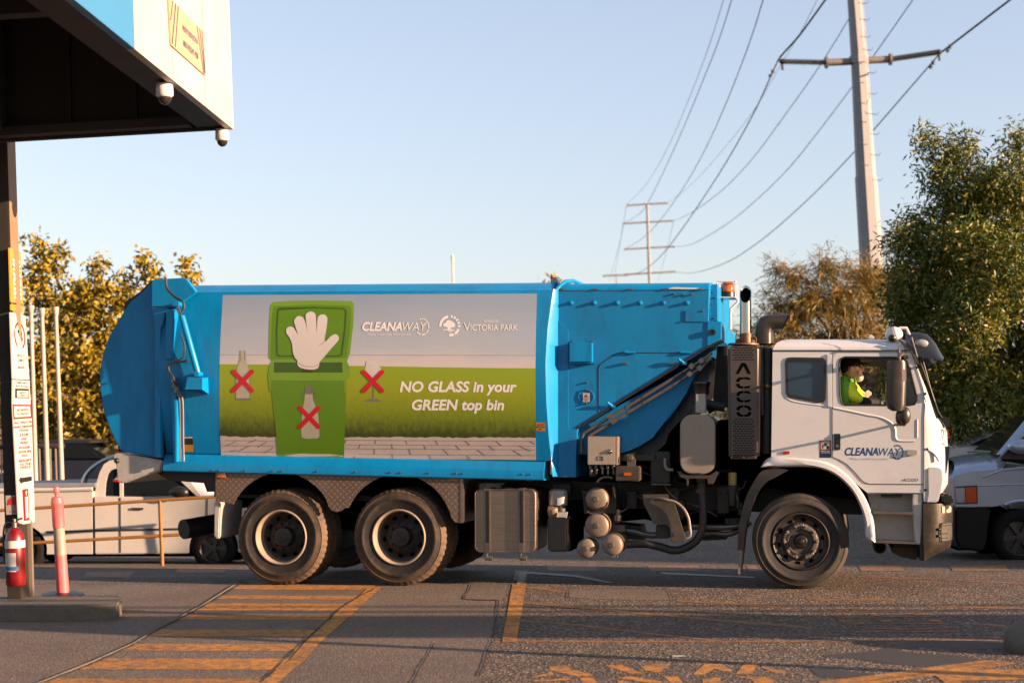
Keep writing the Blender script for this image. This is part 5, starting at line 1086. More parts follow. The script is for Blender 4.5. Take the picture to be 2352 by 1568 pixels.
# head in profile facing the front, grown into the same body
mb = MB()
for o_, r_ in (((-.01, 0, 0), (.098, .078, .118)), ((.045, 0, -.055), (.062, .06, .075)), ((.106, 0, -.012), (.020, .016, .026)), ((.090, 0, .03), (.016, .05, .014)), ((-.012, -.076, -.005), (.020, .012, .032)), ((-.012, .076, -.005), (.020, .012, .032)), ((.096, 0, -.066), (.014, .026, .009)), ((.0, 0, -.10), (.06, .058, .08))):
    mb.ball(hc+Vector(o_)-hip, r_, 24, 16)
tmp = bpy.data.meshes.new('head'); mb.bm.to_mesh(tmp); mb.bm.free()
bm = bmesh.new(); bm.from_mesh(drv.data); bm.from_mesh(tmp); bm.to_mesh(drv.data); bm.free(); bpy.data.meshes.remove(tmp)
rm = drv.modifiers.new('remesh', 'REMESH'); rm.mode = 'VOXEL'; rm.voxel_size = .0045; rm.use_smooth_shade = True
m2 = bpy.data.meshes.new_from_object(drv.evaluated_get(bpy.context.evaluated_depsgraph_get())); drv.modifiers.clear(); drv.data = m2
bm = bmesh.new(); bm.from_mesh(m2); best, seen = [], set()
for v in bm.verts:
    if v in seen: continue
    st_, isl = [v], []; seen.add(v)
    while st_:
        a = st_.pop(); isl.append(a)
        for e in a.link_edges:
            b = e.other_vert(a)
            if b not in seen: seen.add(b); st_.append(b)
    if len(isl) > len(best): best = isl
keep = set(best); bmesh.ops.delete(bm, geom=[v for v in bm.verts if v not in keep], context='VERTS'); bm.to_mesh(m2); bm.free()
m2.materials.clear(); m2.materials.append(M_skin)
def dpart(mb_, n, mt, sm=60): return mb_.build(n, mt, drv, sm)
g = lambda i, k: (J[i][0], tuple(x*k for x in J[i][1]) if isinstance(J[i][1], tuple) else J[i][1]*k)
jk = skin('jacket', [g(0, 1.2), g(1, 1.25), g(2, 1.22), g(3, 1.25), (d8(482, 785), .085), (J[6][0], .082), (J[7][0], .068), (J[8][0], .058), (J[11][0], .085), (J[12][0], .075), (d8(800, 1060, DY+.19), .066)],
    [(0, 1), (1, 2), (2, 3), (3, 4), (3, 5), (5, 6), (6, 7), (3, 8), (8, 9), (9, 10)], M_hivis, drv, 2)
tr = skin('trousers', [g(0, 1.15)]+[g(i, 1.25) for i in range(16, 24)], [(0, 1), (1, 2), (2, 3), (3, 4), (0, 5), (5, 6), (6, 7), (7, 8)], M_navy, drv, 2)
mb = MB()
mb.ball(hc+Vector((.072, 0, -.098)), (.046, .05, .046), 16, 10); mb.ball(hc+Vector((.088, 0, -.082)), (.030, .038, .022), 12, 8)
dpart(mb, 'beard', mat('greying beard', (1.0, .85, .72), .8, scale=40))
mb = MB(); mb.ball(hc+Vector((.083, -.036, .012)), (.010, .012, .009), 10, 6); mb.ball(hc+Vector((.083, .036, .012)), (.010, .012, .009), 10, 6); mb.build_each('eye', M_ink, drv, 60)
mb = MB(); mb.ball(hc+Vector((-.015, 0, .035)), (.112, .092, .115), 24, 12, -.15, 1.); mb.ball(hc+Vector((.10, 0, .045)), (.085, .07, .012), 18, 6); mb.ball(hc+Vector((-.055, 0, .0)), (.062, .081, .07), 14, 8); dpart(mb, 'cap', mat('dark red cap', (.035, .006, .008), .8, scale=20))
mb = MB(); mb.ball(d8(395, 930, DY-.2), (.085, .085, .17), 18, 14); mb.ball(d8(400, 850, DY-.12), (.09, .10, .09), 16, 12); dpart(mb, 'jacket_yoke', M_hivisg)
mb = MB(); mb.lathe([(.085, -.04), (.082, .02), (.075, .05), (.07, .045), (.075, -.03)], d8(480, 760), axis=(.25, 0, 1), seg=24); dpart(mb, 'collar', M_hivisg)
mb = MB(); mb.tube([d8(800, 1035, DY+.12), d8(860, 1065, DY+.11)], [.082, .076], 14); dpart(mb, 'silver_tape', mat('silver tape', (1.1, 1.0, .9), .35, .3, scale=12))
mb = MB(); mb.tube([d8(745, 1120, DY-.2), d8(900, 1140, DY-.15), d8(1040, 1152, DY-.11)], [.05, .046, .04], 12); mb.tube([d8(850, 1070, DY+.17), d8(960, 1110, DY+.13), d8(1040, 1130, DY+.10)], [.052, .046, .04], 12); mb.build_each('undersleeve', M_navy, drv, 60)
mb = MB(); mb.tube([d8(490, 740, DY-.10), d8(560, 860, DY-.165), d8(640, 1060, DY-.20), d8(690, 1180, DY-.19)], .010, 6); dpart(mb, 'seat_belt', M_navy)
# ================================================================== GROUND
def ground_mat(name, dark, light, agg, scale, big=.25, bump=.5, rough=.85, stain=(.05, .045, .04)):
    m, t, b = nodes(name); N, L = t.nodes, t.links
    tc = N.new('ShaderNodeTexCoord')
    v = N.new('ShaderNodeTexVoronoi'); v.inputs['Scale'].default_value = scale; L.new(tc.outputs['Object'], v.inputs['Vector'])
    n1 = N.new('ShaderNodeTexNoise'); n1.inputs['Scale'].default_value = .45; n1.inputs['Detail'].default_value = 9; n1.inputs['Roughness'].default_value = .7; L.new(tc.outputs['Object'], n1.inputs[0])
    n2 = N.new('ShaderNodeTexNoise'); n2.inputs['Scale'].default_value = scale*.55; n2.inputs['Detail'].default_value = 4; L.new(tc.outputs['Object'], n2.inputs[0])
    sp = N.new('ShaderNodeSeparateColor'); L.new(v.outputs['Color'], sp.inputs[0])
    rp = N.new('ShaderNodeValToRGB'); e = rp.color_ramp.elements; e[0].position = .15; e[0].color = (*dark, 1); e[1].position = .8; e[1].color = (*light, 1)
    e2 = e.new(.93); e2.color = (*agg, 1); L.new(sp.outputs[0], rp.inputs[0])
    mx = N.new('ShaderNodeMix'); mx.data_type = 'RGBA'; mx.blend_type = 'MULTIPLY'; mx.inputs[0].default_value = 1
    r2 = N.new('ShaderNodeValToRGB'); r2.color_ramp.elements[0].position = .3; r2.color_ramp.elements[1].position = .7; r2.color_ramp.elements[0].color = (1-big, 1-big, 1-big, 1); r2.color_ramp.elements[1].color = (1+big*.4, 1+big*.4, 1+big*.4, 1); L.new(n1.outputs[0], r2.inputs[0])
    L.new(rp.outputs[0], mx.inputs[6]); L.new(r2.outputs[0], mx.inputs[7])
    n4 = N.new('ShaderNodeTexNoise'); n4.inputs['Scale'].default_value = 1.6; n4.inputs['Detail'].default_value = 6; L.new(tc.outputs['Object'], n4.inputs[0])
    r4 = N.new('ShaderNodeValToRGB'); r4.color_ramp.elements[0].position = .60; r4.color_ramp.elements[1].position = .78; r4.color_ramp.elements[0].color = (0, 0, 0, 1); r4.color_ramp.elements[1].color = (.55, .55, .55, 1); L.new(n4.outputs[0], r4.inputs[0])
    m3 = N.new('ShaderNodeMix'); m3.data_type = 'RGBA'; L.new(r4.outputs[0], m3.inputs[0]); L.new(mx.outputs[2], m3.inputs[6]); m3.inputs[7].default_value = (*stain, 1)
    L.new(m3.outputs[2], b.inputs['Base Color']); b.inputs['Roughness'].default_value = rough
    bp = N.new('ShaderNodeBump'); bp.inputs['Strength'].default_value = bump; bp.inputs['Distance'].default_value = .012
    ad = N.new('ShaderNodeMath'); ad.operation = 'ADD'; L.new(v.outputs['Distance'], ad.inputs[0]); L.new(n2.outputs[0], ad.inputs[1]); L.new(ad.outputs[0], bp.inputs['Height']); L.new(bp.outputs[0], b.inputs['Normal'])
    return m
M_asph = ground_mat('coarse asphalt', (.026, .019, .016), (.098, .071, .052), (.25, .175, .12), 52, .35, .8)
M_conc = ground_mat('worn concrete', (.072, .053, .041), (.118, .088, .067), (.19, .142, .105), 75, .34, .35, .8, (.050, .042, .036))
def paint_mat(name, col, wear, thr):
    m, t, b = nodes(name); N, L = t.nodes, t.links
    tc = N.new('ShaderNodeTexCoord'); n = N.new('ShaderNodeTexNoise'); n.inputs['Scale'].default_value = 14; n.inputs['Detail'].default_value = 9; n.inputs['Roughness'].default_value = .8; L.new(tc.outputs['Object'], n.inputs[0])
    rp = N.new('ShaderNodeValToRGB'); e = rp.color_ramp.elements; e[0].position = thr-.05; e[0].color = (*col, 1); e[1].position = thr+.09; e[1].color = (*wear, 1); L.new(n.outputs[0], rp.inputs[0])
    n2 = N.new('ShaderNodeTexNoise'); n2.inputs['Scale'].default_value = 1.3; n2.inputs['Detail'].default_value = 5; L.new(tc.outputs['Object'], n2.inputs[0])
    mr = N.new('ShaderNodeMapRange'); mr.inputs[1].default_value = .3; mr.inputs[2].default_value = .7; mr.inputs[3].default_value = .72; mr.inputs[4].default_value = 1.08; L.new(n2.outputs[0], mr.inputs[0])
    mx = N.new('ShaderNodeMix'); mx.data_type = 'RGBA'; mx.blend_type = 'MULTIPLY'; mx.inputs[0].default_value = 1; L.new(rp.outputs[0], mx.inputs[6]); L.new(mr.outputs[0], mx.inputs[7])
    L.new(mx.outputs[2], b.inputs['Base Color']); b.inputs['Roughness'].default_value = .75
    n3 = N.new('ShaderNodeTexNoise'); n3.inputs['Scale'].default_value = 60; L.new(tc.outputs['Object'], n3.inputs[0])
    bp = N.new('ShaderNodeBump'); bp.inputs['Strength'].default_value = .4; bp.inputs['Distance'].default_value = .008; L.new(n3.outputs[0], bp.inputs['Height']); L.new(bp.outputs[0], b.inputs['Normal'])
    return m
M_paint = paint_mat('worn orange road paint', (.44, .175, .010), (.12, .068, .036), .49)
M_paintf = paint_mat('faded orange road paint', (.30, .115, .016), (.07, .05, .038), .47)
M_wpaint = paint_mat('worn white road paint', (.5, .47, .43), (.15, .13, .11), .55)
M_patch = mat('smooth tar patch', (.062, .05, .046), .7, col2=(.04, .034, .032), scale=9, bump=.2, bscale=60)
M_crack = mat('crack', (.02, .017, .015), .9, scale=9)
xs = [-300, -200, -140, -100, -70, -50, -40, -32, -26, -22]+[i*.5 for i in range(-38, 25)]+[14, 17, 21, 26, 32, 40, 50, 70, 100, 140, 200, 300]
ys = [-60, -40, -30, -24, -20, -17, -15, -13, -11, -9]+[i*.5 for i in range(-15, 17)]+[9, 10, 12, 15, 19, 25, 35, 50, 70, 100, 140, 200, 300, 450, 700]
mb = MB(); mb.grid([[Vector((x, y, gz(x, y))) for x in xs] for y in ys]); tag(mb.build('road', M_asph, None, 60, loc=Vector((0, 0, 0))), 'coarse asphalt road surface under the truck', None, None, 'structure')
def flat(polys, z, name, m, st=24., label=None):
    mb = MB()
    for p in polys: mb.sheet(p, fn=lambda x, y: gnd(x, y, z), cutsy=st, cutsx=st*4)
    o = mb.build(name, m, None, 0, loc=gnd(*polys[0][0], 0)); tag(o, label, None, None, 'structure'); return o
flat([[(-250, 1338), (300, 1322), (560, 1322), (780, 1316), (1178, 1312), (1160, 1360), (1148, 1395), (1128, 1470), (1102, 1568), (1075, 1680), (-250, 1680)]], .002, 'driveway', M_conc, label='smooth concrete driveway on the left')
flat([pp(kE, (262, 318), (262, 352), (430, 362), (740, 368), (722, 322), (500, 312))], .002, 'concrete_patch', M_conc, label='small concrete slab set in the asphalt')
# yellow hatched speed table markings
lb = lambda y: interp([(255, 1160), (300, 1060), (385, 925), (480, 752), (560, 610), (640, 420), (748, 165), (800, 60)], y)
rb_ = lambda y: interp([(300, 1725), (365, 1620), (420, 1540), (480, 1470), (560, 1385), (640, 1325), (748, 1195), (800, 1130)], y)
def bandp(y0, y1, wob=6): # one stripe
    L = [(lb(lerp(y0, y1, t/3))+18, lerp(y0, y1, t/3)) for t in range(4)]; Rr = [(rb_(lerp(y0, y1, t/3)), lerp(y0, y1, t/3)+2) for t in range(4)]
    return [kD(*p) for p in L+Rr[::-1]]
stripes = [bandp(a, b) for a, b in ((296, 316), (344, 361), (380, 411), (435, 455), (500, 531), (566, 597), (632, 683), (724, 780))]
flat(stripes, .004, 'hatch_marking', M_paint, label='orange hatched stripes painted across the drive')
edge = [kD(*p) for p in [(1695, 305), (1755, 305), (1650, 400), (1560, 480), (1470, 560), (1400, 640), (1270, 748), (1200, 800), (1110, 800), (1200, 740), (1330, 640), (1390, 570), (1480, 485), (1560, 405), (1650, 345)]]
flat([edge], .0055, 'edge_line', M_paint, label='broad orange line along the right edge of the hatching')
mb = MB(); mb.tube([gnd(*kD(x, y), .004) for x, y in ((1165, 250), (1062, 305), (925, 392), (755, 480), (612, 565), (420, 650), (165, 752), (60, 800))], [.009]*8, 6); tag(mb.build('slab_edge', mat('pale slab edge', (.20, .17, .145), .8, scale=9, dirt=(.1, .08, .07), dscale=5, damt=.7)), 'pale raised slab edge along the left of the hatching', None, None, 'structure')
def crack(pts_, wd=5.):
    out = []; 
    P = []
    for (a, b) in zip(pts_, pts_[1:]):
        n = max(2, int(math.hypot(b[0]-a[0], b[1]-a[1])/9))
        P += [(lerp(a[0], b[0], i/n)+random.uniform(-2, 2), lerp(a[1], b[1], i/n)+random.uniform(-.6, .6)) for i in range(n)]
    P.append(pts_[-1])
    for p, q in zip(P, P[1:]):
        k = random.uniform(.5, 1.2)*wd/2; dx, dy = q[0]-p[0], q[1]-p[1]; L = math.hypot(dx, dy) or 1
        nx, ny = -dy/L*k, dx/L*k*.45
        out.append([(p[0]+nx, p[1]+ny), (q[0]+nx, q[1]+ny), (q[0]-nx, q[1]-ny), (p[0]-nx, p[1]-ny)])
    return out
cr = []
for l in ([(1125, 280), (930, 395), (740, 492), (600, 575), (410, 662), (180, 748)], [(1715, 312), (1570, 395), (1480, 480), (1420, 530), (1300, 640), (1200, 740)], [(2000, 560), (1945, 650), (1890, 748)], [(2290, 365), (2265, 520), (2225, 640), (2200, 712)], [(2165, 290), (2130, 360), (2290, 366)]): cr += crack([kD(*p) for p in l], 4.5)
for l in ([(722, 322), (740, 368)], [(262, 318), (258, 352)]): cr += crack([kE(*p) for p in l], 2.5)
cr += crack([kI(*p) for p in ((2080, 712), (1600, 775), (1200, 850), (800, 905), (400, 950))], 1.6)
mb = MB()
for p in cr: mb.sheet(p, fn=lambda x, y: gnd(x, y, .0075))
o = mb.build('pavement_cracks', M_crack, None, 0, loc=Vector((0, 0, 0))); tag(o, 'dark cracks and joints in the paving', None, None, 'structure')
# other road markings
flat([[(1183, 1309), (1212, 1309), (1208, 1340), (1200, 1395), (1186, 1473), (1153, 1473), (1163, 1420), (1175, 1350)]], .004, 'lane_bar', M_paint, label='orange bar painted along the joint')
thin = []
def strip(k, pts_, w0):
    P = [k(*p) for p in pts_]
    for p, q in zip(P, P[1:]):
        dx, dy = q[0]-p[0], q[1]-p[1]; L = math.hypot(dx, dy); nx, ny = -dy/L*w0/2, dx/L*w0/2
        thin.append([(p[0]+nx, p[1]+ny), (q[0]+nx, q[1]+ny), (q[0]-nx, q[1]-ny), (p[0]-nx, p[1]-ny)])
strip(kE, ((45, 376), (400, 408), (800, 445), (1395, 494)), 4.5); strip(kE, ((20, 457), (300, 480), (620, 518), (960, 553)), 4); strip(kE, ((20, 552), (500, 556), (960, 556), (1500, 552), (2300, 549)), 4)
strip(kE, ((30, 300), (255, 330)), 4); strip(kE, ((760, 370), (1000, 380), (1290, 405)), 4); strip(kE, ((1350, 355), (1420, 364), (1760, 362)), 5); strip(kE, ((1900, 392), (2352, 404)), 4)
strip(kE, ((1590, 258), (1900, 268), (2352, 290)), 3); strip(kI, ((1740, 266), (2352, 318)), 5)
flat(thin, .002, 'thin_lines', M_paintf, 60, 'thin faded orange lines across the asphalt')
sq = []
def kp(k, *pts): sq.append([k(*p) for p in pts])
kp(kI, (0, 108), (180, 92), (330, 90), (560, 112), (330, 102), (180, 104)); kp(kI, (0, 132), (1140, 124), (1140, 132), (0, 140)); kp(kI, (60, 158), (170, 160), (215, 180), (90, 182)); kp(kI, (520, 156), (620, 158), (680, 178), (560, 178)); kp(kI, (1030, 152), (1180, 152), (1245, 176), (1100, 178))
kp(kI, (85, 190), (1240, 184), (1268, 195), (110, 200)); kp(kI, (155, 222), (300, 222), (335, 258), (205, 256)); kp(kI, (640, 226), (780, 226), (820, 256), (690, 254)); kp(kI, (1205, 217), (1340, 217), (1398, 250), (1260, 250))
kp(kI, (205, 266), (1400, 262), (1430, 276), (240, 282)); kp(kI, (232, 310), (500, 316), (760, 326), (980, 334), (1200, 322), (1490, 310), (1510, 322), (980, 346), (700, 336)); kp(kI, (320, 362), (1580, 358), (1600, 367), (360, 374))
for a, b in ((155, 385), (622, 857), (1075, 1120), (1590, 1790), (2010, 2270)): kp(kE, (a, 207), (b, 205), (b+12, 232), (a+14, 232))
kp(kD, (400, 236), (620, 234), (590, 262), (385, 260)); kp(kD, (820, 218), (1055, 214), (1030, 240), (805, 240)); kp(kD, (0, 262), (60, 262), (40, 280), (0, 280))
flat(sq, .0035, 'lettered_marking', M_paintf, 60, 'faded orange blocks and lettering on the asphalt')
big = []
def kq(*pts): big.append([kJ(*p) for p in pts])
kq((275, 315), (410, 308), (440, 335), (600, 375), (612, 388), (480, 388), (290, 345)); kq((150, 392), (300, 360), (318, 372), (140, 402)); kq((150, 418), (440, 405), (450, 415), (170, 430)); kq((510, 402), (610, 398), (645, 443), (530, 443))
kq((700, 308), (820, 302), (1000, 372), (900, 372)); kq((965, 318), (1090, 296), (1200, 296), (1100, 362), (1010, 345)); kq((790, 400), (900, 390), (1180, 438), (1060, 443)); kq((790, 415), (930, 440), (800, 443)); kq((1140, 388), (1250, 388), (1290, 440), (1200, 440))
kq((1360, 376), (1450, 296), (1580, 296), (1665, 350), (1600, 352), (1530, 332), (1440, 376)); kq((1690, 370), (1750, 292), (1855, 292), (1810, 370)); kq((1885, 312), (2110, 366), (2000, 368), (1880, 326)); kq((1435, 412), (1630, 386), (1560, 415), (1600, 443), (1440, 443)); kq((1690, 392), (1880, 390), (1980, 415), (1970, 443), (1830, 443), (1800, 412))
flat(big, .002, 'large_lettering', M_paint, 30, 'large worn orange letters at the near edge of the road')
flat([pp(kI, (-60, 945), (280, 915), (1150, 800), (1880, 698), (2100, 710), (2270, 738), (1850, 800), (2352, 812), (2500, 815), (2500, 925), (1600, 938), (1640, 980), (1440, 980), (1310, 880), (800, 950), (560, 985), (-60, 985))], .0035, 'arrow_marking', M_paint, 30, 'broad orange arrow at the lower right corner')
flat([pp(kI, (0, 640), (560, 590), (850, 540), (1000, 490), (1900, 480), (2200, 500), (2100, 570), (1900, 575), (1150, 535), (830, 595), (1500, 640), (1880, 696), (1150, 775), (700, 735), (330, 680), (0, 665)), pp(kI, (-200, 780), (150, 815), (620, 860), (250, 910), (-60, 890))], .002, 'tar_patch', M_patch, 40, 'dark tar patches by the orange arrow')
flat([pp(kJ, (1205, 232), (1300, 230), (1322, 240), (1210, 242)), pp(kE, (35, 235), (70, 235), (52, 285), (22, 290)), pp(kE, (70, 235), (300, 250), (470, 285), (440, 287), (280, 258), (68, 244)), pp(kE, (680, 238), (1120, 258), (1110, 264), (700, 246))], .0055, 'white_marking', M_wpaint, 30, 'short worn white road marks')
# concrete island with its stone, far kerb stone
M_kerb = mat('kerb concrete', (.22, .19, .155), .85, col2=(.14, .12, .10), scale=6, dirt=(.10, .09, .07), dscale=4, damt=.6, bump=.4, bscale=30)
mb = MB(); zk = .14
isl = [gnd(x, y, zk) for x, y in pp(kD, (-200, 392), (300, 392), (545, 382), (562, 362), (552, 344), (380, 344), (0, 350), (-200, 352))]
mb.prism([Vector((p.x, p.y, p.z-zk-.05)) for p in isl], (0, 0, zk+.05), .02, 3); tag(mb.build('kerb_island', M_kerb, None, 40), 'raised concrete kerb island under the post and bollard', None, None, 'structure')
mb = MB(); c = gnd(*kE(2345, 605)); mb.ball(c+Vector((.30, .1, .06)), (.42, .32, .24), 24, 14)
for v in mb.bm.verts: v.co += v.normal*0+Vector((1, 1, 1))*.02*(noise.noise(v.co*6))
tag(mb.build('boulder', M_kerb, None, 60), 'rounded concrete boulder at the right edge of the picture', 'boulder')
# ================================================================== CANOPY AND POST
M_wpanel = mat('white cladding', (.78, .74, .68), .5, col2=(.66, .61, .54), scale=1.5, dirt=(.45, .36, .26), dscale=2.5, damt=.3)
M_bpanel = mat('bright blue cladding', (.06, .30, .62), .45, col2=(.05, .27, .56), scale=2)
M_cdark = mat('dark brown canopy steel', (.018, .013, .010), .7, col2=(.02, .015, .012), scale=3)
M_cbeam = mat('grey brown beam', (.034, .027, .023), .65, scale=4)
CD = 12.8; cor = dist(537, 298, CD); d1 = ray(1340, 1005).normalized(); d1 = (d1-UP*d1.dot(UP)).normalized(); d2 = UP.cross(d1).normalized()
can = empty('canopy', gnd(-60, 1385), 'dark canopy roof with white and blue side panels at the upper left', 'canopy')
def cpart(mb, n, m, p=None): return mb.build(n, m, p or can, 30)
def cbox(mb, o, a, b, c, bev=0.): # box from corner o with edge vectors
    mb.prism([o, o+a, o+a+c, o+c], b, bev)
def proj(p):
    q = p-CAM; return CX+FOC*q.dot(RIGHT)/q.dot(FWD), CY+FOC*q.dot(DOWN)/q.dot(FWD)
lo, hi = 0., 8.
for _ in range(40):
    mid = (lo+hi)/2
    if proj(cor-d1*mid)[0] > 310: lo = mid
    else: hi = mid
sb_ = lo
HF = 2.6
mb = MB(); cbox(mb, cor, -d1*sb_, d2*.06, UP*HF); cpart(mb, 'white_fascia', M_wpanel)
mb = MB(); cbox(mb, cor-d1*(sb_+.004), -d1*7, d2*.06, UP*HF); cpart(mb, 'blue_fascia', M_bpanel)
mb = MB()
for a, h in ((.35, .35), (.8, .45), (1.2, .4)): mb.ball(cor-d1*(sb_+a)-d2*.0+UP*h, .022, 8, 6)
mb.build_each('fascia_rivet', M_sticker, can)
mb = MB()
for q in (.95, 1.9): cbox(mb, cor-d1*q-d2*.0015, -d1*.012, d2*.002, UP*HF)
mb.build_each('fascia_joint', mat('panel joint', (.28, .24, .2), .6, scale=5), can)
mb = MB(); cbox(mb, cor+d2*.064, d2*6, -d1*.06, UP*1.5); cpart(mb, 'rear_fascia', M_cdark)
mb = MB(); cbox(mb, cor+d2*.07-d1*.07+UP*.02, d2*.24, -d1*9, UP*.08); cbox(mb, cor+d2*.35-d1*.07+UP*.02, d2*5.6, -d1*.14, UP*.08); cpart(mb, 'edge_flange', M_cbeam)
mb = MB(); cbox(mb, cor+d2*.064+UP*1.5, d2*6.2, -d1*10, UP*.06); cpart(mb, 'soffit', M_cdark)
mb = MB()
for s_ in (1.9, 3.9): cbox(mb, cor+d2*.5-d1*s_+UP*.55, d2*5.5, -d1*.14, UP*.35)
for s_ in (2.0,): cbox(mb, cor+d2*s_-d1*.3+UP*.05, d2*.25, -d1*.18, UP*1.4)
for s_ in (1.4, 3.3): cbox(mb, cor+d2*s_-d1*.3+UP*1.1, d2*.14, -d1*9, UP*.3)
mb.tube([cor+d2*.5-d1*2.0+UP*.7, cor+d2*2.6-d1*3.8+UP*.7], .06, 8)
mb.build_each('roof_beam', M_cbeam, can)
mb = MB()
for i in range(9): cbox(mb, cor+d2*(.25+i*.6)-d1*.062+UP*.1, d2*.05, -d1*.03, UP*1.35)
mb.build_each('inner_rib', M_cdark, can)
# post: rectangular hollow section, its right face catching the sun
PD = 13.5
pl, pr = [(-29, 60), (17, 1384)], [(5.5, 60), (48, 1384)]
def on(l, y): return l[0][0]+(l[1][0]-l[0][0])*(y-l[0][1])/(l[1][1]-l[0][1])
mb = MB(); bl, br = dist(on(pl, 1384), 1384, PD), dist(on(pr, 1384), 1384, PD); tl, tr_ = dist(on(pl, -120), -120, PD), dist(on(pr, -120), -120, PD)
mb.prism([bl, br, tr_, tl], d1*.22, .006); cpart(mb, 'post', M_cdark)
mb = MB(); e0 = dist(on(pr, 212), 212, PD); e1 = dist(on(pr, 800), 800, PD); mb.prism([e0+d2*-.004+d1*.012, e0+d2*-.004+d1*.205, e1+d2*-.004+d1*.205, e1+d2*-.004+d1*.012], -d2*.003); cpart(mb, 'post_sunlit_face', mat('steel painted as sunlit', (.42, .25, .13), .6, col2=(.34, .19, .10), scale=5))  # orange brown colour paints in the sunlight on the right face
mb = MB(); mb.prism([dist(x, y, PD-.01) for x, y in ((-40, 190), (28, 196), (28, 206), (12, 226), (-40, 226))], d1*.3); cpart(mb, 'post_bracket', M_cdark)
# ---- signs: flat plates set on edge, near edge left
def plate(c4, name, m, label, cat, th=.012):
    """c4: (x, y, depth) of tl, tr, br, bl"""
    P = [dist(*q) for q in c4]; n = (P[1]-P[0]).cross(P[3]-P[0]).normalized()
    if n.dot(CAM-P[0]) < 0: n = -n
    mb = MB(); mb.prism(P, -n*th); o = mb.build(name, m, None, 20); tag(o, label, cat)
    def uv(u, v, off=.003):   # u,v in 0..1, v down
        return (P[0].lerp(P[1], u)).lerp(P[3].lerp(P[2], u), v)+n*off
    return o, uv
def uvrect(mb, uv, u0, v0, u1, v1, off=.003):
    mb.sheet([(u0, v0), (u1, v0), (u1, v1), (u0, v1)], fn=lambda u, v: uv(u, v, off))
def uvtext(mb, uv, s, u, v, size, asp, bold=0., off=.004, align='CENTER'):
    """size as a share of the plate height; asp = plate width / height"""
    mb.text(s, lambda a, b: uv(u+a*size/asp, v-b*size, off), 1., bold, 0, 1., align, 1.)
def dpt(y): return 0
PN, PF = 13.42, 13.88
M_signw = mat('white sign face', (.80, .78, .74), .4, col2=(.76, .74, .70), scale=3)
M_signy = mat('yellow sign face', (.85, .42, .03), .4, col2=(.80, .38, .025), scale=3)
kb = lambda x, y, d: (*kB(x, y), d)
o, uv = plate([kb(92, 76, PN), kb(205, 114, PF), kb(232, 706, PF), kb(111, 688, PN)], 'notice_sign', M_signy, 'tall yellow notice with white boxes, topmost on the dark post', 'sign')
mb = MB()
for v0, v1 in ((.16, .34), (.38, .58), (.62, .80)): uvrect(mb, uv, .2, v0, .86, v1)
mb.build_each('notice_box', M_signw, o)
mb = MB()
for v, t_ in ((.24, 'CCTV'), (.31, 'IN USE'), (.47, '5 km/h'), (.55, 'SITE'), (.70, 'STOP'), (.77, 'HERE'), (.90, 'THANK YOU')): mb = MB(); uvtext(mb, uv, t_, .53, v, .05, .2, .02); mb.build('notice_text', M_ink, o)
ks = lambda k, x, y, d: (*k(x, y), d)
def sd(f): return lerp(PN, PF, f)
o, uv = plate([ks(kS, 136, 106, PN), ks(kS, 330, 150, PF), ks(kS, 384, 985, PF), ks(kS, 168, 975, PN)], 'speed_sign', M_signw, 'white speed limit sign with a red ring, second from the top of the post', 'speed sign')
mb = MB(); ring = [(.53+.36*math.cos(a), .335+.215*math.sin(a)) for a in [2*math.pi*i/40 for i in range(40)]]; rin = [(.53+.29*math.cos(a), .335+.180*math.sin(a)) for a in [2*math.pi*i/40 for i in range(40)]]
mb.sheet(ring, (rin,), fn=lambda u, v: uv(u, v)); mb.build('red_ring', M_prred, o)
mb = MB(); mb.text('8', lambda a, b: uv(.53+a*.75, .425-b*.26), 1., .03); uvtext(mb, uv, 'SPEED', .53, .66, .06, .35, .01); uvtext(mb, uv, 'LIMIT', .53, .73, .06, .35, .01); uvtext(mb, uv, 'km/h', .53, .84, .07, .35, .01); mb.build('speed_text', M_ink, o)
o, uv = plate([ks(kS, 168, 982, PN), ks(kS, 385, 990, PF), ks(kS, 400, 1312, PF), ks(kS, 166, 1310, PN)], 'safety_sign', M_signw, 'white sign with a black framed box, between the speed limit and red bordered signs', 'sign')
mb = MB(); uvrect(mb, uv, .12, .36, .92, .74); uvrect(mb, uv, .0, .0, 1, .018); mb.build('black_frame', M_ink, o)
mb = MB(); uvrect(mb, uv, .2, .44, .86, .70, .006); mb.build('frame_field', M_signw, o)
mb = MB(); uvtext(mb, uv, 'HARD HATS', .52, .16, .11, .9, .01); uvtext(mb, uv, 'MUST BE WORN', .52, .30, .09, .9, .01); uvtext(mb, uv, 'SAFETY', .53, .56, .11, .9, .01, .009); uvtext(mb, uv, 'VEST', .53, .67, .11, .9, .01, .009); mb.build('safety_text', M_ink, o)
o, uv = plate([ks(kS, 166, 1312, PN), ks(kS, 402, 1314, PF), ks(kT, 414, 22, PF), ks(kT, 176, 38, PN)], 'entry_sign', M_signw, 'white NO ENTRY sign with a red border, above the long red lettered sign', 'sign')
mb = MB(); mb.sheet([(0, 0), (1, 0), (1, 1), (0, 1)], ([(.05, .10), (.95, .10), (.95, .88), (.05, .88)],), fn=lambda u, v: uv(u, v)); uvtext(mb, uv, 'NO ENTRY', .5, .46, .24, 1.9, .01); uvtext(mb, uv, 'TO TRUCKS', .5, .74, .22, 1.9, .01); mb.build('entry_text', M_prred, o)
o, uv = plate([ks(kT, 176, 40, PN), ks(kT, 415, 25, PF), ks(kT, 455, 1380, PF), ks(kT, 250, 1420, PN)], 'visitor_sign', M_signw, 'long white sign with red lettering, a black arrow and a fire extinguisher symbol', 'sign')
mb = MB()
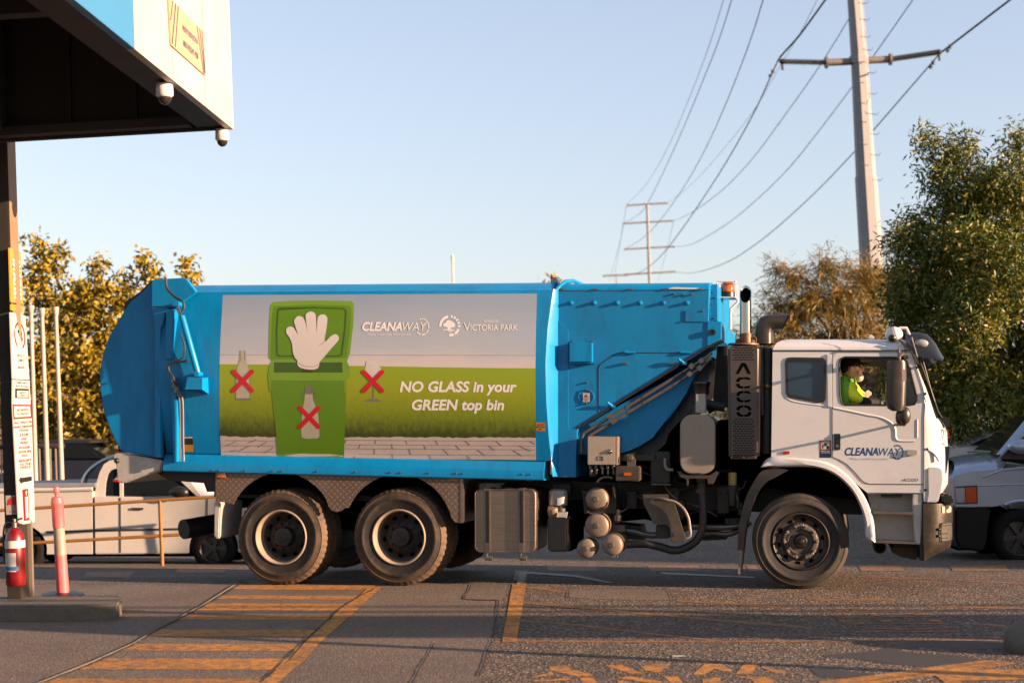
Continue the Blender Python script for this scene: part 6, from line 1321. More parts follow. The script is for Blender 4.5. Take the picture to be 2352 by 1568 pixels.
for v, t_, s_ in ((.045, 'ALL VISITORS', .030), (.085, 'AND DRIVERS', .030), (.12, 'PLEASE', .028), (.165, 'STOP', .035), (.20, 'AND', .028), (.24, 'WAIT', .034), (.285, 'PLEASE', .034), (.325, 'SIGN IN', .034), (.36, 'AND', .030), (.41, 'REPORT', .034), (.445, 'TO THE', .032), (.475, 'OFFICE', .034)): uvtext(mb, uv, t_, .53, v, s_, .17, .012)
mb.build('visitor_text', M_prred, o); mb = MB(); uvrect(mb, uv, .30, .67, .64, .97); mb.build('extinguisher_panel', M_prred, o)
mb = MB(); mb.sheet([(.12, .578), (.26, .545), (.26, .558), (.88, .556), (.88, .600), (.26, .606), (.26, .622)], fn=lambda u, v: uv(u, v)); mb.build('arrow', M_ink, o)
mb = MB(); mb.sheet([(.40, .745), (.57, .74), (.57, .945), (.40, .95)], fn=lambda u, v: uv(u, v, .006)); mb.sheet([(.44, .70), (.50, .685), (.56, .70), (.52, .71), (.52, .73), (.46, .73), (.46, .715)], fn=lambda u, v: uv(u, v, .006)); mb.build('extinguisher_symbol', M_signw, o)
o, uv = plate([ks(kT, 72, 1035, PN+.02), ks(kT, 216, 1030, PN+.03), ks(kT, 222, 1280, PN+.03), ks(kT, 80, 1285, PN+.02)], 'post_notice', mat('dim white sign', (.42, .38, .35), .5, scale=5), 'small faded notice with a red arch on the front of the post', 'sign', .006)
mb = MB(); mb.sheet([(.1, .5), (.2, .25), (.5, .10), (.95, .05), (.98, .25), (.98, .5)], fn=lambda u, v: uv(u, v)); mb.build('red_arch', M_prred, o); mb = MB(); uvtext(mb, uv, 'FIRE', .6, .9, .16, .6); mb.build('notice_text', M_prred, o)
# height restriction sign on the fascia
def fas(x, y):      # pixel carried to the fascia plane
    n = d2; d = ray(x, y); t = (cor-CAM).dot(n)/d.dot(n); return CAM+d*t
hs = [fas(*kU(*p)) for p in ((128, -60), (830, 655), (858, 1485), (180, 885))]
mb = MB(); mb.prism([p-d2*.003 for p in hs], -d2*.012); hsign = mb.build('height_sign', mat('pale orange sign face', (.78, .55, .32), .45, col2=(.72, .50, .28), scale=4), None, 20)
tag(hsign, 'pale orange height restriction sign with striped ends on the white canopy side', 'sign')
fo = lambda x, y: fas(*kU(x, y))-d2*.019
def q8(mb, a, b, wd):
    mb.sheet([(a[0]-wd/2, a[1]), (a[0]+wd/2, a[1]), (b[0]+wd/2, b[1]), (b[0]-wd/2, b[1])], fn=fo)
mb = MB(); q8(mb, (210, 10), (165, 400), 14); q8(mb, (268, 62), (195, 870), 16); q8(mb, (318, 110), (258, 930), 14); q8(mb, (682, 500), (815, 1440), 10); q8(mb, (735, 550), (840, 1460), 10); q8(mb, (778, 590), (850, 1440), 9)
mb.build_each('stripe', mat('grey blue stripe', (.10, .11, .15), .5, scale=6), hsign)
A_, B_ = (hs[1]-hs[0]), (hs[3]-hs[0])
def hfn(u0, v0): return lambda a, b: (hs[0].lerp(hs[1], u0)).lerp(hs[3].lerp(hs[2], u0), v0)-d2*.019+A_.normalized()*a+B_.normalized()*(-b)
Lh = B_.length
mb = MB(); mb.text('HEIGHT RESTRICTION', hfn(.56, .44), Lh*.17, .002, 0, 1., 'CENTER', .72); mb.text('MAX HEIGHT 4.5M', hfn(.56, .78), Lh*.19, .002, 0, 1., 'CENTER', .76); mb.build('height_text', mat('faded purple print', (.16, .13, .24), .5, scale=6), hsign)
# dome cameras under the edge
for (x, y), lab, sc in (((1512, 800), 'white dome camera under the canopy edge, further from the corner', 1.), ((2040, 1218), 'white dome camera hanging at the far corner of the canopy', .92)):
    x0, y0 = kA(x, y); lo, hi = 0., 6.
    for _ in range(30):
        mid = (lo+hi)/2
        if proj(cor-d1*mid+d2*.10-UP*.1)[0] > x0: lo = mid
        else: hi = mid
    c = cor-d1*lo+d2*.10-UP*.09
    cm = empty('security_camera', c+UP*.09, lab, 'security camera', 'dome cameras under the canopy')
    u = .062*sc
    mb = MB(); mb.lathe([(.001, .09), (u, .09), (u*1.08, .06), (u*1.08, .0), (u*.82, -.015)], c, axis=UP, seg=28); mb.build('housing', M_white, cm, 50)
    mb = MB(); mb.lathe([(u*.84*math.cos(R(a)), -.012-u*.95*math.sin(R(a))) for a in range(0, 91, 10)], c, axis=UP, seg=28); mb.build('dome', glassy('dark dome', (.02, .018, .016), .05), cm, 60)
    mb = MB(); mb.tube([c+UP*.09, c+UP*.11], .03, 12); mb.build('mount', M_cbeam, cm)
# fire extinguisher at the post foot
xb, yb_ = 37, 1344; D_ = 13.3; base = dist(xb, yb_, D_)
fe = empty('fire_extinguisher', base, 'red fire extinguisher with a white band hanging at the foot of the dark post', 'fire extinguisher')
u = UP; h = lambda v: dist(0, 0, 1)*0+base+u*v
rr = .105
mb = MB(); mb.lathe([(.001, 0), (rr*.9, .0), (rr, .02), (rr, .48), (rr*.92, .54), (rr*.62, .60), (rr*.3, .63), (.001, .635)], base, axis=u, seg=30); mb.build('cylinder', mat('red enamel', (.27, .004, .008), .35, col2=(.20, .003, .006), scale=4, coat=.5), fe, 50)
mb = MB(); mb.lathe([(rr+.002, .41), (rr+.002, .49)], base, axis=u, seg=30); mb.build('white_band', M_signw, fe)
mb = MB(); rows = [[base+u*z+(RIGHT*math.sin(R(a))-d1*math.cos(R(a)))*(rr+.002) for a in range(-50, 51, 10)] for z in (.16, .36)]; mb.grid(rows); lb_ = mb.build('label', M_sticker, fe)
mb = MB(); rows = [[base+u*z+(RIGHT*math.sin(R(a))-d1*math.cos(R(a)))*(rr+.0035) for a in range(-46, 47, 12)] for z in (.17, .215)]; mb.grid(rows); mb.build('label_band', mat('label blue', (.05, .2, .5), .4, scale=5), lb_)
mb = MB(); mb.lathe([(.03, .63), (.03, .68), (.018, .69), (.018, .72)], base, axis=u, seg=14); mb.tube([base+u*.70, base+u*.73+RIGHT*.09], .012, 8); mb.tube([base+u*.68, base+u*.655+RIGHT*.09], .012, 8); mb.build('valve_handle', M_steel, fe)
mb = MB(); mb.tube(catmull([base+u*.68-RIGHT*.02, base+u*.66-RIGHT*.10, base+u*.5-RIGHT*.125, base+u*.25-RIGHT*.12], 5), .012, 8); mb.build('hose', M_black, fe)
fe.scale = (.86, .86, .86)
# galvanised stake beside it
mb = MB(); a, b = dist(66, 1196, 13.75), dist(71, 1382, 13.75); mb.prism([a-RIGHT*.022, a+RIGHT*.022, b+RIGHT*.022, b-RIGHT*.022], d1*.04, .004); tag(mb.build('sign_stake', M_tank), 'bare grey steel stake under the long white sign', 'stake')
# pink flexible bollard
bb = dist(145, 1366, 13.9); bt = dist(129.5, 1122, 13.9); ax = (bt-bb); L_ = ax.length; ax.normalize()
bo_ = empty('bollard', bb, 'faded pink flexible bollard with a white band standing on the kerb island', 'bollard')
M_pink = mat('sun faded pink plastic', (.86, .20, .22), .5, col2=(.76, .15, .17), scale=5)
M_bandw = mat('dull white band', (.50, .42, .35), .5, scale=8, dirt=(.4, .32, .26), dscale=9, damt=.4)
mb = MB(); mb.lathe([(.001, .0), (.060, 0), (.056, L_*.38)], bb, axis=ax, seg=26); mb.lathe([(.052, L_*.635), (.058, L_*.64), (.058, L_*.85), (.061, L_*.855), (.061, L_*.88), (.05, L_*.92), (.02, L_*.93), (.018, L_*.95), (.028, L_*.965), (.030, L_*.99), (.022, L_*1.015), (.001, L_*1.02)], bb, axis=ax, seg=26); mb.build_each('post_sleeve', M_pink, bo_, 45)
mb = MB(); mb.lathe([(.057, L_*.38), (.053, L_*.64)], bb, axis=ax, seg=26); mb.build('white_band', M_bandw, bo_)
mb = MB(); mb.lathe([(.001, .03), (.14, .03), (.20, .015), (.21, -.01)], bb, axis=(0, 0, 1), seg=30); mb.build('base', M_black, bo_, 40)
# ================================================================== yellow hand rail
M_rail = mat('ochre rail paint', (.42, .19, .025), .5, col2=(.33, .14, .02), scale=6, dirt=(.15, .09, .05), dscale=8, damt=.4)
RD = 21.6
rl = empty('handrail', gnd(377, 1302), 'ochre yellow pipe handrail with two bars in front of the white ute', 'handrail')
def rp_(x, y): return dist(x, y, RD)
for y0, y1 in ((1175.5, 1140), (1254, 1222.5)):
    mb = MB(); mb.tube([rp_(-60, y0), rp_(495, y1), rp_(700, y1-14)], .026, 10); mb.build('bar', M_rail, rl, 60)
for x, y0, y1 in ((367, 1148, 1303), (-30, 1172, 1330), (690, 1128, 1290)):
    mb = MB(); mb.tube([rp_(x, y0), rp_(x+6, y1)], .030, 10); mb.build('upright', M_rail, rl, 60)
# three white flag posts and the dark rail behind
M_fpost = mat('pale post', (.62, .53, .46), .5, col2=(.55, .47, .40), scale=3)
FDp = 27.
for i, ((xt, yt), (xm, ym), lab) in enumerate((((403, 60), (445, 1560), 'pale post with a round cap, leftmost of the three by the long sign'), ((548, 95), (597, 1560), 'pale post with a round cap, middle one of the three by the trees'), ((728, 80), (782, 1560), 'pale post with a round cap, rightmost of the three, nearest the garbage truck'))):
    a = dist(*kS(xt, yt), FDp); b = dist(*kS(xm, ym), FDp); d = (b-a); f = dist(0, 0, 1)
    t = (gz(a.x, a.y)-.05-a.z)/d.z; foot = a+d*t
    fp = empty('flag_post', foot, lab, 'post', 'pale posts beyond the ute')
    mb = MB(); mb.tube([a, foot], [.036, .052], 14); mb.build('pole', M_fpost, fp, 60)
    mb = MB(); ax = (a-foot).normalized(); mb.lathe([(.04, -.16), (.045, -.15), (.065, -.02), (.062, .0), (.001, .01)], a+ax*.06, axis=ax, seg=16); mb.build('cap', M_fpost, fp, 50)
gate = empty('fence', gnd(100, 1240), 'low dark picket fence between the pale posts', 'fence')
mb = MB(); mb.tube([dist(*kC(-100, 430), 27.3), dist(*kC(590, 418), 27.3)], .05, 8); mb.build('rail', mat('dark rail', (.06, .03, .025), .6, scale=5), gate)
for i in range(13):
    x = -40+i*50; p = dist(*kC(x, 440), 27.3); mb = MB(); mb.tube([p, p-UP*1.55], .018, 6); mb.build('picket', M_tank, gate)
# ================================================================== parked vehicles behind
M_ute = mat('white ute paint', (.80, .77, .73), .25, col2=(.72, .69, .65), scale=1.5, coat=.4, dirt=(.4, .34, .28), dscale=3, damt=.3)
M_silver = mat('silver car paint', (.62, .74, .92), .22, .5, col2=(.56, .67, .84), scale=1.5, coat=.5)
M_trim = mat('dark grey trim', (.04, .042, .045), .5, scale=8)
M_ctyre = mat('car tyre', (.012, .011, .011), .9, scale=8, spec=.2)
M_alloy = mat('alloy wheel', (.13, .125, .12), .35, .7, scale=6)
M_cglass = glassy('car glass', (.006, .009, .012), .06); M_cglass.node_tree.nodes['Principled BSDF'].inputs['Specular IOR Level'].default_value = .22
class Frame:
    """upright plane facing the viewer: pixels to points, with a depth offset along the ground"""
    def __init__(s, x, y, d, turn=0.):
        s.p = dist(x, y, d); q = Quaternion(UP, R(turn)); s.ey = q @ d1; s.ex = q @ (-d2)
    def __call__(s, x, y, dd=0.):
        dr = ray(x, y); t = (s.p-CAM).dot(s.ey)/dr.dot(s.ey); return CAM+dr*t+s.ey*dd
    def on(s, x, y, dd):
        dr = ray(x, y); t = (s.p+s.ey*dd-CAM).dot(s.ey)/dr.dot(s.ey); return CAM+dr*t
def fext(mb, fr, px, d0, d1_, bev=0.): mb.prism([fr(x, y, d0) for x, y in px], fr.ey*(d1_-d0), bev)
def vwheel(parent, fr, x, y, r, inward=.22, spokes=5, depth=0.):
    c = fr(x, y, depth); q = bpy.data.objects.new('wheel', None); S.collection.objects.link(q); q.parent = parent; q.location = c-wloc(parent)
    def b(mb, n, m): o = mb.build(n, m, q, 50); return o
    mb = MB(); mb.lathe([(r*.62, .0), (r*.70, .02), (r*.92, .015), (r, -.02), (r, -inward+.02), (r*.9, -inward)], c, axis=-fr.ey, seg=40); b(mb, 'tyre', M_ctyre)
    mb = MB(); mb.lathe([(r*.63, .005), (r*.58, -.01), (r*.55, -.06), (.001, -.06)], c, axis=-fr.ey, seg=30)
    for i in range(spokes):
        t = 2*math.pi*i/spokes; u = fr.ex*math.cos(t)+UP*math.sin(t); v = fr.ex*-math.sin(t)+UP*math.cos(t)
        mb.prism([c+u*r*.1+v*r*.07-fr.ey*.0, c+u*r*.6+v*r*.09-fr.ey*.0, c+u*r*.6-v*r*.09, c+u*r*.1-v*r*.07], fr.ey*.05)
    mb.lathe([(r*.16, .012), (.001, .015)], c, axis=-fr.ey, seg=16); b(mb, 'rim', M_alloy)
    return q
def vpart(parent, mb, n, m, sm=35): return mb.build(n, m, parent, sm)
arcC = lambda cx, cy, r, a0, a1, n=8: [(cx+r*math.cos(R(lerp(a0, a1, i/n))), cy-r*math.sin(R(lerp(a0, a1, i/n)))) for i in range(n+1)]
# white ute
fu = Frame(60, 1310, 22.7)
ute = empty('ute', fu(280, 1310, .85), 'white ute with a roll bar and covered tray parked behind the ochre handrail', 'ute')
mb = MB()
body = [(-270, 840), (846, 836), (848, 1410), (440, 1412)]+arcC(205, 1372, 228, -10, 190, 14)+[(-20, 1400), (-270, 1380)]
fext(mb, fu, [kC(*p) for p in body], 0, 1.75, .02); vpart(ute, mb, 'tray', M_ute)
mb = MB(); body = [(862, 885), (1850, 888), (2000, 905), (2300, 950), (2420, 1020), (2460, 1110), (2470, 1380), (2200, 1400)]+arcC(1960, 1352, 225, -10, 190, 14)+[(1730, 1405), (870, 1412)]
fext(mb, fu, [kC(*p) for p in body], .0, 1.75, .03); vpart(ute, mb, 'body', M_ute)
gh = [(866, 885), (885, 760), (915, 660), (955, 585), (1010, 552), (1090, 542), (1500, 545), (1600, 575), (1700, 680), (1850, 888)]
wn = [(958, 880), (966, 760), (985, 680), (1015, 640), (1060, 625), (1480, 628), (1560, 650), (1640, 720), (1815, 885), (1500, 888)]
mb = MB(); mb.sheet([kC(*p) for p in gh], ([kC(*p) for p in inset(wn, .99)],), fn=lambda x, y: fu.on(x, y, .12), thick=-.05); vpart(ute, mb, 'cab_side', M_ute)
mb = MB(); mb.sheet([kC(*p) for p in wn], fn=lambda x, y: fu.on(x, y, .15)); vpart(ute, mb, 'side_window', M_cglass)
mb = MB(); fext(mb, fu, [kC(*p) for p in ((1075, 632), (1105, 632), (1108, 886), (1078, 886))], .11, .16); vpart(ute, mb, 'window_pillar', M_ute)
mb = MB(); gi = [kC(*p) for p in gh]; mb.grid([[fu.on(x, y, .14) for x, y in gi], [fu.on(x, y, .14)+fu.ey*1.46 for x, y in gi]]); vpart(ute, mb, 'cab_shell', M_ute, 40)
mb = MB(); mb.tube(catmull([fu(*kC(*p), .35) for p in ((690, 830), (705, 745), (750, 665), (850, 585), (990, 520))], 5), .045, 10); mb.tube(catmull([fu(*kC(*p), 1.4) for p in ((690, 830), (705, 745), (750, 665), (850, 585), (990, 520))], 5), .045, 10); mb.tube([fu(*kC(990, 520), .35), fu(*kC(990, 520), 1.4)], .045, 10); vpart(ute, mb, 'roll_bar', M_chrome)
mb = MB(); mb.ball(fu(*kC(1075, 448), .5), (.12, .10, .06), 14, 8); mb.tube([fu(*kC(1040, 500), .5), fu(*kC(1075, 448), .5)], .05, 8); vpart(ute, mb, 'spot_lamp', M_black)
mb = MB(); fext(mb, fu, [kC(*p) for p in ((-260, 790), (300, 770), (870, 760), (870, 800), (300, 815), (-260, 838))], .06, 1.7, .02); vpart(ute, mb, 'tray_cover', mat('grey blue tray cover', (.35, .37, .42), .6, scale=4))
mb = MB(); mb.tube([fu(*kC(-250, 830), -.01), fu(*kC(560, 820), -.01), fu(*kC(850, 812), -.01)], .035, 8); vpart(ute, mb, 'tray_rail', M_ute)
mb = MB(); fext(mb, fu, [kC(*p) for p in ((430, 1198), (845, 1188), (845, 1206), (430, 1218))], -.012, .0); fext(mb, fu, [kC(*p) for p in ((870, 1186), (1720, 1170), (1720, 1188), (870, 1204))], -.012, .0); mb.build_each('side_stripe', M_trim, ute)
mb = MB(); mb.tube([fu(*kC(1105, 892), -.005), fu(*kC(1108, 1395), -.005)], .008, 6); mb.tube([fu(*kC(1905, 905), -.005), fu(*kC(1900, 1130), -.005)], .008, 6); mb.build_each('door_gap', M_trim, ute)
mb = MB(); fext(mb, fu, [kC(*p) for p in ((1210, 985), (1320, 985), (1315, 1005), (1220, 1005))], -.03, .0, .005); vpart(ute, mb, 'door_handle', M_trim)
mb = MB(); mb.ball(fu(*kC(1660, 840), -.12), (.17, .09, .10), 16, 10); vpart(ute, mb, 'wing_mirror', M_black, 60)
mb = MB(); fext(mb, fu, [kC(*p) for p in ((-250, 1390), (2440, 1390), (2400, 1450), (-200, 1450))], .3, 1.5); vpart(ute, mb, 'underbody', M_blackfill)
for x, y in ((205, 1378), (1960, 1358)):
    vwheel(ute, fu, *kC(x, y), .345); vwheel(ute, fu, *kC(x, y), .345, depth=1.5)
# silver four wheel drive at the right
fs = Frame(2300, 1290, 18.4)
suv = empty('suv', fs(2420, 1290, .9), 'silver four wheel drive with an orange indicator, standing in shade ahead of the garbage truck', 'car')
def F7(x, y, d=0.): return fs(*k7(x, y), d)
mb = MB(); sh_ = [(560, 768), (640, 742), (730, 716), (850, 706), (1000, 690), (1176, 668), (3380, 640), (3440, 700)]
bd = [(604, 760)]+sh_[1:]+[(3450, 1040), (3440, 1230), (3160, 1260)]+arcC(2860, 1240, 290, -10, 190, 12)+[(2560, 1330), (1440, 1330)]+arcC(1150, 1240, 290, -10, 118, 9)+[(925, 1000), (790, 1000), (606, 985)]
fext(mb, fs, [k7(*p) for p in bd], .0, 1.72, .02); vpart(suv, mb, 'body', M_silver)
O7 = lambda x, y, d: fs.on(*k7(x, y), d)
crown_ = [(556, 612), (640, 592), (730, 576), (840, 562), (960, 552)]; mb = MB(); rows = []
for (a, b) in zip(sh_[:5], crown_):
    p, q = O7(*a, .0), O7(*b, .86); row = []
    for t in (0, .03, .08, .16, .28, .42, .58, .72, .84, .92, .97, 1.):
        k = math.sin(math.pi*t)**.5; h = p.z+(q.z-p.z)*k; x_ = lerp(p.x, q.x-(.86*fs.ey).x, k); y_ = lerp(p.y, q.y-(.86*fs.ey).y, k)
        v = Vector((x_, y_, h))+fs.ey*(1.72*t); row.append(v)
    rows.append(row)
mb.grid(rows); vpart(suv, mb, 'bonnet', M_silver, 60)
mb = MB(); mb.tube([F7(838, 760, -.0), F7(1000, 700, .0), F7(1176, 690, 0), F7(3380, 690, 0)], .014, 6); mb.tube([F7(800, 828, 0), F7(1176, 815, 0), F7(3380, 815, 0)], .010, 6); mb.build_each('side_crease', M_silver, suv)
mb = MB(); w0 = [O7(955, 572, .16), O7(850, 556, .86), O7(735, 560, 1.52)]; w1 = [O7(1215, 262, .30), O7(1165, 258, .86), O7(1100, 262, 1.42)]; mb.grid([w0, [(a+b)/2 for a, b in zip(w0, w1)], w1]); vpart(suv, mb, 'windscreen', M_cglass, 60)
mb = MB(); mb.grid([[O7(945, 578, .14), O7(1205, 262, .28)], [O7(985, 570, .08), O7(1245, 262, .22)], [O7(985, 612, .04), O7(1290, 262, .18)]]); mb.grid([[O7(1230, 262, .2), O7(3250, 250, .2)], [O7(1180, 258, .86), O7(3250, 246, .86)], [O7(1110, 262, 1.45), O7(3250, 250, 1.45)]]); mb.build_each('roof_pillar', M_silver, suv)
mb = MB(); mb.sheet([k7(*p) for p in ((1000, 606), (1310, 285), (3260, 265), (3370, 640), (1176, 655), (985, 625))], fn=lambda x, y: fs.on(x, y, .06)); vpart(suv, mb, 'side_window', M_cglass, 0)
mb = MB(); fext(mb, fs, [k7(*p) for p in ((976, 607), (1060, 520), (1085, 560), (1230, 590), (1230, 618), (1100, 612))], .0, .1); vpart(suv, mb, 'mirror_base', M_black)
mb = MB(); mb.ball(F7(1150, 510, -.12), (.20, .10, .10), 18, 12); vpart(suv, mb, 'wing_mirror', M_silver, 60)
mb = MB(); mb.tube([O7(720, 552, 1.3), O7(790, 545, .8), O7(912, 555, .25)], .018, 6); vpart(suv, mb, 'wiper', M_black)
mb = MB(); mb.sheet([k7(*p) for p in ((693, 840), (782, 836), (788, 965), (693, 965))], fn=lambda x, y: fs(x, y, -.03), thick=-.03); vpart(suv, mb, 'indicator_lamp', mat('orange red lens', (.75, .10, .01), .12, scale=12, coat=.5))
mb = MB(); mb.sheet([k7(*p) for p in ((612, 852), (690, 840), (690, 965), (622, 965))], fn=lambda x, y: fs(x, y, -.02), thick=-.04); vpart(suv, mb, 'headlight', mat('headlamp', (.75, .85, .95), .06, .5, scale=20))
mb = MB(); mb.tube([F7(*p, -.028) for p in ((614, 838), (786, 830), (790, 970), (620, 970))], .010, 6); vpart(suv, mb, 'lamp_frame', M_black)
mb = MB(); fext(mb, fs, [k7(*p) for p in ((612, 972), (788, 972), (788, 1002), (614, 1000))], -.02, .1, .006); vpart(suv, mb, 'bumper_strip', M_silver)
mb = MB(); fext(mb, fs, [k7(*p) for p in ((608, 1003), (905, 1010), (880, 1120), (865, 1300), (830, 1370), (640, 1340), (605, 1250))], -.04, 1.75, .03); vpart(suv, mb, 'bumper', mat('matt black bumper', (.012, .012, .013), .7, scale=6, spec=.2))
mb = MB(); fext(mb, fs, [k7(*p) for p in ((650, 1250), (3300, 1250), (3300, 1380), (700, 1380))], .4, 1.4); vpart(suv, mb, 'underbody', M_blackfill)
mb = MB(); mb.tube([F7(*p, -.012) for p in arcC(1150, 1240, 290, 10, 118, 9)], .022, 6); vpart(suv, mb, 'arch_flare', M_silver)
vwheel(suv, fs, *k7(1150, 1250), .365, spokes=6); vwheel(suv, fs, *k7(1150, 1250), .365, spokes=6, depth=1.5)
vwheel(suv, fs, *k7(2860, 1250), .365, spokes=6); vwheel(suv, fs, *k7(2860, 1250), .365, spokes=6, depth=1.5)
mb = MB()
for x in (1960, 2640): mb.tube([F7(x, 270, .05), F7(x-10, 650, .04)], .035, 6)
mb.build_each('window_pillar', M_silver, suv)
mb = MB(); mb.face([O7(3250, 255, .2), O7(3250, 255, 1.45), O7(3375, 640, 1.6), O7(3375, 640, .06)]); vpart(suv, mb, 'rear_window', M_cglass, 0)
# another pale car beyond it, glimpsed over the bonnet
fc = Frame(2250, 1200, 24.)
car = empty('parked_car', fc(2300, 1210, .8), 'pale car glimpsed between the cab front and the silver four wheel drive', 'car')
mb = MB(); fext(mb, fc, [k7(*p) for p in ((480, 560), (560, 532), (700, 512), (820, 508), (1000, 400), (1200, 360), (1500, 380), (1500, 800), (470, 800))], 0, 1.6, .04); vpart(car, mb, 'body', M_ute)
mb = MB(); fext(mb, fc, [k7(*p) for p in ((730, 500), (830, 450), (1000, 395), (990, 500))], -.02, .02); vpart(car, mb, 'side_window', M_cglass)
vwheel(car, fc, *k7(640, 800), .31)
# dark cars far behind the ute
M_navycar = mat('dark blue car paint', (.02, .03, .06), .2, coat=.5, scale=2)
for (xa_, ya_, s_, D_, m_, lab) in ((150, 1092, .92, 31., M_navycar, 'dark blue car beyond the picket fence, left of the ute roll bar'), (340, 1080, .8, 33., M_navycar, 'dark car in shade beyond the ute roll bar, under the tree')):
    f_ = Frame(xa_, ya_, D_)
    c_ = empty('parked_car', f_(xa_, ya_+60, .8), lab, 'car', 'cars parked beyond the ute')
    pts_ = lambda *a: [(xa_+x*s_, ya_+y*s_) for x, y in a]
    mb = MB(); fext(mb, f_, pts_((-190, 0), (-170, -28), (-100, -38), (90, -38), (170, -22), (190, 0), (190, 45), (-190, 45)), 0, 1.6, .05); vpart(c_, mb, 'body', m_)
    mb = MB(); fext(mb, f_, pts_((-125, -34), (-95, -62), (-70, -78), (-40, -85), (0, -87), (36, -83), (70, -64), (115, -34)), .12, 1.5, .08); vpart(c_, mb, 'cabin', M_cglass)
    mb = MB(); fext(mb, f_, pts_((-84, -80), (-40, -91), (42, -89), (58, -80)), .16, 1.46, .02); vpart(c_, mb, 'roof', m_)
    mb = MB(); mb.ball(f_(*pts_((-165, -10))[0], -.02), (.12, .05, .06), 10, 8); vpart(c_, mb, 'lamp', M_clear)
    for wx in (-115, 115): vwheel(c_, f_, xa_+wx*s_, ya_+42*s_, .32)
# tan building behind the left tree
fb = Frame(150, 1000, 58.)
bd_ = empty('building', fb(120, 1090, 3), 'tan brick building half hidden behind the tree at the left', 'building')
mb = MB(); fext(mb, fb, [(-700, 860), (300, 850), (300, 1120), (-700, 1120)], 0, 8); vpart(bd_, mb, 'wall', mat('tan brick', (.42, .30, .22), .85, col2=(.34, .24, .18), scale=2, bump=.3, bscale=12), 0)
mb = MB(); fext(mb, fb, [(-740, 862), (-600, 800), (260, 796), (340, 852), (340, 866), (-740, 874)], -.6, 9); vpart(bd_, mb, 'roof', mat('brown roof tiles', (.22, .13, .09), .8, col2=(.15, .09, .06), scale=5), 0)
for x in (-560, -400, -240, -80, 80, 210):
    mb = MB(); fext(mb, fb, [(x-34, 920), (x+34, 920), (x+34, 1000), (x-34, 1000)], -.06, .0); w_ = vpart(bd_, mb, 'window', M_sticker, 0)
    mb = MB(); fext(mb, fb, [(x-28, 926), (x+28, 926), (x+28, 994), (x-28, 994)], -.07, -.061); vpart(w_, mb, 'pane', M_cglass, 0)
# ================================================================== trees
def leaf_mat(name, cols, trans=.25):
    m = bpy.data.materials.new(name); m.use_nodes = True; t = m.node_tree; N, L = t.nodes, t.links; b = N['Principled BSDF']
    at_ = N.new('ShaderNodeAttribute'); at_.attribute_name = 'tint'
    rp = N.new('ShaderNodeValToRGB'); e = rp.color_ramp.elements
    while len(e) < len(cols): e.new(.5)
    for i, c in enumerate(cols): e[i].position = i/(len(cols)-1); e[i].color = (*c, 1)
    L.new(at_.outputs['Fac'], rp.inputs[0]); L.new(rp.outputs[0], b.inputs['Base Color']); b.inputs['Roughness'].default_value = .5
    tr = N.new('ShaderNodeBsdfTranslucent'); L.new(rp.outputs[0], tr.inputs[0]); mx = N.new('ShaderNodeMixShader'); mx.inputs[0].default_value = trans
    L.new(b.outputs[0], mx.inputs[1]); L.new(tr.outputs[0], mx.inputs[2]); L.new(mx.outputs[0], N['Material Output'].inputs[0]); return m
M_bark = mat('grey brown bark', (.13, .10, .075), .9, col2=(.07, .055, .04), scale=8, bump=.6, bscale=20, stretch=(1, 1, .3))
rng = random.Random(11)
def rvec(): 
    while True:
        v = Vector((rng.uniform(-1, 1), rng.uniform(-1, 1), rng.uniform(-1, 1)))
        if .05 < v.length <= 1: return v
def crown(blobs, nleaf, L, wd, clump=.35, percl=26, droop=.3, shell=.55, feather=False):
    """leaves in clumps through blobs (centre, radii); returns verts, faces, tint"""
    V, Fc, T = [], [], []; vol = [b[1].x*b[1].z+.05 for b in blobs]; tot = sum(vol)
    for (c, r), vv in zip(blobs, vol):
        n = max(3, int(nleaf*vv/tot/percl))
        for _ in range(n):
            u = rvec().normalized()*(shell+(1-shell)*rng.random()**.6)*rng.uniform(.8, 1.08)
            p = c+Vector((u.x*r.x, u.y*r.y, u.z*r.z)); ct = rng.random(); cd = (u+rvec()*.7).normalized(); cs = clump*rng.uniform(.6, 1.4)
            for _k in range(percl):
                if feather:
                    q = p+cd*cs*rng.uniform(-1, 1)+rvec()*cs*.28; d = (cd*.6+rvec()*.5+Vector((0, 0, -droop))).normalized()
                else:
                    q = p+rvec()*cs; d = (rvec()+cd*.4+Vector((0, 0, -droop))).normalized()
                s_ = d.cross(rvec()).normalized(); l = L*rng.uniform(.6, 1.3); w2 = wd*rng.uniform(.7, 1.3)*.5
                i = len(V); m = q+d*l*.45; V += [q, m+s_*w2, q+d*l, m-s_*w2]; Fc.append((i, i+1, i+2, i+3)); tt = min(1, max(0, ct*.5+rng.random()*.5)); T += [tt]*4
    return V, Fc, T
def tree(name, root_, blobs, nleaf, L, wd, m, label, limbs, r0, **kw):
    t = empty(name, root_, label, 'tree')
    mb = MB(); 
    for pts_, ra, rb2 in limbs:
        P = catmull(pts_, 4); mb.tube(P, [lerp(ra, rb2, i/(len(P)-1)) for i in range(len(P))], 8)
    mb.build('trunk', M_bark, t, 60)
    V, Fc, T = crown(blobs, nleaf, L, wd, **kw)
    me = bpy.data.meshes.new('crown'); me.from_pydata([v-root_ for v in V], [], Fc); a = me.attributes.new('tint', 'FLOAT', 'POINT'); a.data.foreach_set('value', T); me.materials.append(m)
    o = bpy.data.objects.new('crown', me); S.collection.objects.link(o); o.parent = t; return t
def blob(x, y, rx, ry, D, dz=0., ryd=None):
    k = D/FOC; return (dist(x, y, D)+d1*dz, Vector((rx*k, (ryd if ryd else (rx+ry)/2*k), ry*k)))
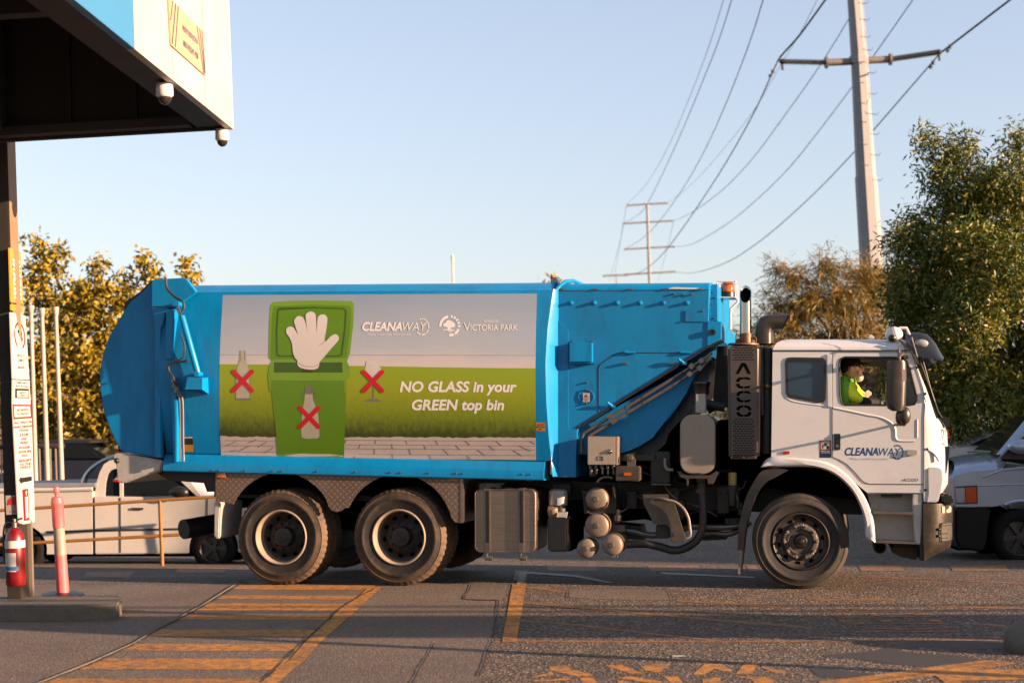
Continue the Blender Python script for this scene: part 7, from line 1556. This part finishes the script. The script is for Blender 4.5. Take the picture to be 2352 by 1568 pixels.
def limbset(root_, D, trunk_px, targets, r):
    """trunk up to a fork, then a limb to every target pixel"""
    f = dist(*trunk_px, D); out = [([root_, root_.lerp(f, .5)+Vector((.05, .05, 0)), f], r, r*.7)]
    for x, y, dz in targets:
        e = dist(x, y, D)+d1*dz; out.append(([f, f.lerp(e, .45)+Vector((0, 0, .12*(e-f).length)), e], r*.5, r*.06))
    return out
# dense green tree at the right
D = 26.
M_leafg = leaf_mat('dense green leaves', [(.011, .034, .003), (.038, .078, .005), (.14, .13, .008), (.29, .20, .016)], .22)
bl = [blob(2330, 760, 210, 260, D+1.6, 0, 2.2), blob(2200, 600, 130, 130, D+.3), blob(2160, 760, 110, 150, D), blob(2290, 520, 130, 120, D), blob(2330, 430, 90, 80, D-.3), blob(2215, 440, 75, 70, D), blob(2150, 400, 26, 34, D), blob(2195, 345, 42, 30, D), blob(2128, 322, 10, 14, D), blob(2345, 325, 26, 34, D), blob(2110, 640, 70, 90, D-.2), blob(2066, 562, 34, 26, D-.2), blob(2105, 520, 30, 30, D), blob(2075, 700, 40, 60, D), blob(2130, 880, 110, 130, D+.4), blob(2260, 930, 180, 110, D-.4), blob(2240, 720, 80, 90, D-1.2), blob(2330, 620, 80, 80, D-1.4), blob(2220, 560, 60, 50, D-.9), blob(2440, 480, 90, 120, D), blob(2460, 760, 130, 260, D)]
ft = ground_under(2330, D)
tree('leafy_tree', ft, bl, 110000, .125, .034, M_leafg, 'dense dark green leafy tree behind the cab at the right edge', limbset(ft, D, (2310, 900), [(2200, 600, 0), (2150, 400, 0), (2330, 430, 0), (2110, 640, 0), (2345, 330, 0), (2130, 880, 0), (2440, 600, 0), (2196, 345, 0), (2066, 562, 0), (2128, 325, 0)], .2), .2, clump=.30, percl=24)
# feathery tan tree between hopper and cab
D = 34.
M_leaft = leaf_mat('feathery tan needles', [(.035, .034, .007), (.11, .085, .010), (.23, .145, .014), (.33, .165, .03)], .3)
bl = [blob(1880, 690, 100, 70, D), blob(1810, 720, 66, 60, D), blob(1770, 770, 48, 60, D), blob(1960, 690, 80, 70, D), blob(1900, 610, 50, 30, D), blob(1826, 640, 44, 30, D), blob(1790, 618, 18, 16, D), blob(1985, 630, 56, 26, D), blob(2030, 650, 50, 40, D+1), blob(2060, 640, 40, 36, D+1), blob(1900, 780, 140, 60, D+.5), blob(1860, 880, 120, 110, D+1), blob(2010, 850, 100, 140, D+1), blob(1690, 830, 60, 90, D+1), blob(1700, 950, 90, 100, D+1)]
ft = ground_under(1945, D)
tree('feathery_tree', ft, bl, 52000, .22, .017, M_leaft, 'tan feathery tree behind the exhaust stack and white cab', limbset(ft, D, (1955, 860), [(1880, 690, 0), (1810, 660, 0), (1960, 640, 0), (1900, 600, 0), (1770, 740, 0), (2020, 650, 0), (1830, 620, 0), (1990, 610, 0)], .13), .13, clump=.42, percl=30, droop=.35, shell=.2, feather=True)
# thin yellow green tree at the left
D = 36.
M_leafy = leaf_mat('yellow green leaves', [(.04, .042, .005), (.14, .115, .008), (.31, .22, .011), (.48, .30, .016)], .3)
bl = [blob(160, 720, 90, 60, D), blob(120, 690, 60, 40, D), blob(215, 670, 44, 50, D), blob(110, 615, 34, 30, D, 0), blob(85, 560, 24, 16, D), blob(130, 585, 26, 18, D), blob(75, 640, 24, 40, D), blob(250, 720, 70, 70, D), blob(290, 680, 30, 40, D), blob(225, 612, 14, 20, D), blob(330, 600, 16, 26, D), blob(352, 622, 16, 10, D), blob(288, 640, 8, 10, D), blob(432, 610, 10, 16, D), blob(445, 634, 14, 7, D), blob(340, 640, 20, 8, D), blob(150, 810, 110, 80, D), blob(240, 830, 80, 80, D), blob(90, 880, 90, 90, D), blob(220, 930, 90, 90, D), blob(120, 985, 120, 60, D+1), blob(250, 1010, 70, 60, D), blob(-40, 900, 90, 160, D+2), blob(330, 900, 80, 120, D)]
ft = ground_under(225, D)
tree('sparse_tree', ft, bl, 19000, .17, .085, M_leafy, 'thin yellow green tree beyond the pale posts at the left', limbset(ft, D, (228, 940), [(160, 720, 0), (215, 640, 0), (110, 600, 0), (90, 565, 0), (290, 680, 0), (335, 610, 0), (75, 650, 0), (440, 620, 0), (225, 605, 0), (340, 760, 0), (60, 880, 0)], .16), .16, clump=.27, percl=16, shell=.25)
# treetop just showing over the hopper
D = 60.
ft = ground_under(1265, D)
tree('distant_tree', ft, [blob(1268, 694, 13, 46, D), blob(1262, 740, 50, 60, D)], 2500, .35, .16, M_leaft, 'small brown treetop showing over the roof beside the lifting eye', limbset(ft, D, (1266, 800), [(1268, 650, 0), (1250, 720, 0), (1285, 720, 0)], .15), .15, clump=.5, percl=14)
# ================================================================== power poles and lines
M_pole = mat('pale galvanised pole', (.42, .44, .48), .6, .1, col2=(.36, .375, .41), scale=1.5, dirt=(.40, .22, .10), dscale=1.0, damt=.18)
M_insul = mat('grey porcelain', (.40, .37, .35), .35, col2=(.33, .30, .28), scale=4)
M_wire = mat('dark cable', (.05, .055, .065), .5, scale=4)
PDp = 58.; pk = PDp/FOC
pole = empty('power_pole', dist(2022, 1060, PDp), 'tall pale steel power pole with step irons and two insulator arms at the right', 'power pole')
def prow(x, y, wpx, n=8): 
    c = dist(*k6(x, y), PDp); r_ = wpx*.41407*pk/2/math.cos(math.pi/n); return [c+(RIGHT*math.cos(2*math.pi*i/n-R(103.8))+d1*math.sin(2*math.pi*i/n-R(103.8)))*r_ for i in range(n)]
mb = MB(); mb.grid([prow(1405, -250, 66), prow(1412, 0, 73), prow(1438, 330, 84), prow(1475, 985, 102)], closed_u=True); mb.grid([prow(1475, 983, 112), prow(1505, 1450, 118), prow(1570, 2560, 138)], closed_u=True); mb.face(prow(1475, 983, 112)); mb.build('shaft', M_pole, pole, 10)
mb = MB(); mb.grid([prow(1435, 312, 96), prow(1437, 355, 98)], closed_u=True); mb.face(prow(1435, 312, 96)); mb.build('arm_collar', M_pole, pole, 10)
p6 = lambda x, y, d=PDp, off=0.: dist(*k6(x, y), d)+d1*off
for (x0, y0), (x1, y1), (x2, y2) in (((1400, 342), (1255, 348), (1010, 342)), ((1470, 336), (1610, 330), (1880, 290))):
    mb = MB(); mb.tube([p6(x0, y0), p6(x1, y1)], .145, 14); mb.lathe([(.001, .04), (.25, .04), (.25, -.04), (.001, -.04)], p6(x1, y1), axis=p6(x1, y1)-p6(x0, y0), seg=12); mb.build('cross_arm', mat('weathered arm', (.36, .31, .28), .6, .2, scale=3), pole, 40)
    a, b = p6(x1, y1), p6(x2, y2); n = 34; P = []; rr_ = []
    mb = MB(); mb.tube([a, b], .07, 10)
    for i in range(n): c = a.lerp(b, (i+1)/(n+1)); mb.lathe([(.07, .02), (.13, 0), (.07, -.02)], c, axis=b-a, seg=14)
    mb.build('insulator', M_insul, pole, 40)
    mb = MB(); mb.ball(b, .12, 10, 8); mb.tube([b, b+UP*-.35], .05, 8); mb.build('line_clamp', M_dark, pole)
mb = MB()
for i, (x, y) in enumerate(((1450, 485), (1456, 596), (1465, 700), (1470, 822), (1475, 936), (1440, 380), (1500, 655))):
    a = p6(x-8, y, PDp, -.8); mb.tube([a, a-RIGHT*.25, a-RIGHT*.32+UP*.10], .016, 6)
for x, y in ((1470, 425), (1478, 540), (1485, 650), (1490, 760), (1495, 873), (1505, 1010), (1440, 230), (1436, 135), (1428, 45), (1452, 300)):
    a = p6(x-20, y+6, PDp, -.9); mb.tube([a, a+RIGHT*.34-UP*.04, a+RIGHT*.42+UP*.06], .013, 6)
mb.tube([p6(1432, -100, PDp, -.85), p6(1438, 100, PDp, -.85), p6(1452, 330, PDp, -.9), p6(1468, 500, PDp, -.9), p6(1470, 570, PDp, -.9), p6(1452, 610, PDp, -.9)], .022, 6)
mb.build_each('step_iron', M_steel, pole)
def far_pole(name, cx0, y0, cx1, y1, D_, arms, wpx, label):
    f = dist(*k6(cx1, y1), D_); o = empty(name, f, label, 'power pole', 'power poles receding behind the truck'); k = D_/FOC*.41407
    mb = MB(); mb.tube([dist(*k6(cx0, y0), D_), f], [wpx*k*.42, wpx*k*.6], 8); mb.build('shaft', M_pole, o, 10)
    for xa_, ya_, xb_, yb2 in arms:
        a, b = dist(*k6(xa_, ya_), D_), dist(*k6(xb_, yb2), D_); mb = MB(); mb.tube([a, b], 4.2*k, 8); 
        for q in (a, b): mb.tube([q, q-UP*12*k], 1.5*k, 5)
        mb.build('cross_arm', mat('distant arm', (.22, .17, .14), .7, scale=2), o, 40)
        for t0, t1 in ((0, .38), (.62, 1)):
            mb = MB(); mb.tube([a.lerp(b, t0), a.lerp(b, t1)], 5.2*k, 8); mb.build('insulator', M_insul, o, 40)
far_pole('power_pole', 262, 1132, 305, 2480, 225., [(148, 1139, 372, 1126), (127, 1240, 406, 1224), (135, 1382, 412, 1367), (138, 1522, 418, 1506)], 18, 'distant pale power pole with four cross arms, over the truck roof')
far_pole('power_pole', 92, 1524, 110, 2380, 420., [(16, 1529, 150, 1524)], 9, 'farthest small power pole, its single arm just above the truck roof')
lines = [
 (((700, -40), (685, 0), (612, 235), (505, 520), (385, 800), (265, 1010), (145, 1138)), 70, 225, .020, 'thin faint wire farthest left, falling to the top arm of the distant pole'),
 (((745, -45), (730, 0), (655, 235), (525, 560), (405, 840), (262, 1132), (190, 1205), (127, 1240)), 60, 225, .024, 'wire second from the left, passing just behind the distant pole top'),
 (((920, -40), (905, 0), (832, 230), (705, 560), (565, 865), (410, 1120), (262, 1300), (135, 1382)), 55, 225, .026, 'wire third from the left, crossing the distant pole to its third arm'),
 (((1290, -50), (1250, 0), (1112, 190), (1010, 305), (985, 342)), 52, 58, .040, 'thick cable rising from the left insulator to the top of the picture'),
 (((985, 342), (955, 405), (862, 610), (700, 900), (508, 1195), (380, 1370), (300, 1455), (215, 1512), (138, 1522)), 58, 225, .032, 'dark wire running down from the left insulator to the lowest arm of the distant pole'),
 (((1225, -40), (1205, 0), (1110, 185), (1000, 365), (862, 600), (700, 810), (520, 1010), (375, 1127)), 75, 225, .018, 'very faint wire ending at the right tip of the top arm'),
 (((1520, -120), (1440, 0), (1380, 106), (1215, 372), (1000, 675), (850, 875), (700, 1035), (560, 1145), (470, 1200), (406, 1226)), 66, 225, .028, 'wire passing behind the left arm and ending at the second arm tip'),
 (((1770, -60), (1735, 0), (1515, 315), (1395, 487), (1250, 680), (1050, 930), (850, 1125), (700, 1245), (560, 1330), (480, 1362), (412, 1368)), 66, 225, .028, 'wire passing behind the tall pole and ending at the third arm tip'),
 (((2340, -45), (2275, 0), (1940, 256), (1885, 294)), 50, 58, .040, 'thick cable rising from the right insulator to the upper right'),
 (((1885, 294), (1838, 352), (1510, 730), (1415, 838), (1200, 1062), (950, 1288), (750, 1430), (600, 1493), (500, 1514), (418, 1508)), 58, 225, .030, 'lowest long wire sweeping from the right insulator to the bottom arm tip'),
 (((145, 1150), (120, 1300), (75, 1470), (50, 1560)), 226, 420, .03, 'faint wire falling left from the top arm of the distant pole'),
 (((127, 1245), (100, 1420), (75, 1560)), 226, 420, .03, 'faint wire falling left from the second arm of the distant pole'),
 (((406, 1235), (370, 1390), (320, 1560)), 226, 420, .03, 'faint wire falling from the right tip of the second arm'),
]
for pts_, da, db, r_, lab in lines:
    P = catmull([(x, y, 0) for x, y in pts_], 5); n = len(P); Q = [dist(*k6(p.x, p.y), 1/lerp(1/da, 1/db, i/(n-1))) for i, p in enumerate(P)]
    mb = MB(); mb.tube(Q, r_, 6, caps=False); o = mb.build('power_line', M_wire, None, 60); tag(o, lab, 'power line', 'overhead power lines')
for (x, y), (a, b), lab in (((952, 410), (945, 425), 'small dark damper on the wire below the left insulator'), ((1936, 272), (1925, 278), 'small dark damper on the cable above the right insulator'), ((1842, 362), (1832, 376), 'small dark damper on the wire below the right insulator')):
    p, q = p6(x, y, 57.9), p6(a, b, 57.9); mb = MB(); dd = (p-q).normalized(); mb.lathe([(.001, .16), (.06, .16), (.07, .05), (.02, .05), (.02, -.05), (.07, -.05), (.06, -.16), (.001, -.16)], p, axis=RIGHT*.7+UP, seg=10); mb.tube([p, p+UP*.2], .02, 6); tag(mb.build('line_damper', M_dark), lab, 'line damper', 'dampers on the cables')
# pale lamp mast over the roof
D = 70.; a, b = dist(1039, 592, D), dist(1052, 1020, D)
lm = empty('light_mast', b, 'thin white light mast rising over the middle of the truck roof', 'light mast')
mb = MB(); mb.tube([a, b], .05, 8); mb.build('mast', M_ute, lm, 60)
mb = MB(); mb.tube([a+UP*.12, a-UP*.25], [.075, .06], 10); mb.build('lamp_head', M_ute, lm, 60)
# ================================================================== unseen casters added beyond the right edge to throw the long shadows
fx = (RIGHT-FWD*RIGHT.dot(FWD)); GX = Vector((RIGHT.x, RIGHT.y, 0)).normalized(); GY = Vector((-GX.y, GX.x, 0)); GC = Vector((CAM.x, CAM.y, 0))
GX2 = (GX*math.cos(R(-4))+GY*math.sin(R(-4))).normalized()      # running a little nearer to the right
def gpt(x, d, z=0.): return GC+GX*x+GY*d+Vector((0, 0, z))
M_board = mat('grey board', (.30, .28, .26), .7, scale=2)
def shadow_caster(p0, L, bars, name, label):
    sc = empty(name, p0, label, 'barrier')
    for i, (b, t) in enumerate(bars):
        mb = MB(); cbox(mb, p0+Vector((0, 0, b)), GX2*L, Vector((-GX2.y, GX2.x, 0))*.05, Vector((0, 0, t-b))); mb.build('board', M_board, sc, 0)
    for k in range(int(L/4)+1):
        mb = MB(); cbox(mb, p0+GX2*(k*4+.4), GX2*.1-Vector((0, 0, 0)), Vector((-GX2.y, GX2.x, 0))*-.1, Vector((0, 0, bars[-1][1]))); mb.build('post', M_board, sc, 0)
    return sc
shadow_caster(gpt(5.7, 8.3, .15), 30, ((1.80, 2.75), (2.92, 2.98), (3.2, 3.25)), 'caster_screen', 'unseen added shadow caster of tall open boards beyond the right edge of the picture')
shadow_caster(gpt(8.4, 9.0, .2), 24, ((-.2, 1.2),), 'caster_fence', 'unseen added shadow caster of low boards beyond the right edge of the picture')
src = [o for o in S.objects if o.name == 'leafy_tree'][0]  # copies of the right tree, added out of view to cast shade
for i, (X_, Y_, sc) in enumerate(((24, 1.5, 1.0), (25.5, 5.5, 1.15), (24.5, 9.0, 1.2), (27, 12.5, 1.25), (25, 17., 1.2))):
    c = copy_tree(src); c.location = (X_, Y_, gz(X_, Y_)); c.rotation_euler.z = 1.3*i; c.scale = (sc, sc, sc)
    tag(c, 'unseen green tree added for shade beyond the right edge of the picture', 'tree', 'trees added for shade beyond the right edge')
